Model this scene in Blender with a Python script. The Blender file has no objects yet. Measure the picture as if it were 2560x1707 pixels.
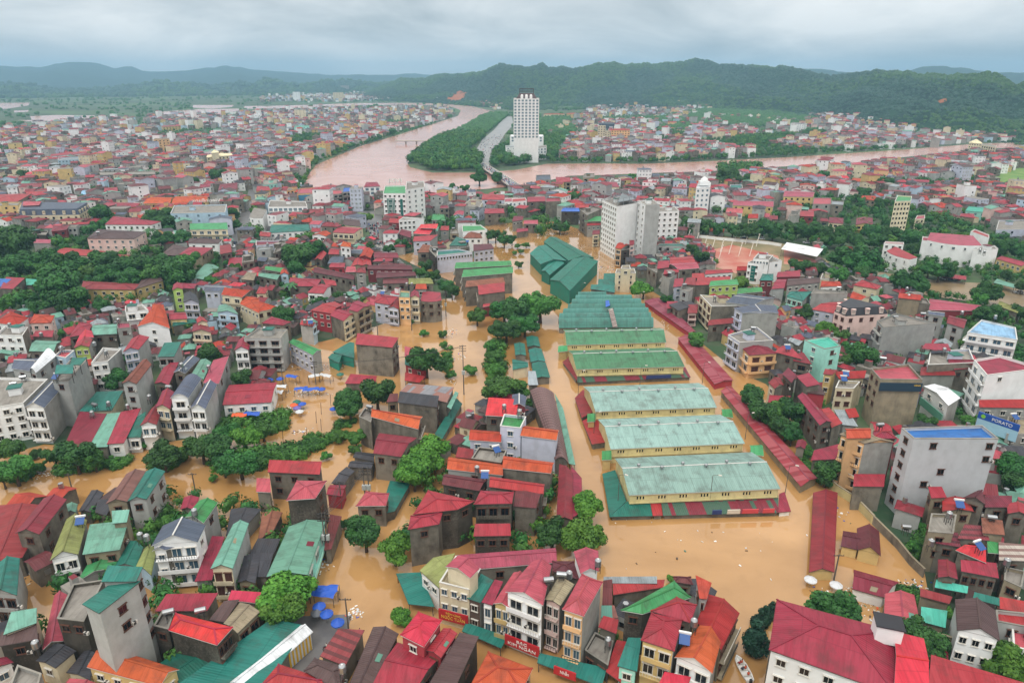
import bpy, bmesh, math, random
import numpy as np
from mathutils import Vector, Matrix, noise as mnoise

# ------------------------------------------------------------------ camera, world, sun, exposure
S = bpy.context.scene
COL = S.collection
PITCH, CAMH = math.radians(21.2), 100.0
cam = bpy.data.objects.new('camera', bpy.data.cameras.new('camera'))
COL.objects.link(cam)
cam.data.sensor_width = 36.0
cam.data.lens = 36.0 * 1707 / 2560
cam.data.clip_start, cam.data.clip_end = 1.0, 40000
cam.location = (0, 0, CAMH)
cam.rotation_euler = (math.pi / 2 - PITCH, 0, 0)
S.camera = cam
SUN_EL, SUN_AZ = math.radians(62), math.radians(205)
W = bpy.data.worlds.new('World'); S.world = W; W.use_nodes = True
nt = W.node_tree; nt.nodes.clear()
def N(tree, typ, **kw):
    n = tree.nodes.new(typ)
    for k, v in kw.items():
        if k.startswith('i_'):
            key = k[2:]; key = int(key) if key.isdigit() else key.replace('_', ' ')
            n.inputs[key].default_value = v
        else: setattr(n, k, v)
    return n
out = N(nt, 'ShaderNodeOutputWorld'); bg = N(nt, 'ShaderNodeBackground', i_Strength=0.1)
sky = N(nt, 'ShaderNodeTexSky', sky_type='NISHITA', sun_disc=False)
sky.sun_elevation = SUN_EL; sky.sun_rotation = SUN_AZ; sky.air_density = 1.2; sky.dust_density = 3.0
tc = N(nt, 'ShaderNodeTexCoord'); sx = N(nt, 'ShaderNodeSeparateXYZ'); nt.links.new(tc.outputs['Generated'], sx.inputs[0])
def M(tree, op, a, b=None, clamp=False):
    n = tree.nodes.new('ShaderNodeMath'); n.operation = op; n.use_clamp = clamp
    for i, v in enumerate((a, b)):
        if v is None: continue
        if isinstance(v, (int, float)): n.inputs[i].default_value = v
        else: tree.links.new(v, n.inputs[i])
    return n.outputs[0]
zc = M(nt, 'MAXIMUM', sx.outputs[2], 0.0)
den = M(nt, 'ADD', zc, 0.3)
cv = N(nt, 'ShaderNodeCombineXYZ')
nt.links.new(M(nt, 'DIVIDE', sx.outputs[0], den), cv.inputs[0]); nt.links.new(M(nt, 'DIVIDE', sx.outputs[1], den), cv.inputs[1])
n1 = N(nt, 'ShaderNodeTexNoise', i_Scale=1.3, i_Detail=8.0, i_Roughness=0.55); nt.links.new(cv.outputs[0], n1.inputs['Vector'])
n1.inputs['Distortion'].default_value = 0.5
n2 = N(nt, 'ShaderNodeTexNoise', i_Scale=0.45, i_Detail=3.0); nt.links.new(cv.outputs[0], n2.inputs['Vector'])
cl = M(nt, 'ADD', M(nt, 'MULTIPLY', n1.outputs[0], 0.75), M(nt, 'MULTIPLY', n2.outputs[0], 0.45))
rmp = N(nt, 'ShaderNodeValToRGB'); nt.links.new(cl, rmp.inputs[0])
rmp.color_ramp.elements[0].position = 0.47; rmp.color_ramp.elements[0].color = (0.37, 0.45, 0.5, 1)
rmp.color_ramp.elements[1].position = 0.74; rmp.color_ramp.elements[1].color = (0.87, 0.9, 0.91, 1)
e = rmp.color_ramp.elements.new(0.60); e.color = (0.6, 0.665, 0.705, 1)
# overcast deck: clearly brighter overhead than at the horizon
bright = M(nt, 'MULTIPLY', M(nt, 'ADD', 1.0, M(nt, 'MULTIPLY', zc, 2.0)), 10.0)
neu = N(nt, 'ShaderNodeMix', data_type='RGBA'); nt.links.new(M(nt, 'MULTIPLY', zc, 2.2, True), neu.inputs[0]); nt.links.new(rmp.outputs[0], neu.inputs[6])
bw = N(nt, 'ShaderNodeRGBToBW'); nt.links.new(rmp.outputs[0], bw.inputs[0]); wc = N(nt, 'ShaderNodeCombineColor')
nt.links.new(M(nt, 'MULTIPLY', bw.outputs[0], 1.05), wc.inputs[0]); nt.links.new(bw.outputs[0], wc.inputs[1]); nt.links.new(M(nt, 'MULTIPLY', bw.outputs[0], .95), wc.inputs[2])
nt.links.new(wc.outputs[0], neu.inputs[7])
sc1 = N(nt, 'ShaderNodeVectorMath', operation='SCALE'); nt.links.new(neu.outputs[2], sc1.inputs[0]); nt.links.new(bright, sc1.inputs['Scale'])
mx = N(nt, 'ShaderNodeMix', data_type='RGBA'); mx.inputs[0].default_value = 0.94
nt.links.new(sky.outputs[0], mx.inputs[6]); nt.links.new(sc1.outputs[0], mx.inputs[7])
nt.links.new(mx.outputs[2], bg.inputs[0]); nt.links.new(bg.outputs[0], out.inputs[0])
sun = bpy.data.objects.new('sun', bpy.data.lights.new('sun', 'SUN')); COL.objects.link(sun)
sun.data.energy = 1.4; sun.data.angle = math.radians(14); sun.data.color = (1.0, 0.97, 0.92)
sun.rotation_euler = (math.pi / 2 - SUN_EL, 0, math.pi - SUN_AZ)
S.view_settings.view_transform = 'Standard'; S.view_settings.look = 'None'
S.view_settings.exposure = 0.0; S.view_settings.gamma = 1.0; S.view_settings.use_curve_mapping = False
S.cycles.max_bounces = 5; S.cycles.diffuse_bounces = 2; S.cycles.glossy_bounces = 2; S.cycles.volume_bounces = 0
S.cycles.transparent_max_bounces = 6; S.cycles.caustics_reflective = False; S.cycles.caustics_refractive = False
S.cycles.use_denoising = True
rnd = random.Random(11)

# ------------------------------------------------------------------ materials
MAT = {}
def rgb(h):
    f = lambda v: v / 12.92 if v <= 0.04045 else ((v + 0.055) / 1.055) ** 2.4
    return tuple(f(int(h[i:i + 2], 16) / 255) for i in (0, 2, 4)) + (1,)
def newmat(name):
    m = bpy.data.materials.new(name); m.use_nodes = True
    t = m.node_tree; b = t.nodes['Principled BSDF']
    b.inputs['Roughness'].default_value = 0.7
    return m, t, b
def mixc(t, fac, a, b, blend='MIX'):
    n = t.nodes.new('ShaderNodeMix'); n.data_type = 'RGBA'; n.blend_type = blend; n.clamp_factor = True
    for i, v in ((0, fac), (6, a), (7, b)):
        if isinstance(v, (int, float, tuple)): n.inputs[i].default_value = v
        else: t.links.new(v, n.inputs[i])
    return n.outputs[2]
def ramp(t, v, lo, hi):
    n = t.nodes.new('ShaderNodeMapRange'); t.links.new(v, n.inputs[0])
    n.inputs[1].default_value = lo; n.inputs[2].default_value = hi
    return n.outputs[0]
def noi(t, vec, scale, detail=4, rough=0.55):
    n = t.nodes.new('ShaderNodeTexNoise'); n.inputs['Scale'].default_value = scale; n.inputs['Detail'].default_value = detail
    n.inputs['Roughness'].default_value = rough
    if vec is not None: t.links.new(vec, n.inputs['Vector'])
    return n.outputs[0]
def scaled(t, vec, s):
    n = t.nodes.new('ShaderNodeVectorMath'); n.operation = 'MULTIPLY'; t.links.new(vec, n.inputs[0]); n.inputs[1].default_value = s
    return n.outputs[0]
def pos(t): return t.nodes.new('ShaderNodeNewGeometry').outputs['Position']
def spec(b, v): b.inputs['Specular IOR Level'].default_value = v
def bump(t, b, h, strength, dist):
    n = t.nodes.new('ShaderNodeBump'); n.inputs['Strength'].default_value = strength; n.inputs['Distance'].default_value = dist
    t.links.new(h, n.inputs['Height']); t.links.new(n.outputs[0], b.inputs['Normal'])

WALLC = dict(white='eceeed', cream='d9ceb0', yellow='cdb47a', peach='e0b685', pink='dcc0b8', lav='c3c8d8', grey='9b9b96', lgrey='a9aba8',
             dgrey='7a756a', black='4d4840', tan='968b74', mint='9fdccd', lime='a8c46a', lblue='b4cfe0', conc='8f8c84', pale='c4c7ca', red='a23a42',
             maroon='7b3138', teal='2f8a78', halls='cdc28e', teal2='2e7a68', dbrown='5d4a42', stripe='d5d8dc', slate='46515e')
STAIN = dict(pale=.12, dgrey=.72, black=.8, tan=.6, grey=.4, lgrey=.28, conc=.5, halls=.35, white=.09, cream=.25, yellow=.25)
def wall_mat(c):
    k = 'wall_' + c
    if k in MAT: return MAT[k]
    m, t, b = newmat(k); P = pos(t); base = rgb(WALLC[c]); st = STAIN.get(c, .22)
    oi = t.nodes.new('ShaderNodeObjectInfo').outputs['Random']
    mott = noi(t, P, 0.35, 5)
    streak = noi(t, scaled(t, P, (0.55, 0.55, 0.14)), 1.0, 6, .65)
    big = noi(t, P, 0.09, 3)
    fine = noi(t, P, 2.5, 4)
    col = mixc(t, M(t, 'MULTIPLY', ramp(t, mott, .35, .7), .22), base, tuple(v * .72 for v in base[:3]) + (1,))
    f1 = M(t, 'MULTIPLY', ramp(t, M(t, 'ADD', M(t, 'MULTIPLY', streak, .45), M(t, 'MULTIPLY', mott, .55)), .44, .66), st)
    col = mixc(t, f1, col, rgb('2b2822') if c in ('dgrey', 'black') else rgb('57534a'))
    col = mixc(t, M(t, 'MULTIPLY', ramp(t, M(t, 'ADD', M(t, 'MULTIPLY', fine, .4), M(t, 'MULTIPLY', big, .6)), .5, .68), st * .55), col, rgb('8f897c'))
    hs = t.nodes.new('ShaderNodeHueSaturation'); t.links.new(col, hs.inputs['Color'])
    t.links.new(M(t, 'ADD', .93 if c == 'white' else .82, M(t, 'MULTIPLY', oi, .1 if c == 'white' else .32)), hs.inputs['Value'])
    t.links.new(hs.outputs[0], b.inputs['Base Color']); b.inputs['Roughness'].default_value = .85; spec(b, .2)
    bump(t, b, fine, .25, .05)
    MAT[k] = m; return m
ROOFC = dict(red='8e2634', dred='76202c', maroon='5b2429', pink='a04350', bred='b5263a', orange='a8462c', rorange='9e3a2e', brown='6a4540',
             dbrown='4a3635', green='5f8f7d', teal='1c6559', bgreen='37834c', olive='7f8550', slate='4a5364', dark='33343a', tan='8a7f68',
             rust='7f5140', blue='2c62b0', white='d4d9dc', pgrey='858f93', mint='3f9a85', concf='7b7770', hall='7a978f', hall2='467a5a',
             vault='42786d', teal2='1a6a5a', brownvault='5d4343', ribmaroon='763038', ribgrey='958c84', patch='7e7f84', cream='d9cfa9',
             arcade='82293a', stripes='8d5a52', skirt='7c2c35', lblue='7fa9c9')
TILE = ('orange', 'rorange', 'rust', 'olive')
FLAT = ('concf', 'cream')
def roof_mat(c):
    k = 'roof_' + c
    if k in MAT: return MAT[k]
    m, t, b = newmat(k); base = rgb(ROOFC[c]); P = pos(t)
    oi = t.nodes.new('ShaderNodeObjectInfo').outputs['Random']
    uv = t.nodes.new('ShaderNodeUVMap').outputs[0]
    sp = t.nodes.new('ShaderNodeSeparateXYZ'); t.links.new(uv, sp.inputs[0]); u, v = sp.outputs[0], sp.outputs[1]
    wn = t.nodes.new('ShaderNodeTexWhiteNoise'); wn.noise_dimensions = '2D'
    cb = t.nodes.new('ShaderNodeCombineXYZ'); t.links.new(M(t, 'FLOOR', M(t, 'MULTIPLY', u, .93)), cb.inputs[0]); t.links.new(M(t, 'FLOOR', M(t, 'MULTIPLY', v, .22)), cb.inputs[1])
    t.links.new(cb.outputs[0], wn.inputs[0])
    sheet = wn.outputs[0]
    stk = noi(t, scaled(t, uv, (1.6, .16, 1)), 1.0, 5, .6)
    blot = noi(t, P, .28, 6, .62)
    fine = noi(t, P, 3.0, 4)
    dark = tuple(x * .55 for x in base[:3]) + (1,); lite = tuple(min(1, x * 1.35 + .03) for x in base[:3]) + (1,)
    col = mixc(t, M(t, 'MULTIPLY', sheet, .34), base, lite)
    col = mixc(t, M(t, 'MULTIPLY', ramp(t, stk, .47, .7), .6), col, dark)
    col = mixc(t, M(t, 'MULTIPLY', ramp(t, blot, .49, .7), .65), col, mixc(t, fine, rgb('4a3a34'), dark))
    col = mixc(t, M(t, 'MULTIPLY', ramp(t, blot, .25, .42), -.35), col, lite) if False else col
    if c not in FLAT: col = mixc(t, M(t, 'MULTIPLY', M(t, 'LESS_THAN', M(t, 'FRACT', M(t, 'MULTIPLY', v, .22)), .035), .45), col, dark)
    if c in ('ribmaroon', 'ribgrey', 'patch', 'stripes', 'skirt', 'brownvault', 'arcade'):
        alt = dict(ribmaroon='4a2a2c', ribgrey='5c3a38', patch='8a5a48', stripes='3f8f80', skirt='2c6a58', arcade='8f4a54', brownvault='735a58')[c]
        a2 = M(t, 'GREATER_THAN', wn.outputs[0], .55) if c in ('patch', 'stripes', 'skirt', 'arcade') else M(t, 'GREATER_THAN', M(t, 'FRACT', M(t, 'MULTIPLY', v if c != 'brownvault' else u, .6)), .55)
        col = mixc(t, M(t, 'MULTIPLY', a2, .8), col, rgb(alt))
    hs = t.nodes.new('ShaderNodeHueSaturation'); t.links.new(col, hs.inputs['Color'])
    t.links.new(M(t, 'ADD', .84, M(t, 'MULTIPLY', oi, .34)), hs.inputs['Value']); t.links.new(M(t, 'ADD', .49, M(t, 'MULTIPLY', oi, .02)), hs.inputs['Hue'])
    if c in TILE:
        rows = M(t, 'FRACT', M(t, 'MULTIPLY', v, 2.6)); cols = M(t, 'FRACT', M(t, 'MULTIPLY', u, 3.0))
        h = M(t, 'ADD', rows, M(t, 'MULTIPLY', M(t, 'SINE', M(t, 'MULTIPLY', cols, 6.283)), .4))
        bump(t, b, h, .55, .07)
        b.inputs['Roughness'].default_value = .75; spec(b, .2)
    elif c in FLAT:
        bump(t, b, fine, .3, .04); b.inputs['Roughness'].default_value = .8
    else:
        h = M(t, 'POWER', M(t, 'ABSOLUTE', M(t, 'SINE', M(t, 'MULTIPLY', u, 6.6))), 3.0)
        bump(t, b, h, .6, .05); b.inputs['Roughness'].default_value = .5; spec(b, .28)
    t.links.new(hs.outputs[0], b.inputs['Base Color'])
    MAT[k] = m; return m
def plain(name, hexc, rough=.6, metal=0.0, var=.0):
    if name in MAT: return MAT[name]
    m, t, b = newmat(name); c = rgb(hexc); P = pos(t)
    n = noi(t, P, 1.3, 4)
    t.links.new(mixc(t, M(t, 'MULTIPLY', n, .3 + var), c, tuple(v * .6 for v in c[:3]) + (1,)), b.inputs['Base Color'])
    b.inputs['Roughness'].default_value = rough; b.inputs['Metallic'].default_value = metal
    MAT[name] = m; return m
TRIMW = plain('trim_white', 'c9c9c4'); TRIMD = plain('trim_dark', '4c4440')
FRAME = plain('window_frame', 'd0cdc4'); FRAMEB = plain('wooden_frame', '5a3a2c')
PANE = plain('window_glass', '14181c', .12); PANEB = plain('window_glass_blue', '3f5868', .15); PANEP = plain('window_glass_pale', '6b7f8a', .2); PANEW = plain('wooden_shutter', '4e2a24', .6)
STEEL = plain('steel', 'aeb2b4', .3, .85); POLEM = plain('pole_concrete', '5b564f', .8); SOLAR = plain('solar_glass', '27508c', .15)
RAIL = plain('railing', 'cfcabf', .7); BARS = plain('dark_railing', '3c3a38', .6); RED = plain('sign_red', 'b01f2a', .5); GOLD = plain('sign_gold', 'e0b848', .5)
WHITE = plain('paint_white', 'e4e4e0', .5); BLUEP = plain('sign_blue', '1f4fa0', .5); DARKP = plain('dark_paint', '2a3036', .6)

# ------------------------------------------------------------------ mesh helpers
class MB:
    def __init__(s): s.v = []; s.f = []; s.m = []; s.uv = []
    def poly(s, pts, mi=0, uvs=None):
        i = len(s.v); s.v += [tuple(p) for p in pts]; s.f.append(tuple(range(i, i + len(pts)))); s.m.append(mi); s.uv.append(uvs)
    def box(s, a, b, mi=0):
        (x0, y0, z0), (x1, y1, z1) = a, b
        c = [(x0, y0, z0), (x1, y0, z0), (x1, y1, z0), (x0, y1, z0), (x0, y0, z1), (x1, y0, z1), (x1, y1, z1), (x0, y1, z1)]
        for q in ((0, 3, 2, 1), (4, 5, 6, 7), (0, 1, 5, 4), (1, 2, 6, 5), (2, 3, 7, 6), (3, 0, 4, 7)): s.poly([c[k] for k in q], mi)
    def bar(s, p, q, w, h, mi=0):
        p, q = Vector(p), Vector(q); d = q - p
        if d.length < 1e-4: return
        d.normalize(); up = Vector((0, 0, 1)) if abs(d.z) < .95 else Vector((1, 0, 0))
        sd = d.cross(up).normalized() * w / 2; u2 = sd.cross(d).normalized() * h / 2
        c = [p - sd - u2, p + sd - u2, p + sd + u2, p - sd + u2, q - sd - u2, q + sd - u2, q + sd + u2, q - sd + u2]
        for k in ((0, 1, 2, 3), (7, 6, 5, 4), (0, 4, 5, 1), (1, 5, 6, 2), (2, 6, 7, 3), (3, 7, 4, 0)): s.poly([c[i] for i in k], mi)
    def prism(s, pts, dz, mi=0, ms=None, uvs=None):
        n = len(pts); lo = [(p[0], p[1], p[2] - dz) for p in pts]
        tri = [(0, 1, 2), (0, 2, 3)] if n == 4 else [tuple(range(n))]     # the same diagonal above and below
        for k in tri:
            s.poly([pts[i] for i in k], mi, [uvs[i] for i in k] if uvs else None); s.poly([lo[i] for i in k[::-1]], mi if ms is None else ms)
        for i in range(n):
            j = (i + 1) % n; s.poly([lo[i], lo[j], pts[j], pts[i]], mi if ms is None else ms)
    def lathe(s, prof, n=10, o=(0, 0, 0), mi=0):
        rings = [[(o[0] + r * math.cos(6.2832 * k / n), o[1] + r * math.sin(6.2832 * k / n), o[2] + z) for k in range(n)] for r, z in prof]
        for a, b in zip(rings, rings[1:]):
            for k in range(n): s.poly([a[k], a[(k + 1) % n], b[(k + 1) % n], b[k]], mi)
        s.poly(rings[0][::-1], mi); s.poly(rings[-1], mi)
    def mesh(s, name, mats):
        me = bpy.data.meshes.new(name); me.from_pydata(s.v, [], s.f)
        for m in mats: me.materials.append(m)
        me.polygons.foreach_set('material_index', s.m)
        if any(u is not None for u in s.uv):
            l = me.uv_layers.new(name='UVMap'); fl = []
            for f, u in zip(s.f, s.uv):
                for k in range(len(f)): fl += list(u[k]) if u is not None else [0, 0]
            l.data.foreach_set('uv', fl)
        me.update(); return me
def link(name, me, parent=None, loc=(0, 0, 0), rz=0, sc=None):
    o = bpy.data.objects.new(name, me); COL.objects.link(o); o.location = loc
    if rz: o.rotation_euler = (0, 0, rz)
    if sc: o.scale = sc
    if parent is not None: o.parent = parent
    return o
def tag(o, label=None, cat=None, group=None, kind=None):
    if label: o['label'] = label
    if cat: o['category'] = cat
    if group: o['group'] = group
    if kind: o['kind'] = kind
    return o
def thing(name, label, cat, loc, group=None, rz=0):
    return tag(link(name, None, None, loc, rz), label, cat, group)

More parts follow.
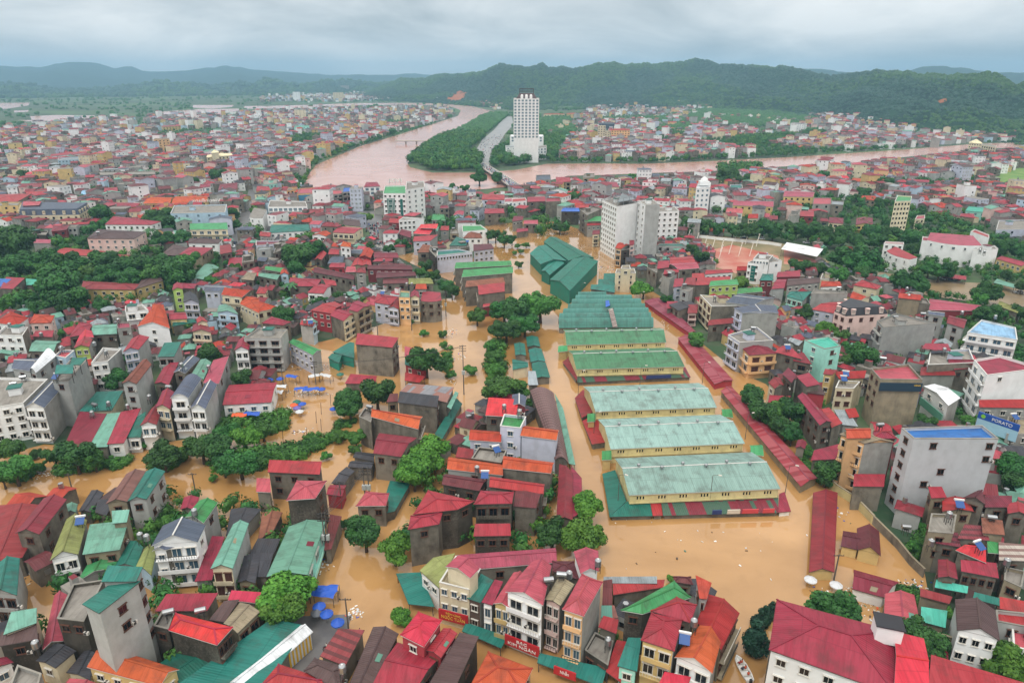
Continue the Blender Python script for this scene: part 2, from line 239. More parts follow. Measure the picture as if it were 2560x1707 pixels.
BUILD='''shed|long crimson roofed shed running off the left edge beside the dark stained house|5|gy|0.8|dgrey|dred||-1112 1141 74 43 20 230 -120 230
house|dark mould stained house with a crimson gable over an open loft|9|gy|1.2|dgrey|dred|f1x1 r2x2|-1063 1214 55 -5 35 125 -22 130
house|maroon and white house front under a yellow green tiled gable carrying a solar heater|7.5|gy|1.6|white|olive|F2x2|-948 1143 47 20 -3 138 -52 142
house|wide pale green sheet roof on stained tan walls beside the tiled gable|7|sF|0.7|tan|green|f2x1 r1x1|-897 1168 70 16 41 110 -37 94
lean_to|small pale green lean-to roof perched above the wide green sheet roof|9|sF|0.7|tan|green||-873 1247 29 5 17 42 -21 38
shed|bright green gabled shed squeezed behind the tall grey tower house|4|gy|1|grey|bgreen||-888 1120 54 45 44 91 -13 80
house|dark teal gabled roof between the bright green and olive roofs|5|gy|0.8|grey|teal||-827 1155 45 0 29 63 -13 86
house|pale blue house with olive gabled roof beside the slate roofed villa|5|gy|1|lblue|olive||-783 1155 46 -27 17 56 -12 63
villa|white and brown villa with large slate gable and planted balconies|11|gy|2.2|white|slate|F3x3 r1x2|-734 1145 89 12 82 69 -9 67
+house|narrow white bay with small slate gable on the villa front|10|gy|0.8|white|slate|f1x2|-733 1142 26 3 41 12 6 26
tower_block|tall bare grey tower house with teal lean-to roof, nearest tall block at left|19|sL|0.7|lgrey|teal|r1x2|-709 893 46 -29 75 47 25 58
+house|back half of the grey tower with a brighter teal roof|20|sF|0.7|lgrey|teal|r1x4|-698 934 59 1 57 30 -6 34
house|mould black house with dark roof terrace and tan parapet beside the grey tower|11|f|0|black|concf|f2x1|-802 946 51 -7 27 99 -24 87
house|long faded red gable at the foot of the black terrace house|5|gy|1|dgrey|pink||-835 932 24 23 -40 141 -65 140
house|cream house with teal gable at the left edge and a brick faced front|8|gy|1.2|lgrey|teal|F2x2|-1002 1041 60 -4 -7 104 -41 87
lean_to|pale green lean-to roof with white gutter near the left edge|9|sF|0.7|cream|green||-890 928 40 28 23 58 -17 48
house|brown flat roofed annex below the pale green lean-to|8|sF|0.7|black|dbrown|f1x1 r1x1|-891 912 59 16 34 53 -10 25
shed|cream shed with black felt gabled roof below the grey tower|5|gy|0.5|cream|dark|f1x1|-832 910 45 -16 58 22 9 40
shed|low shed with black felt roof beside the orange tiled roof|4|gy|0.5|cream|dark|f1x1|-771 894 51 -16 32 40 3 50
house|long orange tiled house with yellow gable wall at the bottom left|6.5|gx|1.3|yellow|orange|f4x1 r1x1|-723 882 144 -40 160 -5 13 44
house|pink fronted house with brilliant red hipped roof and leafy balconies|9.5|hx|1|black|bred|R3x2|-603 934 99 -34 111 7 -7 42
house|black concrete terrace attached left of the brilliant red roof|8.5|f|0|black|concf|f1x1 r1x1|-641 955 30 -8 22 32 -2 37
house|flat crimson sheet roof below the slate roofed villa|5|sF|0.7|dgrey|red||-681 1028 99 1 105 42 5 39
house|light red sheet roof at left of the leafy street tree|6|sF|0.7|dgrey|bred|f2x1 r1x1|-548 1047 69 -10 69 13 1 19
house|dark brown sheet roof left of the old asbestos gable|7|sF|0.7|dgrey|dbrown|f1x1 r1x1|-557 985 31 -6 40 45 13 41
house|grey asbestos gabled house with a balcony under the street tree|7|gy|0.6|tan|tan|R2x1|-527 976 35 -24 57 30 10 54
shed|dull teal gabled shed in front of the pink fronted house|4|gy|0.6|dgrey|teal||-619 915 71 -59 106 -9 21 27
awning|huge dark teal awning roof running beside the grey tent|4.2|sR|0.7|dgrey|teal||-567 854 141 -66 181 146 115 157
house|narrow cream house with long pale green gable and two balconies|8.5|gy|1|cream|green|F2x2|-602 1106 45 1 24 149 -10 146
lean_to|long narrow crimson lean-to between the villa and the narrow cream house|5|sF|0.7|grey|red||-641 1110 33 5 8 136 -20 138
house|black felt roof right of the narrow cream house|4.5|gy|0.6|tan|dark|f1x1|-557 1115 38 -4 19 81 -16 81
house|long black felt roof behind the villa by the flooded lane|4|gy|0.5|grey|dark||-642 1271 30 22 45 102 -28 102
house|tall plain grey house with a light green gable behind the villa|10|gy|1|lgrey|bgreen|f1x2 r1x1|-717 1258 50 -23 50 54 4 62
house|small red roof left of the light green gable by the flood|5|gy|0.6|dgrey|red||-782 1357 36 -2 24 50 -13 50
house|red gabled house in the bottom left corner|6|gy|0.6|white|dred|f1x1 r1x1|-882 871 24 26 3 38 -24 20
house|grey house with planted flat roof in the bottom left corner|7|f|0|grey|concf|f2x1|-822 837 49 -8 35 27 -17 45
house|faded red roof cut by the bottom edge below the orange tiled house|4|gy|0.7|dgrey|pink||-760 856 80 -26 76 8 2 26
house|old house with rust brown ribbed gable standing in the flood, left half of a pair|9|gy|1|tan|brown|f1x1|-929 1321 45 9 23 139 -19 127
house|grey house with teal gable and maroon loft, right half of the flooded pair|9|gy|1|lgrey|teal|f1x1 r2x2|-884 1330 40 9 26 130 -22 130
shed|low black shed with a green edge left of the paired gables|3.5|gy|0.5|dgrey|dark||-1033 1370 31 -3 18 78 -20 90
house|tiny pale green gable beside the long crimson roofed shed|5|gy|0.5|grey|green||-1043 1345 23 0 7 34 -20 34
lean_to|low black lean-to against the rust brown gable|3.5|sF|0.7|dgrey|dark||-992 1367 35 -14 26 43 -15 43
market_tent|long grey and white ridged market tent with yellow striped side|4|gy|1|stripe|white||-491 873 45 -17 122 114 91 130
house|maroon ribbed sheet roof with wavy streaks beside the wet road|4.5|sF|0.7|dgrey|ribmaroon||-340 925 50 -22 69 54 20 58
house|very dark brown hipped roof at the bottom centre|7|gy|0.9|dgrey|dbrown|f1x1 r2x1|-271 816 42 17 68 136 19 152
house|dark brown hipped wing with a white water tank|7|hx|0.8|dgrey|dbrown|f2x1 r1x1|-350 870 69 -41 70 8 11 27
house|bright red pyramid roofed loft rising above the wide red roof|10|hy|1.2|red|bred|f1x2 r1x1|-194 918 45 -27 70 34 25 55
house|wide red roof with a six pane skylight at the bottom centre|7|gx|0.7|dgrey|red|f2x1 r1x1|-230 840 75 -5 106 58 28 92
house|red gable tucked right of the bright red loft|8.4|gy|0.5|red|red|f1x2 r1x1|-148 900 28 -17 52 38 26 51
house|plain brown flat sheet roof on a black stained wall at the bottom centre|8|sL|0.7|black|dbrown|f1x1 r1x1|-139 824 49 0 81 104 46 121
house|orange tiled hipped roof by the flooded lane at the bottom edge|7.5|hx|1.4|tan|orange|f2x1 r1x1|-71 829 87 -5 106 41 30 77
house|red hipped roof with a white tank at the bottom edge|6.5|hx|0.9|dgrey|red|f2x1 r1x1|-417 840 113 -7 113 15 18 49
house|big pale green gabled hall behind the leafy street tree|6.5|gy|1|mint|green|R3x1|-493 1106 82 6 72 187 -5 165
tower_block|black stained tower house under a pale pink hipped roof|11|hx|1|black|pink|r1x3|-509 1305 64 8 71 80 0 82
house|stained house with a row of three red roof sheets facing the flood|8|sF|0.7|dgrey|red|f3x2|-610 1471 133 -11 126 39 -11 48
lean_to|narrow maroon lean-to beside the power pole at the street corner|4|sF|0.7|dgrey|maroon||-409 1220 15 4 13 114 -17 122
house|broken old brown tiled roof left of the big pale green hall|4|gy|0.6|dgrey|rust||-563 1246 22 35 21 113 -27 113
house|black felt roof beside the big pale green hall|4|sF|0.7|dgrey|dark||-567 1209 53 0 54 43 4 44
house|longer black felt roof beside the big pale green hall|4|sF|0.7|dgrey|dark||-545 1136 40 0 33 66 -11 68
house|stained house with crimson hipped roof at the flooded bend|10|hx|0.9|dgrey|red|f1x1|-222 1212 65 19 69 67 -1 50
apartment_block|black walled block under a broad red hipped roof at the flooded bend|10.5|hx|1.1|black|red|f2x1 r1x1|-217 1259 96 18 133 51 22 95
house|black walled house with red roof and glazed balcony at the middle of the block|10.5|hx|0.9|black|red|F3x1|-86 1297 86 3 91 50 13 55
house|small red canopy roof over a railed balcony on the black wall|8|sF|0.7|black|red|f3x1|-83 1216 81 2 79 36 2 35
canopy|curved dark teal canopy around the flooded street corner|2.3|c|0.3|dgrey|teal||-245 1167 39 -90 92 -101 52 0
house|faded olive and rust canopy over a white terrace on the corner|6.5|sF|0.7|white|olive|f2x1 r1x1|-188 1125 45 -51 69 46 25 32
shop_house|cream goldsmith shop with a plant filled roof terrace at the corner|10|f|0|cream|tan|f3x2|-139 1050 58 -20 77 38 26 77
+house|red gabled roof over the terrace of the cream goldsmith shop|13|gy|1|cream|pink||-127 1058 49 -32 66 -5 21 33
house|very long pink red roof behind the row of shop houses|8.5|gx|0.9|dgrey|pink|f2x1 l1x1|-63 1106 154 19 154 65 -50 43
shop_house|slim brown shop house with teal lean-to roof beside the cream goldsmith shop|8|sF|0.7|dbrown|teal|f1x2|-85 1029 26 -12 49 42 20 64
shop_house|slim white shop house with a red sheet roof and small balcony|8.8|sF|0.7|white|red|F1x2|-57 1010 21 -8 40 48 24 54
shop_house|yellow shop house with red roof left of the silver shop|9.5|gy|0.8|yellow|pink|F2x2|-35 999 31 -13 65 73 38 85
awning|dark teal street awning below the yellow shop house|2.3|c|0.3|dgrey|teal||-95 1006 75 -42 87 -16 7 19
shop_house|white silver shop house with pediment and brown shutters|13|gy|1.4|white|pink|F2x3|-12 990 67 -35 88 71 50 82
house|narrow pink house with a grey asbestos roof and roof garden|11.5|gy|0.5|pink|tan|F2x3|59 987 28 -16 58 40 27 55
house|tall peach and white house with long grey side wall and rounded red roof|13|hy|1.4|peach|pink|F2x3|88 946 36 -17 80 69 43 92
+house|back wing with red gable beside a steel water tank at the flood edge|12|gy|1|white|pink||130 1050 36 6 42 67 -8 65
house|dark maroon hipped roof behind the asbestos roof|9|hx|0.9|dgrey|maroon|f1x1 l1x1|80 1093 51 -25 45 30 1 31
lean_to|small red lean-to above a courtyard garden|6|sF|0.7|dgrey|red||158 978 31 -17 39 11 12 21
shed|little shed with red, tan and teal striped roof sheets|5|sF|0.7|dgrey|stripes||168 1012 32 -2 28 24 3 24
house|mossy black courtyard house with potted trees|4|f|0|black|concf|f2x1|131 944 37 -34 54 21 23 42
house|black walled house under a big bright green hipped roof|10|hy|1.3|black|bgreen|f1x1 l1x1|197 976 38 -9 135 33 114 78
house|deep red hipped roof wedged behind the cream house|10.8|hx|1.4|dgrey|red|f2x1 l1x1|248 966 65 -29 87 15 55 36
house|cream yellow house with balustrade and deep red hipped roof|11|hy|1.4|yellow|red|F2x2|218 896 52 -24 82 47 30 64
house|white house with vivid orange tiled gable at the water|9|gy|1.6|white|orange|F2x2|273 879 55 -34 88 33 61 72
house|long house with red orange gable along the flooded street|8|gy|1.1|tan|rorange|R4x2|333 968 27 -65 86 23 41 73
house|slim grey house with a red orange lean-to at the flood edge|11|sF|0.7|lgrey|rorange|f1x2 l1x1|343 995 13 -2 31 34 6 55
house|small maroon pyramid roof above the bright green roof|8|hx|0.7|dgrey|maroon|f1x1 l1x1|317 1074 35 -8 36 15 1 15
house|pale house with teal lean-to left of the cream yellow house|6|sF|0.7|mint|teal|f1x1|180 889 32 -12 51 56 27 57
canopy|worn crimson lane canopy beside the teal lean-to|3|c|0.3|dgrey|red||164 905 23 -23 48 65 29 70
house|dark red roof beside the grey side wall of the peach house|4.5|sF|0.7|dgrey|maroon||175 1050 19 -3 28 65 9 61
house|low crimson roof half hidden by garden trees|4|sF|0.7|dgrey|red||201 1083 104 22 110 37 3 34
canopy|row of grey translucent sheets along the flood edge|4.6|c|0.3|dgrey|pgrey||185 1110 108 -1 111 17 2 16
awning|dark teal street awning carrying a red signboard|2.3|c|0.3|dgrey|teal||45 931 109 -51 123 -14 4 20
house|red roof corner cut by the bottom edge before the cream yellow house|6|sF|0.7|dgrey|bred|f1x1 l1x1|240 846 46 -8 59 14 17 25
house|large white institution with a vast hipped red roof, nearest building at right|15|hx|2.4|white|red|f5x3|409 836 158 -86 221 40 53 113
+apartment_block|brighter red end block of the white institution|15.4|gx|1.6|white|bred||556 739 50 -4 110 117 70 132
shed|long crimson market shed standing alone in the flood|2.3|gy|1|yellow|dred||628 1170 54 0 193 297 131 297
house|half drowned house with cream gable and dark red roof|3|gy|1.6|yellow|maroon||760 1235 41 -21 81 66 35 77
+house|low wing of the half drowned cream house|2.6|gx|0.8|yellow|maroon||732 1253 33 -14 72 43 30 55
shed|half drowned red gabled shed ringed by floating rubbish|2.8|gx|1|white|dred||693 1114 53 -25 106 20 30 59
shed|faded red shed behind the white institution|4|gy|1|dgrey|pink||697 1002 70 -1 103 82 46 85
house|house with dark brown gable and maroon front wall at the right|9|gy|1.6|white|dbrown|f3x2|785 939 60 -24 100 49 43 77
house|red roof behind a grey parapet at the right edge|8|f|0|lgrey|red|f1x1 l1x1|879 971 52 -16 76 19 17 28
house|pink roof terrace with white parapet at the right edge|7|f|0|white|pink|f1x1 l1x1|878 922 29 -12 65 43 29 46
house|crimson sheet roof behind a tan wall in the bottom right corner|5|sF|0.7|dgrey|red||698 858 125 -37 163 -3 36 59
apartment_block|bare tan concrete block with flat roof above the creepers|10|f|0|tan|concf|f1x2 l1x1|884 1206 49 -7 96 60 43 64
house|rust striped ribbed roof right of the bare tan block|8.5|sF|0.7|dgrey|ribmaroon|f1x1 l1x1|947 1202 64 -7 80 34 40 42
house|lower rust striped ribbed roof below the bare tan block|7.5|sF|0.7|dgrey|ribmaroon|f1x1 l1x1|902 1199 45 -13 62 28 15 31
house|vivid red sheet roof beside a solar panel|7.5|sF|0.7|dgrey|bred|f1x1 l1x1|930 1177 38 -41 63 2 24 9
house|red sheet roof with grey walls below the vivid red roof|6.5|sF|0.7|dgrey|red|f4x1|911 1123 63 -21 81 17 14 27
house|crimson gable with white pipes beside a teal net|6|gy|0.5|dgrey|dred|f1x1 l1x1|858 1111 37 -6 61 42 32 55
lean_to|rusty red lean-to beside a grey chimney wall|9.5|sF|0.7|tan|rust||1001 1207 43 -7 64 35 25 46
canopy|small bright green shade canopy among the rust striped roofs|8|c|0.3|dgrey|bgreen||987 1162 21 -3 40 29 21 36
house|white and brown ribbed roof at the right edge|8|sF|0.7|dgrey|ribgrey|f1x1 l1x1|994 1138 58 -3 80 42 30 49
awning|turquoise awning strip over the alley|4.5|c|0.3|dgrey|mint||848 1099 55 -17 67 0 14 20
awning|dark teal awning behind the dark brown gable|4.5|c|0.3|dgrey|teal||905 1068 40 -21 52 -3 12 15
lean_to|low red lean-to left of the dark brown gable|4.5|sF|0.7|tan|dred||805 1074 45 -21 57 -9 7 15
lean_to|patched pale green lean-to left of the dark brown gable|4|sF|0.7|tan|mint||773 1013 37 -17 61 20 17 31
house|red sheet roof above the grey parapet at the right edge|7|sF|0.7|dgrey|red|f1x1 l1x1|915 1013 46 -14 62 10 14 24
house|stained concrete house with planted terrace at the right edge|6.5|f|0|tan|concf|f1x1 l1x1|982 1098 19 -22 59 25 28 39
house|plain white row house with a cluttered flat roof, leftmost of its row|11.5|f|0|white|concf|f4x4|-1531 1736 109 52 73 221 -103 233
house|white row house with scalloped arches and slate gable|11.5|gy|1.6|white|slate|F2x3|-1400 1760 59 -4 19 164 -38 176
house|tall bare grey house with teal roof canopies and a solar heater|15|f|0|lgrey|concf|f1x1|-1379 1868 51 -7 8 165 -42 156
+canopy|teal front canopy on the tall bare grey house|18|c|0.3|dgrey|teal||-1353 1848 51 4 19 64 -32 61
+canopy|teal rear canopy on the tall bare grey house|18|c|0.3|dgrey|teal||-1350 1918 34 -3 23 52 -21 48
house|grey house with shiny slate gable behind the plain white row house|12|gx|1.4|lgrey|slate|f1x1|-1619 2027 76 -22 43 87 -32 82
house|slim grey house with a white curved roof front|12|vy|1.4|lgrey|white|f1x3 r2x2|-1549 2009 32 -17 7 129 -64 184
house|broad flat teal roof between the tall grey houses|5|sF|0.7|cream|teal|f3x0|-1318 1858 95 11 65 136 -16 128
tower_block|thin grey tower house with rusted tile gable|12|gy|1|lgrey|rust|f1x3|-1201 1911 48 -3 19 150 -32 194
house|left red sheet roof of the striped shop row|5|sF|0.7|dgrey|dred|f1x1|-1234 1646 71 -4 18 185 -72 203
house|pale green sheet roof in the striped shop row|5.1|sF|0.7|dgrey|green||-1162 1641 49 5 -17 200 -52 190
house|right red sheet roof of the striped shop row|5.4|sF|0.7|white|red|f1x1|-1119 1655 44 7 -9 208 -57 182
lean_to|teal lean-to shop at the end of the striped row|5|sF|0.7|white|teal|F1x1|-1087 1698 37 4 -20 151 -32 95
house|low white house with crimson gable in the ornate row|8|gy|1.1|white|dred|F2x1|-1053 1714 46 6 7 126 -19 103
house|cream row house with twin small gables and red roof|10.5|gy|1.2|cream|red|F2x2|-1036 1780 49 -12 8 103 -32 110
house|white row house crowned by a big round arch|13|vy|1.4|white|slate|F1x3|-992 1786 52 4 32 142 -24 154
house|white row house with slate gable next to the arched one|11|gy|1.5|white|slate|F2x2|-927 1761 47 -3 12 166 -28 172
shop_house|long red roofed shop with tarpaulins on the square|5.5|gx|0.9|white|red|f4x1 r2x1|-894 1894 145 19 115 169 -36 148
house|white house with blue balconies and red gable|11|gy|1.2|lav|red|F2x3|-1349 2192 43 25 19 149 -37 132
house|plain white flat roofed house with lavender side wall|11|f|0|white|concf|f2x3|-1403 2096 47 16 33 127 -38 139
house|grey house with a double teal canopy over its roof terrace|10|sF|0.7|lgrey|teal|F2x1|-1221 2172 56 5 25 129 -31 118
house|red ribbed gable behind the ornate row|7.5|gy|0.8|dgrey|red|f1x1 r2x1|-1157 2009 53 -12 -1 179 -32 129
house|slate gable with water tanks behind the ornate row|9|gy|0.8|dgrey|slate|f1x1 r2x1|-1118 2065 43 -9 38 116 -13 136
house|pale green gable behind the slate roofed row house|9.5|gy|0.8|tan|green|f2x2 r2x1|-1046 2036 58 -41 24 104 -23 128
house|stepped pink red roofs on a tall grey party wall|9.5|sF|0.7|lgrey|pink|f1x2 r2x1|-979 1970 52 -5 2 209 -36 170
house|small sky blue house with a roof terrace|12|f|0|lblue|pink|f1x3 r1x2|-1549 2138 50 -21 39 47 -8 49
house|dull green gabled roof behind the blue house|9|gx|1|dgrey|green|f2x1 r1x1|-1717 2250 90 -3 54 98 -46 109
house|lime fronted cottage with red gable|8|gy|1|lime|red|f2x2|-1594 2306 51 11 17 91 -39 96
house|slim white house with steep red gable beside the grey apartment house|10.5|gy|1.4|white|red|F2x2|-974 2220 50 5 19 112 -23 103
house|white and grey apartment house with deep balconies|13|f|0|lgrey|concf|F3x4|-957 2277 131 0 128 90 17 108
house|lavender house with red shutters and light green roof by the flood|8|gx|0.9|lav|bgreen|f5x2|-831 2363 125 -126 146 -81 30 22
house|big bare dark concrete house with a red lean-to roof|11.5|sF|0.7|dgrey|red|r2x3|-556 2254 137 -32 147 49 -12 94
house|teal sheet roof left of the big dark concrete house|4|sF|0.7|teal|teal||-672 2367 94 -61 67 75 46 85
lean_to|smaller teal lean-to among the debris|3.4|sF|0.7|teal|teal||-679 2326 54 -56 50 10 10 26
kiosk|red walled kiosk with teal roof right of the dark concrete house|4|sF|0.7|red|teal|f2x1|-384 2248 75 -54 88 -9 -5 50
lean_to|pink red lean-to against the dark concrete house|4|sF|0.7|dgrey|pink||-395 2322 32 -11 26 64 -12 86
awning|crimson awning at the foot of the dark concrete house|2.6|c|0.3|dgrey|red||-369 2140 53 -18 68 28 -8 65
lean_to|red lean-to at the foot of the dark concrete house|3.2|sF|0.7|dgrey|red||-566 2102 102 -3 101 48 6 66
house|patchwork of rusty and blue roof sheets on a dark house|8|sF|0.7|dgrey|patch|f2x1 r1x1|-352 1938 155 -77 169 17 21 48
house|dark house with charcoal roof in front of the patchwork roof|9.2|sF|0.7|dgrey|dark|r1x3|-342 1838 121 -32 121 30 -3 62
house|small planked annex with maroon roof|7.5|sF|0.7|tan|maroon|f1x1|-383 1873 34 6 29 49 4 45
awning|long teal street awning sloping to the flooded street|2.4|sR|0.7|dgrey|teal||-225 1755 22 -29 66 211 46 237
awning|pale green awning strip along the patchwork roof|7|c|0.3|dgrey|green||-197 1853 14 -18 29 91 18 103
house|dark stained house with orange tiled gable and cream balcony|9.5|gx|1.2|dgrey|orange|R1x2 l1x1|-403 1740 145 -75 148 1 -2 46
+house|dark terrace annex with a white tank left of the orange gable|9|f|0|dgrey|concf||-440 1751 41 -34 36 34 6 55
house|tall dark house with crimson gable beside the street trees|8|gx|1.1|dgrey|dred|f2x1 r1x1|-364 1562 76 -18 105 83 -4 110
house|nearest black tarred roof in the small group by the water|4|gx|0.5|dgrey|dark||-458 1484 34 -6 48 56 21 78
house|middle black tarred roof in the small group by the water|4|gx|0.5|dgrey|dark||-434 1561 65 -11 67 23 5 31
house|farthest black tarred roof in the small group by the water|4|gx|0.5|dgrey|dark||-431 1610 61 -22 57 19 6 30
shed|small red shed beside the pink roofed tower house|4|gx|0.5|red|red||-458 1434 41 -9 41 40 -1 42
house|faded pink many sided roof beside the twin power pole|6|hx|1.4|dgrey|pink|f2x1 r1x1|-367 1355 71 2 70 53 12 62
awning|dark teal awning on the bend beside the faded pink roof|2.4|sR|0.7|dgrey|teal||-314 1364 32 22 53 145 0 145
lean_to|pale red lean-to left of the three red roof sheets|6|sF|0.7|dgrey|pink||-622 1415 37 -3 19 48 -15 50
house|left orange roof of the lavender terrace building|9|gx|1|lav|orange|f2x2 r1x1|-116 1615 87 -12 88 45 1 59
tower_block|lavender stair tower with a bright green roof terrace|12.5|f|0|lav|bgreen|f1x3 l1x2|-32 1630 55 -13 71 53 10 68
house|right orange roof of the lavender terrace building|10.5|gx|1|lav|orange||22 1612 96 -25 106 30 7 57
house|vivid red sheet roof behind the lavender terrace building|11|sF|0.7|dgrey|bred|f2x1 r1x1|-75 1719 86 -11 95 88 6 101
house|little slate gable with maroon wall behind the vivid red roof|11.5|gy|0.7|maroon|slate|f1x2 l1x1|3 1776 35 -11 40 56 -3 67
house|long orange tiled roof below the lavender terrace building|8|gx|0.9|lgrey|orange|f1x1 r1x1|-164 1485 142 -29 141 22 0 59
house|orange tiled roof on a stained wall right of the lavender building|9|gx|0.9|dgrey|orange||-24 1473 120 -24 131 27 2 60
house|black flat roof between the orange roofs|8.5|f|0|black|concf|f2x1 r1x1|-104 1530 76 -22 90 39 16 56
house|long maroon roof with a grey skylight strip|8|gx|0.9|black|maroon|f2x1 r1x1|-170 1416 92 -28 113 20 3 48
house|red gable beside the long maroon roof|8.6|gx|0.8|dgrey|red|R1x2|-55 1396 129 -30 134 12 2 46
house|little crimson roof left of the black flat roof|6|sF|0.7|dgrey|dred|f1x1 r1x1|-150 1577 47 -11 47 29 4 41
lean_to|maroon lean-to above the narrow lane beside the trees|8|sF|0.7|dgrey|maroon|r1x2|3 1326 52 -8 67 50 5 53
market_hall|pale green market hall with cream walls, nearest of the halls|4.6|gx|2.3|halls|hall||286 1421 381 28 368 206 -10 173
market_hall|pale green market hall with cream walls, second from the front|4.6|gx|2.3|halls|hall||271 1642 379 32 360 206 -14 176
market_hall|pale green market hall with cream walls, third from the front|4.6|gx|2.3|halls|hall||255 1868 379 28 369 209 -19 181
market_hall|grass green market hall with cream walls, fourth from the front|4.6|gx|2.3|halls|hall2||225 2190 385 25 368 206 -15 176
market_hall|grass green market hall with cream walls, farthest of the halls|4.6|gx|2.3|halls|hall2||208 2421 386 29 397 190 -1 172
shed|long barrel roofed shed with brown sheets beside the flooded lane|5|vy|1.6|dgrey|brownvault||114 1578 36 -21 20 416 -56 433
awning|pale teal eave strip along the barrel roofed shed|2.4|c|0.3|dgrey|green||154 1603 17 -7 7 326 -14 438
house|long crimson roof along the flooded lane beside the round trees|5|gy|0.8|dgrey|dred||102 1315 38 0 55 201 22 244
house|crimson and green eave sheets along the flooded lane|4|sR|0.7|dgrey|red||141 1329 25 34 38 178 14 227
market_stall|nearest teal stall roof in the row left of the halls|2.6|gy|0.6|dgrey|teal||72 2154 61 12 51 144 0 139
market_stall|second teal stall roof in the row left of the halls|2.6|gy|0.6|dgrey|teal||68 2302 55 6 45 133 -5 125
market_stall|third teal stall roof in the row left of the halls|2.6|gy|0.6|dgrey|teal||59 2455 51 0 46 107 -3 107
market_stall|teal stall roof behind the row left of the halls|3.6|gy|0.5|dgrey|teal||12 2342 41 0 37 122 -4 122
house|cream hut with teal roof beside the stall row|4|gx|0.6|cream|teal||2 2200 56 26 53 70 -2 101
market_stall|glass roofed stall beside the cream hut|5|sF|0.7|dgrey|pgrey||53 2051 34 0 28 100 3 100
market_arcade|long red market arcade behind the halls, far section|2.2|gy|0.6|red|arcade||691 2119 74 32 39 478 -26 441
market_arcade|red market arcade with green roof patches by the round tree|2.2|gy|0.6|red|arcade||729 2607 28 26 -20 489 -113 435
market_arcade|long red market arcade along the flooded lane, near section|2.3|gy|0.7|tan|arcade||738 1493 60 40 4 611 -42 571
apartment_block|tall plain grey seven storey block with bright blue roof panels|21|f|0|pale|blue|f1x6 r6x4|940 1460 2 -50 199 -52 203 14
house|peach house with ornate balconies and a bare grey side wall|14.5|gx|1|peach|tan|F2x4|839 1548 42 -49 122 -44 95 30
+house|orange tiled roof over the rear of the peach balcony house|15.5|gx|1|peach|rorange||838 1507 62 2 85 55 19 52
house|red hipped loft between the peach house and the tall grey block|15|hx|1|maroon|red|f1x3 l1x2|907 1516 63 0 68 38 23 38
awning|red awning roof below the bare grey side wall|7|sF|0.7|dgrey|red||831 1423 74 -2 99 44 22 45
house|tall stained concrete house with pink roof terrace and blue sign band|16|f|0|tan|pink|f2x3|1108 1935 -10 -78 113 -83 135 34
house|grand white house with layered balconies and red roof at the right|16|f|0|white|red|F2x4 r2x1|1470 2004 -36 -119 171 -65 107 37
tower_block|mint green tower house with arched windows and orange cap|12.5|f|0|mint|mint|f1x3 r1x3|1042 2269 36 -84 105 -55 103 38
house|grey stained house with red lean-to left of the mint tower|9|sF|0.7|dgrey|red|f1x1|931 2243 73 -70 69 14 43 45
house|lower red roof with balcony left of the mint tower|8|sF|0.7|dgrey|dred|F1x1|976 2186 53 -31 59 59 23 49
house|small crimson roof on a mossy grey wall|9|sF|0.7|dgrey|dred|f2x1 l1x1|887 2051 4 -70 36 -26 33 38
lean_to|red lean-to with a skylight on a mossy grey wall|9.5|sF|0.7|dgrey|red||920 2024 2 -83 46 -78 47 12
lean_to|brown lean-to over a red balcony|7.5|sF|0.7|red|dbrown||926 1942 52 -18 58 40 18 36
house|long stained house with a narrow red gable near the arcade|8.5|gy|0.9|dgrey|red|l4x2 f1x2|866 1706 44 20 43 203 10 188
lean_to|red lean-to attached to the long stained house|7.5|sL|0.7|dgrey|red||904 1712 36 14 41 113 19 115
house|pale grey sheet roof between the stained houses|4.5|sF|0.7|grey|pgrey||972 1785 42 -11 53 81 12 87
house|small orange roof beside the pale grey sheet|5|sF|0.7|dgrey|rorange||1006 1817 35 9 43 54 7 46
house|cream house with light red roof and a solar heater|9.5|sF|0.7|cream|rorange|f3x1|1051 2001 84 6 111 52 0 43
house|cream flat roofed house with two rows of dark windows|9.5|f|0|cream|concf|f2x2 l1x2|1010 1935 55 -5 98 45 35 55
house|cream gable fronted house with crimson roof behind the round trees|8|gy|1|cream|dred|l1x1|830 1958 39 26 50 89 -4 48
house|low red roofs above the round trees|5|sF|0.7|dgrey|red||801 1923 33 -23 83 31 17 39
house|small crimson roof beside the mint tower|10.5|sF|0.7|yellow|dred|f1x2 l1x1|1004 2017 26 -8 55 18 17 27
canopy|red canopy over a leafy roof terrace|12.5|c|0.3|white|red||1413 2187 89 -20 114 39 37 44
house|long lavender house with cream balconies|11|f|0|lav|concf|l1x2|1379 2082 167 18 225 141 76 120
lean_to|red lean-to roof below the long lavender house|8|sF|0.7|grey|dred||1348 2063 118 0 146 61 31 52
house|red roof with a glass strip right of the long lavender house|9|sF|0.7|dgrey|red|f2x1 l1x1|1472 2085 74 13 115 77 36 72
shop_house|white shop house with a green pharmacy style banner|9|gy|1|white|white|f2x1|1299 1958 -4 -138 64 -86 44 17
house|long grey house with rusty orange roof at the right edge|8|sF|0.7|grey|rorange|f3x1|1395 1829 146 -5 178 41 20 37
house|low tan roofed building behind the blue billboard|6|f|0|grey|tan|f2x1 l1x1|1396 1702 71 0 134 99 75 106
house|small red roof at the foot of the tall grey block|9|sF|0.7|tan|red|f1x2 l1x1|971 1343 38 3 45 38 12 37
house|red roof with solar heater at the foot of the tall grey block|8|gy|0.6|tan|red|f2x1 l1x1|977 1306 72 0 89 52 30 52
house|maroon gable at the foot of the tall grey block|9.5|gy|1|dgrey|maroon|f1x1 l1x1|1041 1339 34 -29 49 1 54 30
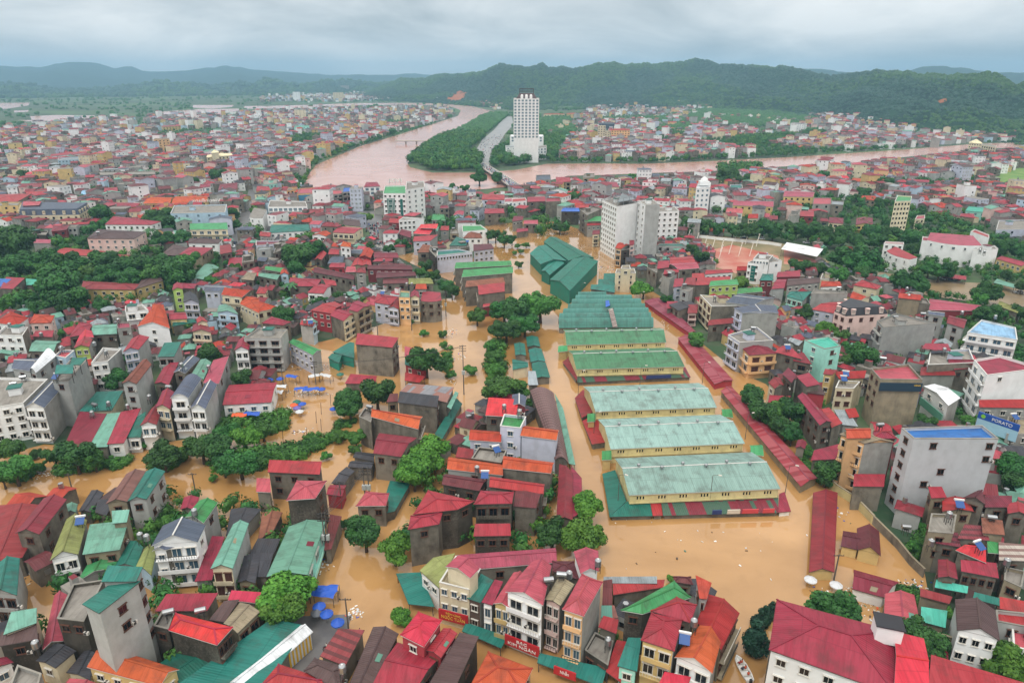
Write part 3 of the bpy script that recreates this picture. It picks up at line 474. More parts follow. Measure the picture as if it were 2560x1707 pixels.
house|crimson sheet roof near the right edge below the tall grey block|8|sF|0.7|dgrey|dred|f1x1 l1x1|1084 1322 62 0 85 36 22 38
house|red gable at the right edge below the tall grey block|8|gy|0.8|dgrey|red|f1x1 l1x1|1120 1298 43 -8 68 34 23 38
house|little crimson roof behind the near arcade|5|gy|0.6|dgrey|dred||778 1644 24 -9 44 30 23 42
lean_to|crimson lean-to left of the peach balcony house|5|sF|0.7|dgrey|red||794 1577 77 7 109 76 24 41
house|small red roof in front of the grand white house|10.5|gx|0.8|dgrey|dred|f2x1 l1x1|1461 2103 82 -10 109 33 13 33
bank_building|large cream bank building with slate mansard and arched dormers|11|m|4|cream|slate|f8x3 r5x4|-3384 4683 397 27 320 291 -194 322
+house|red roof pavilion on the cream mansard building|16|hx|1|maroon|pink||-3414 4780 99 30 19 178 -111 178
house|pale pink institute with brown hipped roof among the trees|11|hx|1.6|pink|dbrown|f6x3 r2x3|-2508 3972 284 -8 263 182 -84 269
house|white pavilion with broad red hipped roof behind the pink institute|10|hx|1.6|white|red|f8x1 r2x1|-2656 4425 309 -7 321 100 -101 290
bank_building|pale blue bank building with rooftop letters|14|f|0|lblue|concf|f5x2|-2302 4602 352 40 244 349 -114 305
apartment_block|cream block with green lean-to roof below the pale blue bank|9|sF|0.7|cream|bgreen|F5x2|-2054 4313 238 16 165 190 -68 161
house|white house with brown hipped roof below the cream block|8|hx|1.2|white|dbrown|f3x2 r1x3|-1920 3981 186 -12 161 110 -49 134
house|low brown hipped roof among the park trees|6|hx|1.2|dgrey|dbrown|f2x1 r2x1|-1986 3770 115 -10 82 179 -51 269
house|red hipped roof with cream end wall at the park edge|7.5|hx|1|tan|red|r3x1|-1859 3725 138 -25 128 161 -19 183
school|long yellow school block with crimson roof among the trees|6|hx|1|yellow|dred|f6x2 r1x1|-2046 3109 260 -11 241 88 -70 139
house|bent yellow wing with brown roof at the end of the school|6|hx|1|yellow|dbrown|f4x1|-1786 3105 62 152 -27 283 -54 168
school|low cream school block with red roof under the trees|5|gx|1|cream|red|f4x1|-2623 3831 242 -41 282 65 -36 160
house|crimson roof strip glimpsed through the park trees|4|sF|0.7|cream|dred||-2250 3794 174 -74 130 25 -21 51
house|black roofed house left of the cream mansard building|7|f|0|black|concf|f2x1 r2x1|-3186 4285 249 -32 194 79 6 106
lean_to|pink lean-to on a plain grey wall near the park|6.5|sF|0.7|grey|pink||-2891 4054 114 -14 75 59 -41 74
house|maroon and white house with crimson roof before the mansard building|8.5|hx|1|maroon|dred|f2x2|-2917 4280 65 53 -8 212 -97 175
house|grey house squeezed against the mansard building|8.5|f|0|lgrey|concf|f2x2|-2888 4404 46 17 19 88 -50 105
apartment_block|ochre block with open galleries at the left edge|11|f|0|yellow|concf|f3x3|-3830 5064 162 23 91 165 -100 165
house|broad red hipped roof at the upper left edge|9|hx|1.6|tan|red|f6x2 r2x1|-4034 5297 194 24 26 462 -230 408
school|cream school block beside the broad red hipped roof|8|gx|0.8|cream|red|f4x2|-4077 5789 161 34 68 171 -97 134
school|yellow school with orange roof and arched gable|9|gx|1.2|yellow|orange|f4x2|-2837 5273 204 14 107 278 -81 305
house|orange roofed wing behind the pale blue bank|9|gx|1.2|yellow|orange|f6x2 r2x1|-2622 5287 248 59 150 318 -116 318
villa|yellow villa with red roof and small stair tower|7.5|hx|1.2|yellow|red|f4x1 r2x1|-3117 5156 260 56 206 228 -81 268
shed|dark unfinished slab building with open decks|9|f|0|dgrey|concf|f9x3|-4183 6886 614 81 495 335 -133 247
house|white house with bright orange hipped roof at the left edge|9|hx|1.6|white|orange|f3x2 r1x1|-2055 2549 114 -28 101 59 -30 145
villa|pink villa with terracotta roof and scalloped balconies|8.5|hx|1|pink|rorange|f2x1 r1x2|-1921 2560 85 3 41 96 -55 113
house|white modern house with yellow trim at the left edge|10|f|0|white|concf|f3x2|-1931 2390 105 -8 67 81 -28 93
lean_to|red lean-to in front of the pink villa|6|sF|0.7|dgrey|red||-1863 2476 84 -6 54 54 -11 42
house|white house with tall orange gable facing the viewer|9.5|gy|2.2|white|orange|f1x2|-1458 2494 140 -22 24 188 -50 220
+house|orange hip roof behind the tall orange gable|10|hx|1.2|white|orange||-1485 2667 73 -27 8 87 -42 94
house|red hipped roof beside the pale green shed|8|hx|1.2|dgrey|red|f2x1 r2x1|-1678 2415 53 38 2 149 -58 162
house|brighter red gable in front of the red hipped roof|8|gy|1|dgrey|bred|f2x1 r1x1|-1617 2360 35 55 -16 129 -44 104
shed|greyish green gabled shed between houses on the left|7|gx|0.8|dgrey|green|f2x1 r2x1|-1622 2465 91 14 29 127 -62 116
house|plain grey house with a pink roof terrace and tank|10|f|0|grey|pink|f1x1|-1511 2456 44 12 7 77 -46 80
house|white modern house with stacked planted terraces|9|f|0|white|concf|F2x1|-1603 2683 81 28 15 105 -42 79
house|narrow lime green house with a red gable|10|gy|1|lime|red|f1x3|-1536 2960 43 17 -1 104 -36 90
house|red hip roof behind the narrow lime house|8|hx|1|dgrey|red|f2x1 r1x1|-1570 3060 91 -10 71 72 -36 91
villa|lavender villa with charcoal gable|9|gy|1.4|lav|dark|F2x2|-1422 2812 74 -6 10 110 -55 133
house|lavender house with blue grey lean-to roof|8|gx|0.8|lav|slate|f2x1 r1x1|-1413 3005 69 0 94 91 -44 113
villa|cream villa with bright orange hipped roof|9.5|hx|1.4|cream|orange|F2x2|-1294 2906 107 -38 106 70 -29 113
house|vivid orange roof right of the cream villa|8|hx|1.2|cream|orange|f5x1 r2x1|-1182 2823 129 -127 56 83 -25 118
house|pale blue house with greyish green gable|9.5|gy|1.2|lblue|green|F2x3|-1216 2665 100 -27 47 57 -28 92
house|small yellow cottage with red roof|6|gx|0.8|yellow|red|f2x1 r1x1|-1421 2673 70 11 22 98 -43 87
house|curved teal roof over a courtyard|4|vx|0.8|dgrey|teal||-1401 2646 76 54 45 84 -22 87
house|cream house front with crimson roofs and arched window|8.5|gy|1.2|cream|dred|F2x2|-1232 2463 82 -12 24 87 -28 74
+tower_block|small cream attic tower with a red gable|10.5|gy|1|cream|red|f1x1|-1226 2504 38 13 -2 67 -24 48
lean_to|red lean-to over a stained house left of the big trees|7|sF|0.7|dgrey|red||-2409 3085 66 -6 15 157 -91 176
lean_to|bright blue lean-to roof at the left edge|7|sF|0.7|dgrey|blue||-2471 3130 54 -19 24 93 -41 102
house|turquoise canopy left of the big trees|5|sF|0.7|dgrey|mint||-2375 3212 49 0 25 70 -60 90
shed|grey green curved shed at the park corner|4|vy|0.8|dgrey|green||-1627 3323 59 20 47 257 -60 326
house|old tan roof beside the street at the park corner|6|hx|1|dgrey|tan|f2x1 r2x1|-1349 3277 72 -20 39 121 -19 142
house|grey house with red roof above the broad hipped roof|8|gx|1|grey|dred|f4x2|-4483 6138 277 51 138 294 -153 234
house|grey flat roofed house left of the dark slab building|10|f|0|grey|concf|r1x2 f1x2|-4185 6581 98 98 33 220 -68 121
house|grey house in front of the dark slab building|9|f|0|grey|concf|f1x2|-3564 6266 123 67 59 192 -63 125
villa|white villa with red roof near the busy street|9|hx|1|white|red|F2x2|-2743 6071 70 64 -16 273 -82 210
house|stained house with red roofs beside the busy street|8|hx|1|tan|dred|f5x1 r2x1|-2534 5953 123 122 -23 512 -140 392
house|red hipped house in front of the dark slab|7|hx|1|dgrey|red|f2x1|-3524 5957 94 60 -40 293 -125 239
house|pale mint house with arched openings|7|vx|0.8|mint|lblue|f3x1|-3636 5812 105 57 -13 267 -120 236
house|stained house with rusty roof right of the red hipped house|9|gx|0.6|dgrey|rust|f2x1|-3274 5829 184 0 100 149 -53 119
house|red roofed stained house beside the mint house|7|hx|1|dgrey|red|f2x1 r2x1|-3961 5957 71 60 5 161 -59 105
house|small red hip roof across the busy street|8|hx|1|grey|red|f2x1 r2x1|-1567 4183 78 -31 43 95 -37 127
apartment_block|stained block beside the busy street|8|f|0|dgrey|concf|f2x1 r2x1|-1430 3520 47 45 -4 190 -55 165
house|red roof on a stained wall beside the busy street|8|sF|0.7|dgrey|dred|f2x1 r2x1|-1621 3710 47 50 -20 209 -73 182
lean_to|low red lean-to beside the busy street|4|sF|0.7|dgrey|red||-1552 3626 91 -23 30 143 -44 143
office_block|large white office block with a steel service frame|11|f|0|white|concf|F8x3|-1787 5019 281 22 209 234 -83 298
+house|curved white wing of the office block|11|a|3|white|concf|f3x3|-1795 4663 115 -77 34 246 -83 323
house|civic hall with a vivid turquoise hipped roof and white columns|7.5|hx|1.4|white|teal|f7x1|-1540 4285 239 75 174 274 -71 256
+house|white annex of the civic hall|6|f|0|white|concf|f2x1|-1594 4274 56 0 20 127 -30 128
hotel|peach and blue hotel with red letters near the river|11.5|f|0|peach|pink|f6x2 r1x3|-1742 5585 230 95 139 381 -61 289
shop_house|grey shop house with open balconies beside the hotel, left|10.5|f|0|grey|pink|F3x3|-1484 5593 91 72 39 257 -54 257
shop_house|grey shop house with blue roof beside the hotel, middle|12|f|0|grey|blue|F3x3|-1383 5637 92 57 29 309 -53 254
shop_house|narrow glass fronted grey shop house beside the hotel, right|12|f|0|lblue|concf|f2x4|-1282 5665 39 58 0 220 -40 162
house|white corner house with dark red hipped roof by the roundabout|11|hx|1.6|white|red|F3x3|-1281 5987 137 32 62 288 -34 274
tower_block|white tower with green glass strips and green roof|23|f|0|white|bgreen|f5x6 r2x5|-912 4874 163 0 105 372 -47 361
+house|windowed white half of the green roofed tower|26|f|0|white|concf|f3x6|-744 4847 114 131 77 416 -51 387
apartment_block|plain white block at the foot of the green roofed tower|11|f|0|white|concf|f4x3|-752 4519 107 41 159 67 13 113
shop_house|red walled shop left of the plain white block|9|sF|0.7|maroon|red|F1x2|-826 4539 79 -18 66 93 -8 112
house|grey house with a bright red roof canopy|9.5|sF|0.7|dgrey|bred|f2x1 r2x1|-613 4176 106 -31 121 234 21 225
house|lavender house with small red roof by the street|8.5|sF|0.7|lav|red|f2x2|-590 4005 103 14 135 155 -6 100
apartment_block|long lavender grey block with a row of tiny windows|10|f|0|lav|teal|f12x1|-405 3600 187 83 106 150 -9 116
house|black glass front of the long lavender block|10|f|0|black|concf|f2x3|-461 3729 57 -172 44 -13 -6 105
apartment_block|plain pale block with maroon roof right of the long lavender block|9|sF|0.7|lav|maroon|f4x2 r1x1|-216 3740 115 62 97 150 -7 137
house|white house with green roof terrace by the flooded park|9|f|0|white|bgreen|f2x1|-312 4257 154 56 105 210 -16 203
house|white house with old brown hipped roof by the flooded park|8|hx|1.2|white|rust|f3x1 r2x1|-299 4115 117 6 102 131 29 202
house|long dark row with maroon roof in the crowded quarter|7|gx|0.8|dgrey|maroon|f6x1|-1013 3372 238 -140 228 -61 -21 107
house|upper long maroon roof in the crowded quarter|7|gx|0.6|maroon|maroon|f6x1 r1x1|-751 3436 239 -15 216 81 -9 81
house|middle long maroon roof in the crowded quarter|7|gx|0.7|dgrey|maroon|f2x1|-674 3265 195 44 174 118 -15 114
house|lower long maroon roof in the crowded quarter|6|gx|0.6|dgrey|maroon|f2x1 r1x1|-628 3197 123 13 105 100 -15 96
house|moss green end of the lower long roof|6|gx|0.6|dgrey|olive|f2x1 r1x1|-502 3191 121 9 94 110 -15 106
tower_block|slim grey stair tower with small red roof|11|hx|1|grey|dred|f1x2|-763 3227 55 -14 24 113 -6 75
house|broad red hipped roof in the crowded quarter|7|hx|1.2|dgrey|red|f2x1 r2x1|-1061 3126 134 -6 124 116 -42 151
house|house with red gable and white balcony beside the palms|7|gx|1|white|red|F2x1|-946 3020 81 -17 85 110 29 146
house|red roof right of the broad red hipped roof|7|gx|0.8|dgrey|red|f1x1 r1x1|-892 3148 56 -15 24 75 -52 117
house|red house with all red walls beside the white grid block|8.5|gx|0.8|red|red|f3x2 r1x1|-846 2721 98 -43 118 64 72 122
house|left half of the white grid fronted block with red roof|9|gx|0.8|cream|red|R2x3|-745 2641 72 -73 104 28 18 82
house|right half of the white grid fronted block with red roof|11|gx|0.8|tan|red|R2x3|-672 2659 45 -35 84 50 12 121
house|lavender house with red hipped roof by the junction|9|hx|1.2|lav|red|f2x2|-596 2812 76 -36 95 81 -11 133
house|lavender bay with steep red gable by the junction|8|gy|1|lav|dred|F2x2|-530 2770 50 -22 37 123 1 107
house|narrow peach yellow house by the junction|12.5|f|0|peach|green|f2x3|-482 2779 48 -6 35 85 -10 98
house|narrow cream house with red gable and arches by the junction|12|gy|1|cream|red|F1x3|-436 2790 42 -4 25 87 -7 74
house|stained round corner house with red roof by the junction|9.5|a|1.8|dgrey|red|f3x2 r1x2|-396 2818 90 9 74 125 -7 145
house|small orange red gable behind the corner house|11|gx|1|grey|rorange|f1x2 r1x1|-435 2944 53 0 38 86 -2 86
house|long green roofed house, rear one of two beside the trees|10|sF|0.7|dgrey|bgreen|L1x2|-290 3335 290 60 284 130 1 90
house|long green roofed house, front one of two beside the trees|10.5|sF|0.7|dgrey|bgreen|L1x2|-242 3158 247 77 247 169 3 108
house|terracotta sheet roof below the green roofed houses|9.5|sF|0.7|dgrey|rust|L1x2|-216 3024 186 54 175 140 1 79
house|dark house with tall red roof before the terracotta roof|10|sF|0.7|dgrey|red|L1x2|-147 2890 114 50 112 174 -11 125
house|low pinkish roof with maroon wall beside the big trees|5|sF|0.7|maroon|pink||-130 2868 82 52 52 87 3 63
villa|cream villa with dark red tiered roof, left of a pair|7|hx|1.4|cream|dred|f2x1|-1465 4893 118 42 42 282 -63 246
villa|cream villa with dark red roof, right of a pair|7|hx|1.2|cream|dred|F2x1|-1356 4977 122 -13 60 221 -50 198
house|cream cottage with brown hipped roof by the roundabout|7|gx|1|cream|dbrown|f4x1 r2x1|-1136 4565 129 -54 75 169 -44 227
apartment_block|cream and turquoise corner block with a red roof|8.5|gx|0.6|cream|red|F4x1 r2x2|-1131 4255 144 -32 168 132 13 184
house|white house with small orange roofs beside the civic hall|7|gy|1.2|white|rorange|F2x2|-1260 4244 98 -32 113 48 33 113
house|white house with red hip roof beside the civic hall|7|hx|1|white|red|f1x1|-1294 4341 62 10 34 118 -28 135
tower_block|very slim white tower house with orange cap|11|hx|1.2|white|orange|f2x3|-969 3778 67 -26 45 81 -9 123
house|red gable house left of the very slim white tower|6|gy|1|dgrey|red|f1x1 r2x1|-1088 3655 41 7 32 161 -17 208
house|red roof directly left of the very slim white tower|7|gx|1|dgrey|red|f1x1 r2x1|-1033 3750 63 -5 38 117 -16 143
house|maroon house with orange and red gable|7|gy|1.2|maroon|rorange|f2x1 r2x1|-846 3688 69 -24 57 134 -10 219
house|long crimson roof right of the maroon gable|6|gx|0.8|dgrey|dred|f2x1 r2x1|-767 3710 138 0 107 119 -24 119
house|red gable in the crowded quarter, left of twins|5.5|gy|0.8|tan|red|f2x1 r2x1|-862 3535 68 30 32 175 -11 180
house|red gable in the crowded quarter, right of twins|5.5|gy|0.8|tan|red|f1x1 r2x1|-810 3551 57 14 28 135 -17 147
house|red curved roof above the upper long maroon roof|5.5|gx|0.6|dgrey|red|f2x1 r1x1|-766 3643 109 14 102 92 26 109
house|red house with red walls left of the stair tower|6|gx|0.6|red|red|f2x1 r1x1|-967 3506 83 -5 67 90 -11 95
house|faded pink roof beside the stair tower|6|sF|0.7|dgrey|pink|f1x1 r1x1|-859 3409 56 6 34 86 -12 86
house|curved grey sheet roof below the very slim white tower|5|vx|1|dgrey|slate||-1006 3623 80 30 63 157 -3 177
house|dark house with blue grey roof right of the slim tower|6.5|gx|0.6|dgrey|slate|f2x1 r2x1|-928 3796 83 -13 56 105 -1 91
house|old house with brown hip roof by the wet street|7.5|hx|1|dgrey|rust|F1x1|-534 3768 68 7 68 173 7 206
house|grey house with dark teal hipped roof|9.5|hx|1.2|grey|teal|f1x1|-362 3850 100 5 98 145 26 240
house|bungalow with light green hipped roof behind the white tower|6.5|hx|1.2|grey|bgreen|f3x1 r2x1|-564 4759 102 -12 67 202 -14 215
apartment_block|stained concrete block right of the white tower|8.5|f|0|dgrey|pink|f2x2|-539 5092 69 22 48 162 -9 147
house|pale blue house with pink red gable|7|gy|1|lblue|pink|f2x2|-422 4893 71 13 69 170 5 157
house|cottage with orange hip near the riverside|7|gy|1|cream|rorange|f2x1 r2x1|-333 4676 64 19 48 179 0 161
house|lavender house with tiered red roofs near the bridge|9.5|hx|1|lav|red|f3x2|-240 5417 182 -10 179 239 -2 295
house|stained house with red roof near the white block|8.5|hx|1|dgrey|red|f2x2|-199 4884 146 25 136 208 -2 199
house|cream flat house with a blue panel|7.5|f|0|cream|concf|f1x1|-386 5216 140 -32 160 310 45 331
apartment_block|plain blue green block by the river bank|11|f|0|mint|concf|f4x2 r2x1|-2194 6096 99 85 3 383 -93 299
house|yellow house with red tiered roof by the river bank|9|hx|1.2|yellow|red|f3x1|-2182 5888 112 48 1 312 -87 278
apartment_block|plain peach block left of the hotel|9.5|f|0|peach|concf|f3x2 r2x1|-1920 5885 77 60 41 184 -38 184
house|light green vaulted roof in the crowded quarter|6.5|vx|0.8|dgrey|bgreen|f2x1 r1x1|-1285 3443 108 -53 98 33 -15 66
house|dark house with blue green roof in the crowded quarter|7|gx|0.8|dgrey|green|f3x1|-1269 3301 116 -69 113 24 -16 65
house|pale blue house with orange gable in the crowded quarter|8|gy|1|lblue|rorange|f1x2|-1157 3295 44 0 8 83 -20 83
apartment_block|pale grey flat block with skylights|8.5|f|0|lgrey|pgrey|f1x2|-1445 3778 70 34 78 66 -16 87
house|pink red roof in front of the civic hall|5|gx|0.6|dgrey|pink||-1313 3896 110 13 73 123 -31 123
apartment_block|lavender grey block behind the flat pale one|7|f|0|lav|dred|f4x1 r1x1|-1511 3962 124 56 101 129 -45 129
tower_block|dark stair tower beside the park trees|8|f|0|dgrey|concf|f2x1 r2x1|-1333 3735 35 103 -25 297 -64 297
house|red hipped roof beside the bright orange roof|7.5|hx|1|dgrey|red|f2x1 r1x1|-1008 2588 96 -26 114 16 13 83
house|wide bright orange hip roof near the palms|7.5|hx|1.4|cream|orange|f2x1 r1x1|-1078 2724 56 44 64 76 -59 169
house|small red roof with solar heater by the lavender house|8|gx|0.8|lblue|red|R1x1|-845 2557 59 -25 65 17 -1 66
house|red hip roof left of the palms|6|hx|1|cream|red|f1x1 r1x1|-1190 3039 46 0 27 88 -24 115
house|red roofed house at the street side|6|gx|0.6|dgrey|dred|f2x1 r2x1|-725 4322 92 -111 72 82 -2 150
canopy|bright red rooftop canopy|11|c|0.3|dgrey|bred||-583 4267 111 -16 106 119 -5 102
house|dark terrace behind the long lavender block|9|f|0|dgrey|concf|f2x1 r1x1|-309 3796 65 54 52 164 2 150
house|small red hip roof behind the grey house with red canopy|7.5|hx|1|grey|red|f1x1 r2x1|-464 4367 58 0 46 138 -6 138
house|small tan house with open galleries|7.5|f|0|tan|concf|F1x2|-392 4269 55 0 38 131 -5 132
house|white house with pink roof at the market approach|9|f|0|white|pink|f3x3|-59 5346 102 25 103 205 2 179
hotel|white hotel tower with window grid and rooftop pergola|31|f|0|white|concf|f7x10|541 4122 57 -221 192 -106 144 148
tower_block|blank white slab tower joined to the hotel|32|f|0|white|concf|f2x9|735 4032 23 -138 111 -110 102 57
apartment_block|plain white annex block with roof terrace right of the slab tower|20|f|0|white|concf|f4x5 l2x4|919 4337 149 30 156 195 36 174
house|low grey building behind the red roofed cluster|6|f|0|lgrey|teal|f4x2|864 4004 174 -19 166 63 25 52
tower_block|slender white tower with ornate crown and arched window|24|f|0|white|white|f3x6 r1x6|1342 5044 111 37 191 303 83 268
house|building with narrow yellow front and grey side left of the hotel|14|f|0|dgrey|concf|F1x4|471 4735 29 -199 156 42 106 136
house|green roof terrace left of the hotel tower|10|sF|0.7|dgrey|bgreen|f2x1 l2x1|482 4525 114 15 129 151 26 132
house|red roof on a grey house at the hotel foot|8|gx|1|grey|red|f3x1 l1x1|494 4488 97 28 111 145 25 138
house|pale narrow house at the hotel foot|8|gx|0.8|cream|dred|F1x3|500 4214 49 16 64 139 19 123
house|plain white house with red roof terrace near the bridge|10|f|0|white|red|f3x3|0 5277 116 75 106 213 0 171
house|dark stained high house with white windows|12|f|0|dgrey|red|r1x4|254 5170 119 38 121 198 11 198
house|dark red roofed house left of the stained high house|9|gx|0.8|dgrey|red|f2x1 l2x1|119 5346 145 25 149 259 6 232
house|black stained house with a faded blue roof|9.5|gx|0.6|black|blue|f2x1 l2x1|352 4914 135 0 140 144 28 144
house|peach narrow house with orange roof before the hotel|10.5|gx|1|peach|rorange|F1x3|577 3755 32 -26 96 79 49 140
house|narrow black walled house before the hotel|9.5|f|0|black|concf|f1x3|610 3737 50 26 66 118 18 91
house|pink narrow house before the slab tower|12|gx|1|pink|dred|F1x4|656 3749 31 26 48 136 20 136
shed|longest dark green market shed, rear right of four|6.5|gy|1.8|teal2|teal2||309 3628 147 63 -35 585 -117 455
shed|dark green market shed, rear left of four|6|gy|1.8|teal2|teal2||153 3568 146 75 51 459 -52 243
shed|large dark green market shed, nearest of four|7|gy|2|teal2|teal2||185 3238 84 -190 282 361 149 409
shed|smallest dark green market shed of four|5.5|gy|1.2|teal2|teal2||151 3454 41 -83 134 161 72 232
house|cream four storey house standing in the flood before the hotel|9.5|f|0|cream|concf|f2x3|511 3272 100 -8 107 78 17 71
+house|cream stair turret on the four storey house|12|f|0|cream|concf|f1x1|536 3261 46 -10 53 63 14 58
market_stall|teal stall roof left of the cream four storey house, rear|4|sF|0.7|dgrey|teal||464 3343 58 0 72 96 13 89
market_stall|teal stall roof left of the cream four storey house, middle|4|sF|0.7|dgrey|teal||425 3246 82 -10 95 81 11 81
market_stall|teal stall roof left of the cream four storey house, front|4|sF|0.7|dgrey|teal||380 3179 110 -58 124 48 9 51
awning|long grey sheet canopy behind the vaulted sheds|3|c|0.3|dgrey|pgrey||367 3101 180 -81 189 -26 7 44
vaulted_shed|dull green barrel vault shed, nearest of its row|2.4|vx|3.5|dgrey|vault||195 2669 396 11 399 65 1 54
vaulted_shed|dull green barrel vault shed, second of its row|2.4|vx|3.5|dgrey|vault||197 2736 398 11 398 65 13 51
vaulted_shed|dull green barrel vault shed, third of its row|2.4|vx|3.5|dgrey|vault||217 2800 380 14 377 61 18 50
vaulted_shed|dull green barrel vault shed, fourth of its row|2.4|vx|3.5|dgrey|vault||243 2860 350 10 347 65 15 56
vaulted_shed|dull green barrel vault shed, fifth of its row|2.4|vx|3.5|dgrey|vault||266 2936 323 6 314 57 15 49
vaulted_shed|dull green barrel vault shed, farthest of its row|2.4|vx|3.5|dgrey|vault||289 2999 271 7 255 46 12 42
vaulted_shed|short green barrel vault shed behind the row|2.4|vx|3.5|dgrey|vault||306 3052 138 4 134 36 10 36
awning|grey and pale sheets lying across the barrel vault sheds|6.3|c|0.3|dgrey|ribgrey||416 2799 22 20 7 -227 -13 -233
awning|small blue sheet lying across the barrel vault sheds|6.4|c|0.3|dgrey|blue||408 2826 22 23 26 93 10 85
house|mouldy concrete terrace at the left of the red roofed cluster|8|f|0|dgrey|concf|f2x1 l2x1|699 3431 30 -105 65 44 27 89
lean_to|red lean-to at the left of the red roofed cluster|8.5|sF|0.7|dgrey|red||739 3380 67 28 93 143 34 138
house|broad red roof at the back of the red roofed cluster|8|gx|0.8|dgrey|red|f2x1 l2x1|820 3470 148 23 167 190 45 166
house|pinkish roof in the middle of the red roofed cluster|9|gx|0.6|dgrey|pink|f2x1 l2x1|842 3347 113 30 127 152 -23 119
house|red conservatory roof at the front of the red roofed cluster|9.5|gx|0.8|maroon|red|f2x1|743 3242 85 40 93 101 26 95
house|grey house with white edged window below the conservatory roof|8.5|f|0|grey|concf|L1x2|741 3268 23 -78 100 50 26 60
lean_to|long red lean-to left of the bright green roofs|9|sF|0.7|dgrey|red||856 3071 171 24 202 130 37 105
house|small red roof left of the long red lean-to|9|sF|0.7|lav|red|f1x2 l1x1|747 3041 51 18 77 131 32 116
house|crimson roof left of the long red lean-to|9.5|sF|0.7|dgrey|dred|f1x1 l2x1|804 3072 52 -18 78 102 31 83
house|red roof behind the long red lean-to|8.5|sF|0.7|dgrey|red|f2x1 l1x1|875 3209 67 10 77 69 16 63
house|red roofed house below the sports ground|7.5|gx|0.6|white|red|f5x1 l1x1|967 3313 155 41 156 98 28 83
house|bright green roof over a lime loft|9.5|sF|0.7|lime|bgreen|f4x2 l1x1|913 3042 146 27 157 94 23 61
house|bright green roof further right of the lime loft|9|sF|0.7|dgrey|bgreen|f2x1 l1x1|1011 2939 128 33 138 79 25 62
house|cream fronted house with white side wall and steel tank|11|f|0|cream|concf|F3x3|823 2861 6 -164 154 -152 96 -39
house|charcoal blue gabled roof behind the cream fronted house|12|gx|1|lgrey|slate|f1x3 l2x2|893 2722 100 -44 231 60 102 123
house|slate roofed lavender house with arched gate feature|13|gx|1|lav|slate|F1x3|894 2617 13 -68 158 -68 181 31
apartment_block|tall pale lavender block beside the market arcade|11.5|f|0|lav|concf|F2x3|795 2350 19 -77 147 -55 134 82
villa|peach villa with balconies and dark red hipped roof|9|hx|1.2|peach|dred|F2x2 R2x2|825 2315 6 -104 113 -84 92 11
house|crimson roof on a stained wall below the cream fronted house|7|sF|0.7|dgrey|dred|f2x1 l1x1|786 2576 110 26 123 71 13 45
house|white fronted slim house near the round tree|9|f|0|lgrey|concf|f1x2|773 3010 27 -43 63 17 21 56
house|dark low house near the round tree|6|gx|0.6|dgrey|dark|f2x1 l2x1|694 2876 23 -90 131 -15 108 48
lean_to|red lean-to house beside the arcade|6|sF|0.7|pink|dred|F1x2|748 2757 41 0 72 104 27 96
house|low red roofs next to the round tree|5|sF|0.7|dgrey|red||679 2846 51 15 67 85 18 85
office_block|white modern office with glass front near the sports ground|11|f|0|white|concf|f3x3 r2x1|1211 3416 48 -29 189 33 164 173
+house|white penthouse box on the modern office|13|f|0|white|concf|f5x1|1237 3416 73 -22 127 69 64 116
house|maroon house with teal roof right of the modern office|8|hx|1|maroon|teal|f2x1 l2x1|1197 3188 68 0 110 118 56 118
house|small orange red roof beside the modern office|6|gx|1|tan|rorange|f2x1 l1x1|1166 3440 68 0 85 88 32 88
apartment_block|cream cinema like block carrying a green billboard|10|gy|1|cream|red|f6x2 l2x1|743 5974 194 62 213 358 36 290
house|blank white box house behind the cream block|9|f|0|white|concf|f3x2 l2x1|899 6402 105 14 140 265 49 230
house|tiered pagoda roofed corner building near the bridge|10|hx|1.4|tan|red|F3x2|402 6332 139 34 155 362 18 343
house|grey flat building at the bridge head|9.5|f|0|grey|slate|f2x1|224 6508 142 36 155 380 14 351
house|tall stained building near the river bank|11|f|0|tan|concf|F2x2|666 6545 114 37 146 323 39 285
house|white cottage beside the cream block|7|gx|1|white|red|f2x1|599 5928 80 29 101 233 29 202
apartment_block|cream block left of the slender white tower|10|f|0|cream|pink|f2x3|1446 6067 75 -31 121 160 57 188
office_block|lavender office with dark windows right of the slender tower|9|f|0|lav|teal|f3x2|1911 6071 102 -31 168 195 56 181
house|pale blue cottage with red roof behind the hotel|7|hx|1|lblue|red|f3x1 l2x1|1135 6079 101 0 146 237 46 237
house|green roof beside the dark stained high house|6|gx|0.6|dgrey|bgreen|f2x1 l2x1|382 5349 79 24 82 173 10 148
house|red roofed grey house by the flooded park|7|gx|1|grey|dred|f3x1 l2x1|0 4676 77 58 79 197 16 197
house|stained house with pink roof by the flooded park|6.5|gx|0.8|dgrey|pink|f2x1 l2x1|78 4626 98 -7 103 133 7 121
house|low red roof at the flooded park edge|4|gx|0.6|dgrey|red||29 4464 80 51 75 139 4 121
house|red roofed house behind the yellow fronted building|9.5|gx|1|dgrey|red|f2x1 l2x1|471 5058 98 14 112 152 16 124
house|terrace house with triple pink gables|7|gx|1|white|pink|F3x1|1575 5041 106 -64 168 134 64 157
school|long yellow school with pale pink roof|8|gx|1|yellow|pink|f6x1 l2x1|1691 5258 288 -70 375 172 74 197
house|cream house with stepped orange gable|7|gx|1|cream|rorange|F2x2|1659 4792 73 0 129 166 60 164
auditorium|large white auditorium with sweeping pink roof|12|a|6|white|pink|f5x1|2395 3885 230 -136 338 116 134 201
+house|curved side bay of the white auditorium|11.5|f|0|white|red||2380 3907 19 -28 86 72 62 103
+apartment_block|right stair block of the white auditorium with glass strip|11|f|0|white|concf|r1x4|2532 3675 163 38 194 116 111 103
+tower_block|rear stage tower of the white auditorium|12|f|0|white|red||2796 4123 -5 -181 52 -92 66 64
house|small curved white annex with red roof|8|a|2.5|white|red|f4x2|2122 3791 23 -198 89 -155 104 101
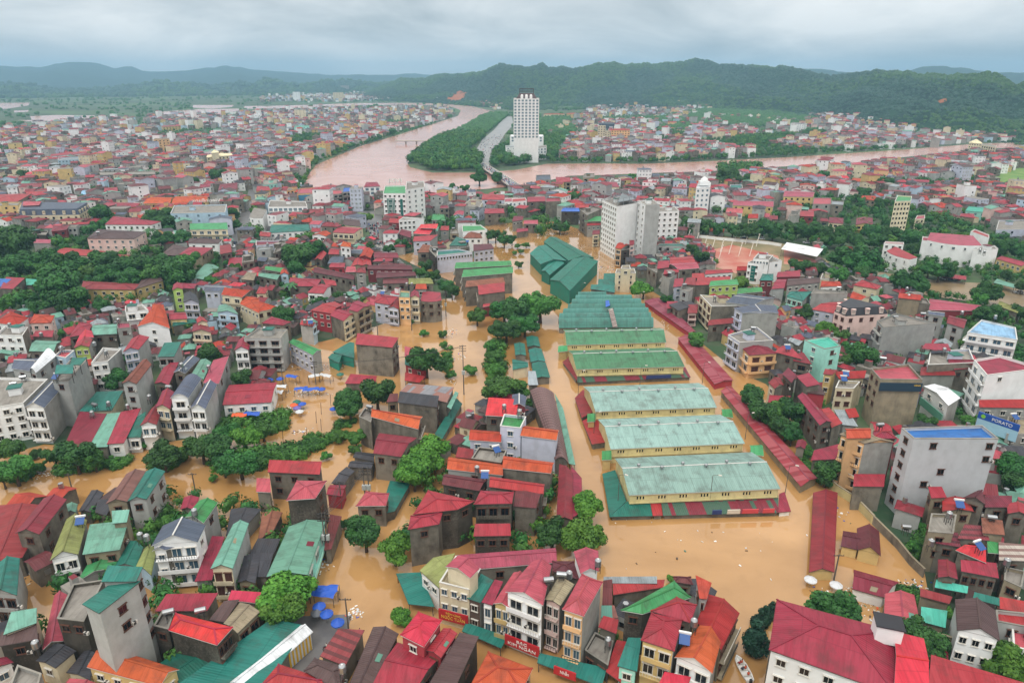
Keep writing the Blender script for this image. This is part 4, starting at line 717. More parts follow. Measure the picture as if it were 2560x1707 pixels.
apartment_block|white slab block left of the auditorium|9.5|f|0|white|red|f3x2 l1x1|2167 3916 101 -28 127 22 33 45
tower_block|slender yellow tower block with green roof|23|f|0|cream|bgreen|f5x7|2532 4545 118 21 226 207 148 245
office_block|orange yellow office with pink roof|11|gx|1|yellow|pink|f5x2|2158 5482 225 -27 344 219 118 288
office_block|grey office with arched windows beside the orange yellow one|11|f|0|grey|pink|f2x2|2249 5133 139 0 269 296 132 296
office_block|dark office with steel roof beside the arched windows|11|f|0|dgrey|pgrey|f1x2|2385 5124 77 -28 162 149 83 178
canopy|long white grandstand canopy beside the sports ground|4.5|c|0.3|white|white||1598 3979 137 -184 247 -9 94 162
house|wide pale mint roofed hall at the right|6|hx|1|mint|mint|f6x1 l2x1|3400 5131 235 -131 347 63 147 194
house|pale pink house with black mansard roof and dormers|10|m|3|pink|dark|f2x2 r4x1|1327 2665 20 -62 204 -32 100 101
house|mint house with teal hipped roof|8|hx|1.4|mint|teal|F3x2|1233 2933 48 -67 143 72 44 75
house|long grey flat house with rooftop tanks|9|f|0|grey|concf|l1x1|1344 2934 165 5 179 45 44 79
house|wide red roof left of the black mansard house|6.5|gx|1|lav|red|f2x1 l2x1|1291 2793 71 -54 256 112 119 99
house|cream bungalow with red hipped roof by the yard|7|hx|1.4|cream|red|f1x1|1632 3144 80 -72 129 -14 87 92
house|dark concrete house with cream balconies by the yard|9|f|0|dgrey|concf|L1x3|1680 2838 116 -46 144 27 28 42
lean_to|orange lean-to on the dark concrete house|10.5|sF|0.7|tan|rorange||1675 2830 79 -34 111 23 30 51
house|very long faded pink roofed hall by the yard|5|gx|1|maroon|pink||1816 2828 190 -9 280 63 99 163
house|white house with blue edged roof terrace|10|f|0|white|lblue|F4x2 L1x2|1720 2417 134 -80 219 54 145 142
house|tall blank concrete house with ornate cream front|13|f|0|lgrey|concf|F1x2|1395 2461 -12 -72 212 -24 122 91
house|grey house with red roof right of the blank concrete house|9|gx|1|lgrey|dred|f1x2 l2x1|1722 2549 30 -63 106 39 64 92
house|slate roof behind the blank concrete house|10|gx|0.8|lgrey|slate|f1x2 l1x1|1695 2626 46 -27 70 14 -2 28
lean_to|red lean-to loft near the sports ground|7|sF|0.7|maroon|red||1314 3281 125 10 157 102 32 71
house|dark brown roof with a green panel on a grey house|8|gx|0.8|grey|dbrown|f5x1 l1x1|1294 3096 182 55 220 140 52 121
house|slim house with layered balconies left of the mint house|8|gx|0.8|lgrey|red|L1x3|1204 3043 67 17 132 164 84 164
house|terracotta roof left of the cream bungalow|8|hx|1|white|rorange|f3x1 l1x1|1446 3078 110 18 133 91 48 101
house|open cream shelter near the sports ground|5.5|f|0|cream|concf|f2x1 l2x1|1541 3294 83 -10 143 101 58 112
house|orange tiled roof right of the long grey house|7.5|gx|1|cream|orange|f1x1 l1x1|1507 2909 45 -16 100 16 68 116
canopy|red carport in the muddy yard|2.6|c|0.3|dgrey|red||2235 3436 99 -51 137 11 43 64
canopy|green carport in the muddy yard|2.8|c|0.3|dgrey|green||2436 3329 40 -96 82 -58 56 59
house|yellow hall with red roof at the right edge|6|gx|1|yellow|red|f5x1 l1x1|2678 3691 32 -163 120 -95 85 37
house|old grey gabled house at the right edge|5|gx|1|dgrey|olive||2158 2891 19 -105 69 -60 61 64
house|little red roofed pavilion in the trees|3|hx|1|white|rorange||1974 4019 66 -14 105 84 71 113
house|cream house with roof terrace right of the yellow tower|8|f|0|cream|pink|f2x2|2784 4702 90 39 157 159 92 139
house|tall house with stacked red roofs near the mint hall|8|hx|1.2|tan|red|L1x2|3165 4820 57 -79 152 82 71 103
house|plain lavender house at the right edge|8|f|0|lav|concf|f1x1|3119 4360 226 17 455 342 219 304
house|dark red hipped house behind the avenue trees|6|hx|1|dgrey|dred|F1x1|2151 4746 49 -20 97 96 50 115
house|dark red pyramid roofed house behind the avenue trees|6|hx|1.4|cream|dred|F3x1|2183 4688 86 -37 179 168 94 205
house|yellow twin gabled house behind the avenue trees|6|gy|1.2|yellow|dred|F3x1|2337 4614 116 0 229 230 113 230
house|grey house with stacked balconies before the orange yellow office|9|f|0|grey|concf|L1x3|1942 4768 85 40 173 246 90 206
house|red roofed house before the grey office|8|gx|1|maroon|red|f2x1 l2x1|2033 4820 92 -20 178 189 89 208
house|orange red bungalow in the crowded right quarter|6.5|hx|1|tan|rorange|f3x1|2862 5650 73 -106 193 137 89 165
villa|white villas with orange red roofs right of the yellow tower|7|hx|1|white|rorange|F4x1|3268 5593 94 -53 210 178 112 233
house|pale blue house with arched windows in the crowded right quarter|8|hx|1|lav|rorange|f4x2|3192 6543 297 -140 413 114 124 223
house|big crimson hip roof in the crowded right quarter|7|hx|1.2|dgrey|dred|f2x1 l2x1|3536 6336 162 -66 245 88 88 151
house|wide red roof behind the big crimson hip|8|gx|1|grey|red|f5x1 l2x1|3731 6543 159 -71 246 81 90 150
villa|cream villa beside the grassy slope|8|hx|1|cream|rorange|F3x2|4050 6268 96 -66 161 36 69 98
school|yellow school with blue grey roof near the flooded fields|9|gx|1.4|yellow|slate|f6x2|-8385 13213 513 142 379 387 -141 242
school|long yellow school with red roof near the flooded fields|7|gx|1.4|yellow|dred|f8x2|-8374 14258 567 161 443 412 -132 247
apartment_block|yellow block with many windows in the left quarter|9|gx|1|yellow|red|f6x3|-6759 13798 216 311 101 566 -118 254
apartment_block|tall peach apartment block in the left quarter|18|f|0|peach|concf|f4x5|-4995 9901 188 53 105 230 -78 179
house|white apartment house beside the tall peach block|12|gx|1|white|dred|f4x3|-4601 9443 99 76 47 189 -51 114
house|pale yellow high house at the far left|14|f|0|yellow|concf|f1x2|-6904 9691 139 82 45 213 -87 136
house|red roofed hall above the pale office in the left quarter|10|hx|1.4|white|red|f6x2 r2x1|-5581 8499 229 377 82 615 -139 242
office_block|pale office with glass stripe in the left quarter|14|f|0|lblue|pgrey|f8x2|-5006 7736 206 161 67 382 -132 226
house|ornate cream palace like house in the left quarter|12|hx|2|cream|cream|f7x3|-3563 8194 221 235 105 490 -99 262
+house|domed turret on the ornate cream house|17|hx|3|cream|cream||-3495 8185 64 61 18 172 -43 112
house|plain white box in the far left quarter|12|f|0|white|white|f4x2|-6501 17594 360 0 269 265 -92 264
villa|pale blue villa near the flooded fields|12|gx|1|lblue|red|f3x3|-8021 12257 150 0 69 126 -82 126
tower_block|pale cream tower in the left quarter|23|f|0|cream|concf|f3x6|-5349 17679 329 -173 251 96 -71 271
apartment_block|pale mint palace style block in the left quarter|12|f|0|mint|mint|f5x3|-4072 13343 234 149 170 418 -66 269
house|long white row house with red roof in the left quarter|8|gx|1|white|dred|f10x1|-4586 12762 453 0 368 267 -92 264
apartment_block|low yellow block beside the mint palace style block|7|gx|1|yellow|dred|f6x2|-3797 13362 393 141 326 413 -66 272
office_block|pale cream office block far away beyond the bend|33|f|0|cream|concf|f4x6|-7938 32168 468 0 404 273 -62 273
office_block|white office block far away beside the pale cream one|20|f|0|white|concf|f5x4|-7575 32850 503 0 443 274 -59 274
house|pair of grey high rise slabs far away beyond the bend|45|f|0|grey|concf|f3x10|-11046 46978 526 0 464 274 -63 273
house|white high building far away on the left|36|f|0|white|concf|f3x6|-9608 31803 319 0 240 268 -76 269
apartment_block|small white block far away on the left|21|f|0|white|concf|f3x3|-9908 36689 215 487 144 757 -69 271
house|blank white high house in the left quarter|17|f|0|white|concf|f2x3|-6267 17607 96 108 49 244 -48 136
apartment_block|cream riverside block with a stair tower|12|f|0|cream|concf|f5x2|-2256 20542 535 -981 510 -702 -25 279
house|white house on the left river bank|12|gx|1|white|red|f4x3|-2368 13492 189 0 158 186 -28 187
house|ochre pagoda roofed house on the left river bank|14|hx|1.4|yellow|rorange|f3x3|-2862 13964 150 -66 117 95 -29 161
house|grey corner house with red roof on the left river bank|12|hx|1|grey|dred|r1x2|-3054 10349 168 -90 118 93 -41 184
hotel|very tall white hotel tower standing alone by the river fork|75|f|0|white|concf|F7x13|20 8743 308 0 319 279 5 280
house|white podium building at the foot of the very tall tower|25|f|0|white|white|F6x2|-29 9566 454 0 458 280 14 280
house|left stepped terrace of the tall tower podium|15|f|0|white|pgrey|f3x1|-84 9121 210 0 213 211 -2 211
house|right stepped terrace of the tall tower podium|15|f|0|white|concf|F5x2|233 8907 214 214 224 494 14 280
tower_block|pale cream arched tower block across the river|27|f|0|cream|concf|f3x6|1362 11318 121 0 135 120 16 120
house|lower half of the pale cream tower block|18|f|0|cream|concf|f2x5|1483 11421 102 47 116 166 15 119
apartment_block|orange apartment block beside the pale cream tower block|18|hx|1.6|peach|rorange|f7x4|1620 11659 311 0 353 277 41 277
school|yellow school with orange roof across the river|10|hx|1.8|yellow|rorange|f6x2|1403 18527 434 0 459 278 30 278
house|long pavilion with pink roof right of the tall tower|8|hx|1.4|cream|rorange|f6x1|820 18662 551 0 567 279 18 279
apartment_block|yellow block with brown roof across the river|8|gx|1.2|yellow|rust|f4x2|1033 11735 189 0 203 188 14 188
apartment_block|yellow administrative block across the river|9|f|0|yellow|concf|f5x2|2953 12805 268 -258 343 12 70 272
school|low yellow school with red roof across the river|7|gx|1.2|yellow|red|f5x2|3186 12324 302 0 376 270 81 268
school|longer yellow school with red roof across the river|7|gx|1.2|yellow|red|f7x2|3474 12206 542 239 626 507 82 267
house|cream row of windows with red hip roof near the far bank|8|hx|1.4|cream|red|f8x2|2886 10282 345 -85 419 185 83 267
villa|cream villa with orange roof across the river|9|hx|1.4|cream|rorange|f4x2|2301 12547 249 0 293 245 48 244
house|pale long house across the river|8|gx|1.2|cream|red|f7x1|2327 15299 395 0 436 277 48 275
shed|dark unfinished office frame across the river|12|f|0|slate|slate|f8x3|1739 14288 414 0 451 278 33 279
house|orange house on the wooded slope|10|gx|1|peach|rorange|f2x2|3294 15149 189 0 229 184 44 183
house|yellow gabled house across the river|7|gx|1.4|yellow|red|f4x1|2156 11433 198 -103 240 117 43 219
apartment_block|white six storey block with dark parapet on the far right bank|17|f|0|white|dark|f6x3 r4x3|5315 13637 86 -410 239 -176 145 240
villa|cream castle like villa with a tall tower by the river|12|hx|5|cream|cream|f5x3 l2x2|6504 10085 78 -168 182 -15 105 153
+market_arcade|cream arcaded wing of the castle like villa|14|f|0|cream|concf|F6x3|6330 9532 -18 -304 147 -77 157 232
apartment_block|pale orange block at the foot of the right hill|10|gx|1|peach|red|f5x2|11678 28894 434 -261 540 -1 107 259
house|blank white house on the far right bank|12|f|0|white|concf|f3x1|6118 11549 118 -44 175 69 60 111
house|grey slab house on the far right bank|13|f|0|grey|concf|r1x3|6316 10695 83 -96 147 14 66 109
house|tall grey and white house on the far right bank|14|f|0|grey|concf|f1x4|4937 11073 106 -104 168 31 62 135
house|white flat house with a window band near the right edge|8|f|0|white|pgrey|f6x1|5081 8165 116 -161 220 7 109 166
house|grey house with balconies near the right edge|10|f|0|grey|concf|f2x2|4989 7679 74 -146 163 -10 93 134
house|grey narrow house at the right edge by the river|12|f|0|grey|dred|r1x4|6196 8679 -93 -250 59 -31 153 217
lean_to|green lean-to at the front left corner of the nearest market hall|1.2|sF|0.7|dgrey|teal||234 1380 105 4 108 60 51 55
house|single red roof bay in the lean-to of the nearest market hall|1.2|sF|0.7|dgrey|red||340 1384 24 1 29 54 2 51
market_stall|red and green stall roof along the front of the nearest market hall|1.2|sF|0.7|dgrey|skirt||365 1385 282 13 305 77 5 53
market_stall|red end stall at the right corner of the nearest market hall|1.4|sF|0.7|white|red||646 1395 33 5 44 79 27 70
lean_to|teal side lean-to left of the nearest market hall|1.2|sL|0.7|dgrey|teal||235 1382 49 54 41 198 6 190
market_stall|red and green stall roof in front of the grass green market hall|1.2|sF|0.7|dgrey|skirt||226 2153 404 46 402 121 7 72
lean_to|crimson side lean-to left of the grass green market hall|1.2|sL|0.7|dgrey|dred||187 2337 38 -184 45 -115 32 53
lean_to|crimson side lean-to left of the third market hall|1.2|sL|0.7|dgrey|dred||207 2032 8 -154 55 -105 35 68
lean_to|crimson side lean-to left of the second market hall|1.2|sL|0.7|dgrey|red||216 1872 13 -156 58 -144 46 47
porch|small green domed porch between the second and third halls|3.6|vx|1|yellow|bgreen||225 1819 25 4 31 57 6 54
porch|small green domed porch between the first and second halls|3.6|vx|1|yellow|bgreen||242 1601 27 3 32 52 6 49
porch|small green domed porch right of the third hall|3.4|vx|1|yellow|bgreen||641 1858 31 -7 39 52 9 48
porch|small green domed porch right of the second hall|3.4|vx|1|yellow|bgreen||654 1633 34 -6 48 54 13 51
porch|small green domed porch left of the grass green halls|3.4|vx|1|yellow|bgreen||172 2379 38 11 40 67 8 62'''
TREES='''tree|bright green leafy tree r@30|-43.2|107.3|6.0|5.1|b
tree|bright green leafy tree b@27|-43.5|103.2|4.9|3.9|b
tree|dense dark green tree b@63|-32.8|126.6|4.8|3.8|d
tree|bright green leafy tree b@63|-25.5|122.0|4.6|3.5|b
tree|bright green leafy tree l@48|-21.6|104.5|1.8|2.0|b
bush|dark bush f@169|-40.0|135.1|1.2|1.3|d
bush|mid green bush b@16|-92.2|112.9|1.4|1.6|m
bush|mid green bush r@41|-83.9|131.7|1.6|1.8|m
tree|mid green loose tree r@41|-81.7|135.2|2.1|2.3|m
tree|dense dark green tree b@76|9.1|127.5|4.7|3.7|d
tree|bright green leafy tree b@76|16.6|125.0|5.5|4.6|b
tree|mid green loose tree l@91|22.4|112.6|1.8|2.0|m
bush|mid green bush r@90|26.8|113.4|1.4|1.6|m
bush|mid green bush b@80|29.3|114.6|1.3|1.4|m
bush|bright bush l@86|33.5|116.7|0.9|0.9|b
conifer|dark drooping conifer r@84|45.0|96.8|4.5|3.4|c
conifer|dark drooping conifer r@83|48.7|104.5|2.1|2.3|c
bush|mid green bush b@79|17.2|99.1|1.4|1.5|m
bush|bright bush f@77|19.2|100.9|1.0|1.0|b
tree|dense dark green tree l@99|60.8|102.1|5.6|4.7|d
tree|dense dark green tree f@100|75.4|96.4|4.8|3.8|d
tree|dense dark green tree r@100|79.5|97.0|2.1|2.4|d
tree|dense dark green tree f@114|76.0|101.1|2.0|2.3|d
bush|dark bush l@103|86.0|96.0|1.6|1.8|d
tree|bright green leafy tree f@115|86.8|90.4|4.7|3.6|b
bush|bright bush l@103|87.4|95.0|1.6|1.8|b
bush|mid green bush l@105|96.3|134.4|1.4|1.5|m
bush|mid green bush l@107|90.9|127.4|1.3|1.4|m
conifer|dark drooping conifer r@81|51.3|106.8|1.6|1.7|c
tree|mid green loose tree l@129|-137.9|164.1|4.7|3.6|m
tree|mid green loose tree l@41|-129.1|153.2|5.2|4.2|m
tree|dense dark green tree l@129|-131.7|151.8|3.8|2.5|d
bush|dark bush l@129|-133.4|167.1|1.5|1.7|d
bush|mid green bush b@40|-128.3|160.1|1.6|1.8|m
tree|dense dark green tree b@40|-124.5|161.9|3.9|2.7|d
tree|dense dark green tree l@130|-116.7|159.0|5.3|4.4|d
tree|mid green loose tree b@41|-112.6|160.0|4.3|3.2|m
bush|mid green bush f@130|-109.9|163.0|1.5|1.6|m
tree|dense dark green tree r@131|-93.7|160.0|5.3|4.4|d
tree|bright green leafy tree r@131|-91.8|167.2|2.2|2.4|b
tree|dense dark green tree f@141|-85.1|164.0|5.4|4.5|d
tree|dense dark green tree b@57|-79.9|162.3|5.4|4.4|d
tree|dense dark green tree b@172|-81.4|172.0|5.0|4.0|d
tree|bright green leafy tree b@172|-75.9|170.6|4.7|3.7|b
tree|dense dark green tree l@169|-71.8|156.4|5.5|4.6|d
tree|dense dark green tree b@30|-76.6|157.2|4.1|2.9|d
tree|dense dark green tree l@128|-133.9|210.4|5.0|4.0|d
tree|dense dark green tree b@143|-110.1|229.3|5.6|4.7|d
tree|dense dark green tree b@137|-91.2|210.2|4.7|3.7|d
bush|mid green bush l@172|-79.2|155.0|1.1|1.2|m
bush|mid green bush r@131|-106.1|172.1|1.4|1.6|m
tree|dense dark green tree l@160|-50.0|188.7|5.3|4.4|d
tree|dense dark green tree b@163|-43.0|196.5|6.0|5.2|d
tree|dense dark green tree f@153|-52.6|195.8|4.8|3.8|d
tree|dense dark green tree r@155|-30.4|222.3|6.8|6.2|d
tree|bright green leafy tree l@183|-22.6|160.5|5.7|4.8|b
tree|bright green leafy tree l@181|-26.0|153.7|6.2|5.4|b
tree|bright green leafy tree b@59|-25.1|150.7|4.4|3.4|b
bush|mid green bush b@162|-21.7|221.9|1.6|1.7|m
tree|mid green loose tree r@155|-24.7|238.9|1.7|1.9|m
bush|mid green bush r@155|-26.6|250.5|1.6|1.7|m
tree|mid green loose tree b@169|-44.8|172.6|3.7|2.5|m
tree|mid green loose tree b@170|-44.7|169.2|1.7|1.9|m
bush|mid green bush b@169|-52.0|166.1|1.4|1.5|m
tree|mid green loose tree b@176|-3.5|200.4|6.1|5.3|m
tree|mid green loose tree l@198|-5.8|220.4|3.9|2.7|m
tree|mid green loose tree l@199|-6.8|232.2|4.0|2.8|m
tree|mid green loose tree f@344|-7.9|243.8|3.7|2.5|m
tree|mid green loose tree b@162|-14.9|224.9|1.9|2.2|m
tree|mid green loose tree b@172|-72.8|176.6|4.3|3.2|m
tree|mid green loose tree b@53|-50.7|176.2|2.0|2.2|m
tree|mid green loose tree r@162|-6.9|218.0|2.0|2.3|m
tree|mid green loose tree b@174|2.1|203.7|4.9|3.9|m
tree|bright green leafy tree l@581|17.7|137.9|4.7|3.6|b
tree|dense dark green tree f@199|6.3|198.6|1.9|2.1|d
tree|mid green loose tree b@200|71.3|246.3|4.1|3.0|m
tree|dense dark green tree l@223|76.3|195.2|5.1|4.1|d
tree|dense dark green tree b@202|75.2|185.1|5.2|4.3|d
tree|mid green loose tree f@223|80.3|187.2|5.3|4.3|m
tree|dense dark green tree r@223|84.7|186.4|5.0|4.0|d
tree|dense dark green tree b@237|80.1|176.6|4.3|3.2|d
tree|dense dark green tree f@223|78.3|178.7|4.6|3.5|d
tree|dense dark green tree r@589|80.7|173.7|3.7|2.5|d
tree|mid green loose tree f@237|82.9|167.6|1.9|2.1|m
tree|dense dark green tree f@238|81.6|152.7|4.5|3.4|d
bush|dark bush f@238|82.5|152.2|1.2|1.3|d
bush|mid green bush f@238|82.6|159.5|1.6|1.8|m
tree|mid green loose tree b@220|120.1|227.6|4.6|3.5|m
tree|dense dark green tree b@220|125.6|226.5|5.9|5.1|d
tree|dense dark green tree b@224|125.5|237.7|4.4|3.3|d
tree|dense dark green tree f@231|130.2|152.6|5.2|4.2|d
tree|dense dark green tree b@111|126.5|147.8|4.4|3.3|d
tree|mid green loose tree f@231|135.3|157.3|4.3|3.2|m
tree|dense dark green tree f@227|123.5|181.2|3.8|2.6|d
tree|mid green loose tree r@229|137.0|181.0|4.1|2.9|m
tree|mid green loose tree l@231|141.9|181.9|1.8|2.0|m
bush|mid green bush l@231|142.2|175.2|1.4|1.6|m
tree|dense dark green tree l@253|-278.1|374.7|11.4|11.6|d
tree|dense dark green tree b@287|-264.7|347.8|7.9|7.4|d
tree|dense dark green tree b@288|-264.8|357.8|7.1|6.4|d
tree|dense dark green tree f@256|-249.4|354.2|8.0|7.5|d
tree|mid green loose tree r@288|-239.5|342.6|6.4|5.6|m
tree|dense dark green tree r@288|-238.9|355.6|7.0|6.4|d
tree|dense dark green tree b@265|-204.9|297.9|10.4|10.4|d
tree|dense dark green tree r@265|-195.9|287.0|7.7|7.2|d
tree|dense dark green tree l@252|-226.8|345.0|6.9|6.2|d
tree|mid green loose tree l@252|-216.5|338.9|6.8|6.1|m
tree|dense dark green tree b@249|-218.7|356.4|8.0|7.6|d
tree|dense dark green tree b@274|-204.3|335.0|6.8|6.1|d
tree|dense dark green tree f@252|-201.4|343.3|7.4|6.8|d
tree|dense dark green tree r@252|-195.0|347.5|7.4|6.8|d
tree|mid green loose tree r@252|-181.5|331.5|7.2|6.6|m
tree|dense dark green tree l@247|-185.4|347.8|7.9|7.4|d
tree|dense dark green tree b@275|-170.6|334.5|8.6|8.3|d
tree|mid green loose tree f@247|-175.7|357.8|7.1|6.4|m
tree|dense dark green tree b@273|-191.3|329.2|6.7|6.0|d
tree|mid green loose tree f@287|-224.5|288.8|6.1|5.3|m
tree|dense dark green tree b@272|-182.1|289.7|5.3|4.4|d
tree|dense dark green tree l@262|-288.0|478.1|8.7|8.4|d
tree|dense dark green tree r@256|-274.9|455.6|7.2|6.6|d
tree|dense dark green tree f@260|-246.7|478.1|8.7|8.4|d
tree|dense dark green tree b@247|-234.9|459.0|7.2|6.6|d
tree|dense dark green tree l@244|-214.6|414.8|6.7|6.0|d
tree|dense dark green tree f@244|-206.5|420.6|6.8|6.1|d
palm_tree|palm tree l@247|-231.8|433.8|4.6|3.5|p
tree|dense dark green tree b@251|-264.7|413.8|5.6|4.7|d
tree|dense dark green tree l@299|-340.9|461.9|6.6|5.9|d
tree|dense dark green tree r@244|-206.1|502.5|5.7|4.8|d
tree|dense dark green tree b@302|-190.8|464.4|5.4|4.5|d
tree|dense dark green tree l@294|-296.3|637.4|8.4|8.0|d
tree|dense dark green tree l@295|-286.6|678.2|8.8|8.5|d
tree|dense dark green tree b@294|-310.3|690.9|7.1|6.5|d
tree|dense dark green tree b@267|-206.0|283.8|5.2|4.3|d
tree|dense dark green tree b@270|-195.4|283.5|4.8|3.8|d
tree|mid green loose tree f@289|-153.9|334.8|4.0|2.8|m
tree|mid green loose tree f@303|-149.2|357.7|4.1|2.9|m
tree|mid green loose tree l@268|-160.2|285.5|2.1|2.4|m
tree|mid green loose tree f@274|-166.4|285.2|1.7|1.9|m
tree|mid green loose tree l@270|-181.0|264.1|4.3|3.1|m
tree|mid green loose tree l@147|-180.6|258.8|3.8|2.6|m
tree|mid green loose tree b@138|-155.3|263.8|2.0|2.2|m
tree|dense dark green tree b@258|-491.2|675.3|6.1|5.3|d
tree|dense dark green tree b@291|-487.2|698.4|7.2|6.6|d
tree|dense dark green tree b@260|-323.7|647.7|5.9|5.1|d
tree|dense dark green tree b@292|-451.0|722.0|7.3|6.8|d
tree|mid green loose tree b@288|-244.2|335.2|4.4|3.3|m
tree|dense dark green tree r@287|-258.9|354.4|5.6|4.7|d
tree|dense dark green tree l@274|-212.6|331.3|4.4|3.3|d
tree|dense dark green tree l@275|-170.2|327.2|3.9|2.7|d
tree|dense dark green tree r@383|-115.0|361.2|8.6|8.3|d
tree|dense dark green tree r@381|-114.2|383.5|7.4|6.9|d
tree|dense dark green tree l@381|-125.2|380.2|6.3|5.6|d
tree|dense dark green tree b@330|-113.9|348.1|5.5|4.6|d
tree|dense dark green tree r@384|-96.7|274.5|5.9|5.1|d
tree|dense dark green tree f@388|-66.8|407.7|5.0|4.0|d
tree|dense dark green tree b@357|-73.6|399.0|4.4|3.2|d
tree|dense dark green tree b@356|-85.4|404.5|4.4|3.3|d
tree|dense dark green tree b@328|-46.4|358.0|4.6|3.5|d
tree|dense dark green tree r@328|-40.5|341.2|4.5|3.4|d
tree|dense dark green tree r@341|-32.3|319.0|5.2|4.2|d
tree|dense dark green tree l@344|-28.7|313.1|4.3|3.1|d
tree|mid green loose tree r@341|-14.9|276.4|4.8|3.7|m
tree|dense dark green tree f@344|-3.3|278.9|6.4|5.6|d
tree|dense dark green tree b@197|-2.2|256.7|6.0|5.2|d
bush|mid green bush r@337|-43.0|279.2|1.3|1.4|m
bush|mid green bush b@155|-36.4|263.5|1.6|1.8|m
tree|mid green loose tree f@341|-28.1|261.8|1.8|2.0|m
palm_tree|palm tree r@387|-116.6|318.2|2.1|2.4|p
palm_tree|palm tree l@330|-105.7|313.1|4.3|3.1|p
tree|mid green loose tree l@336|-68.8|302.7|3.7|2.5|m
tree|dense dark green tree f@362|-79.9|303.0|4.2|3.0|d
tree|dense dark green tree b@386|-86.8|299.3|3.7|2.5|d
tree|dense dark green tree b@371|-31.8|678.2|8.8|8.5|d
tree|dense dark green tree b@393|-14.1|690.9|7.1|6.5|d
palm_tree|palm tree b@368|-69.5|620.5|4.1|2.9|p
palm_tree|palm tree b@367|-65.2|626.7|4.1|3.0|p
palm_tree|palm tree b@369|-58.2|614.5|4.1|2.9|p
tree|dense dark green tree b@368|-53.4|628.5|5.8|4.9|d
tree|dense dark green tree b@373|-42.5|627.6|5.0|4.0|d
tree|mid green loose tree l@368|-64.5|557.5|6.9|6.2|m
tree|mid green loose tree b@368|-56.5|566.9|6.2|5.4|m
tree|dense dark green tree l@371|-28.9|589.0|4.4|3.3|d
tree|dense dark green tree l@468|-10.5|434.3|5.2|4.2|d
tree|dense dark green tree f@466|-4.8|419.2|5.1|4.1|d
tree|dense dark green tree r@370|-15.4|434.3|5.2|4.2|d
tree|bright green leafy tree r@349|-105.8|493.8|5.0|3.9|b
tree|mid green loose tree b@381|-133.4|427.6|4.5|3.5|m
tree|mid green loose tree b@328|-48.8|349.0|4.0|2.9|m
tree|mid green loose tree f@413|12.2|280.3|8.4|8.0|m
tree|dense dark green tree r@344|2.8|275.6|7.5|6.9|d
tree|dense dark green tree b@198|5.3|262.9|6.1|5.3|d
tree|dense dark green tree f@406|32.4|458.8|5.0|4.1|d
tree|dense dark green tree r@465|50.3|567.7|6.9|6.3|d
tree|dense dark green tree b@469|55.2|571.3|5.4|4.5|d
tree|bright green leafy tree l@451|63.1|314.0|5.6|4.7|b
tree|dense dark green tree b@397|117.6|451.6|6.5|5.8|d
tree|dense dark green tree l@470|129.5|458.5|6.6|5.9|d
tree|dense dark green tree f@470|136.1|447.8|5.9|5.0|d
tree|dense dark green tree l@472|146.2|447.8|5.9|5.0|d
tree|dense dark green tree f@472|152.3|435.9|7.0|6.3|d
tree|dense dark green tree f@471|167.6|451.6|6.5|5.8|d
tree|dense dark green tree b@432|105.8|391.5|4.9|3.8|d
tree|dense dark green tree b@438|105.8|374.5|5.2|4.3|d
tree|dense dark green tree f@462|128.5|509.6|4.4|3.3|d
tree|dense dark green tree b@463|203.6|653.3|11.2|11.3|d
tree|dense dark green tree b@471|227.7|663.1|7.8|7.3|d
tree|dense dark green tree b@451|71.8|302.7|3.7|2.5|d
tree|bright green leafy tree l@441|113.4|326.0|4.8|3.8|b
tree|mid green loose tree f@450|73.4|253.0|4.2|3.0|m
bush|dark bush l@439|112.2|371.4|1.0|1.1|d
tree|mid green loose tree f@468|8.9|419.9|2.1|2.4|m
tree|mid green loose tree f@466|3.4|418.2|1.8|2.0|m
tree|mid green loose tree l@411|5.3|404.2|1.8|2.0|m
bush|mid green bush f@467|19.9|457.5|1.2|1.3|m
bush|mid green bush r@467|18.1|469.8|1.3|1.4|m
bush|mid green bush f@468|1.3|401.3|1.5|1.6|m
bush|mid green bush r@468|24.5|476.4|1.4|1.5|m
tree|mid green loose tree l@413|3.7|371.9|2.2|2.4|m
tree|dense dark green tree f@459|31.2|640.3|5.0|4.0|d
tree|dense dark green tree l@398|154.6|608.6|4.0|2.9|d
tree|dense dark green tree r@398|174.6|580.4|3.9|2.8|d
tree|dense dark green tree b@470|184.2|591.4|4.0|2.8|d
tree|mid green loose tree r@457|123.6|711.9|5.4|4.5|m
tree|dense dark green tree l@467|0.0|427.1|3.9|2.8|d
tree|dense dark green tree f@515|186.0|448.3|6.5|5.8|d
tree|dense dark green tree l@511|190.5|433.2|7.5|7.0|d
tree|dense dark green tree f@511|196.5|421.1|7.4|6.8|d
tree|dense dark green tree b@507|206.1|418.6|7.9|7.4|d
tree|dense dark green tree r@507|210.6|409.1|6.7|6.0|d
tree|dense dark green tree f@513|232.4|435.9|7.0|6.3|d
tree|dense dark green tree b@478|240.4|432.2|6.3|5.6|d
tree|dense dark green tree l@478|223.8|411.4|6.1|5.3|d
tree|dense dark green tree b@477|246.2|414.8|6.7|6.0|d
tree|dense dark green tree r@477|236.7|394.6|5.4|4.5|d
tree|dense dark green tree r@472|169.5|438.5|6.4|5.7|d
tree|dense dark green tree f@507|182.5|359.3|9.1|8.8|d
tree|dense dark green tree b@489|185.4|350.3|8.4|8.0|d
tree|dense dark green tree b@501|183.4|370.6|6.2|5.4|d
tree|dense dark green tree r@497|151.4|350.5|6.0|5.2|d
tree|dense dark green tree l@501|161.1|350.2|5.5|4.6|d
tree|mid green loose tree r@501|166.1|334.6|6.3|5.5|m
tree|dense dark green tree b@502|180.4|340.2|5.9|5.0|d
tree|dense dark green tree b@491|192.1|318.9|7.4|6.9|d
tree|dense dark green tree b@490|194.6|314.0|5.6|4.7|d
tree|dense dark green tree l@503|221.5|342.6|6.4|5.6|d
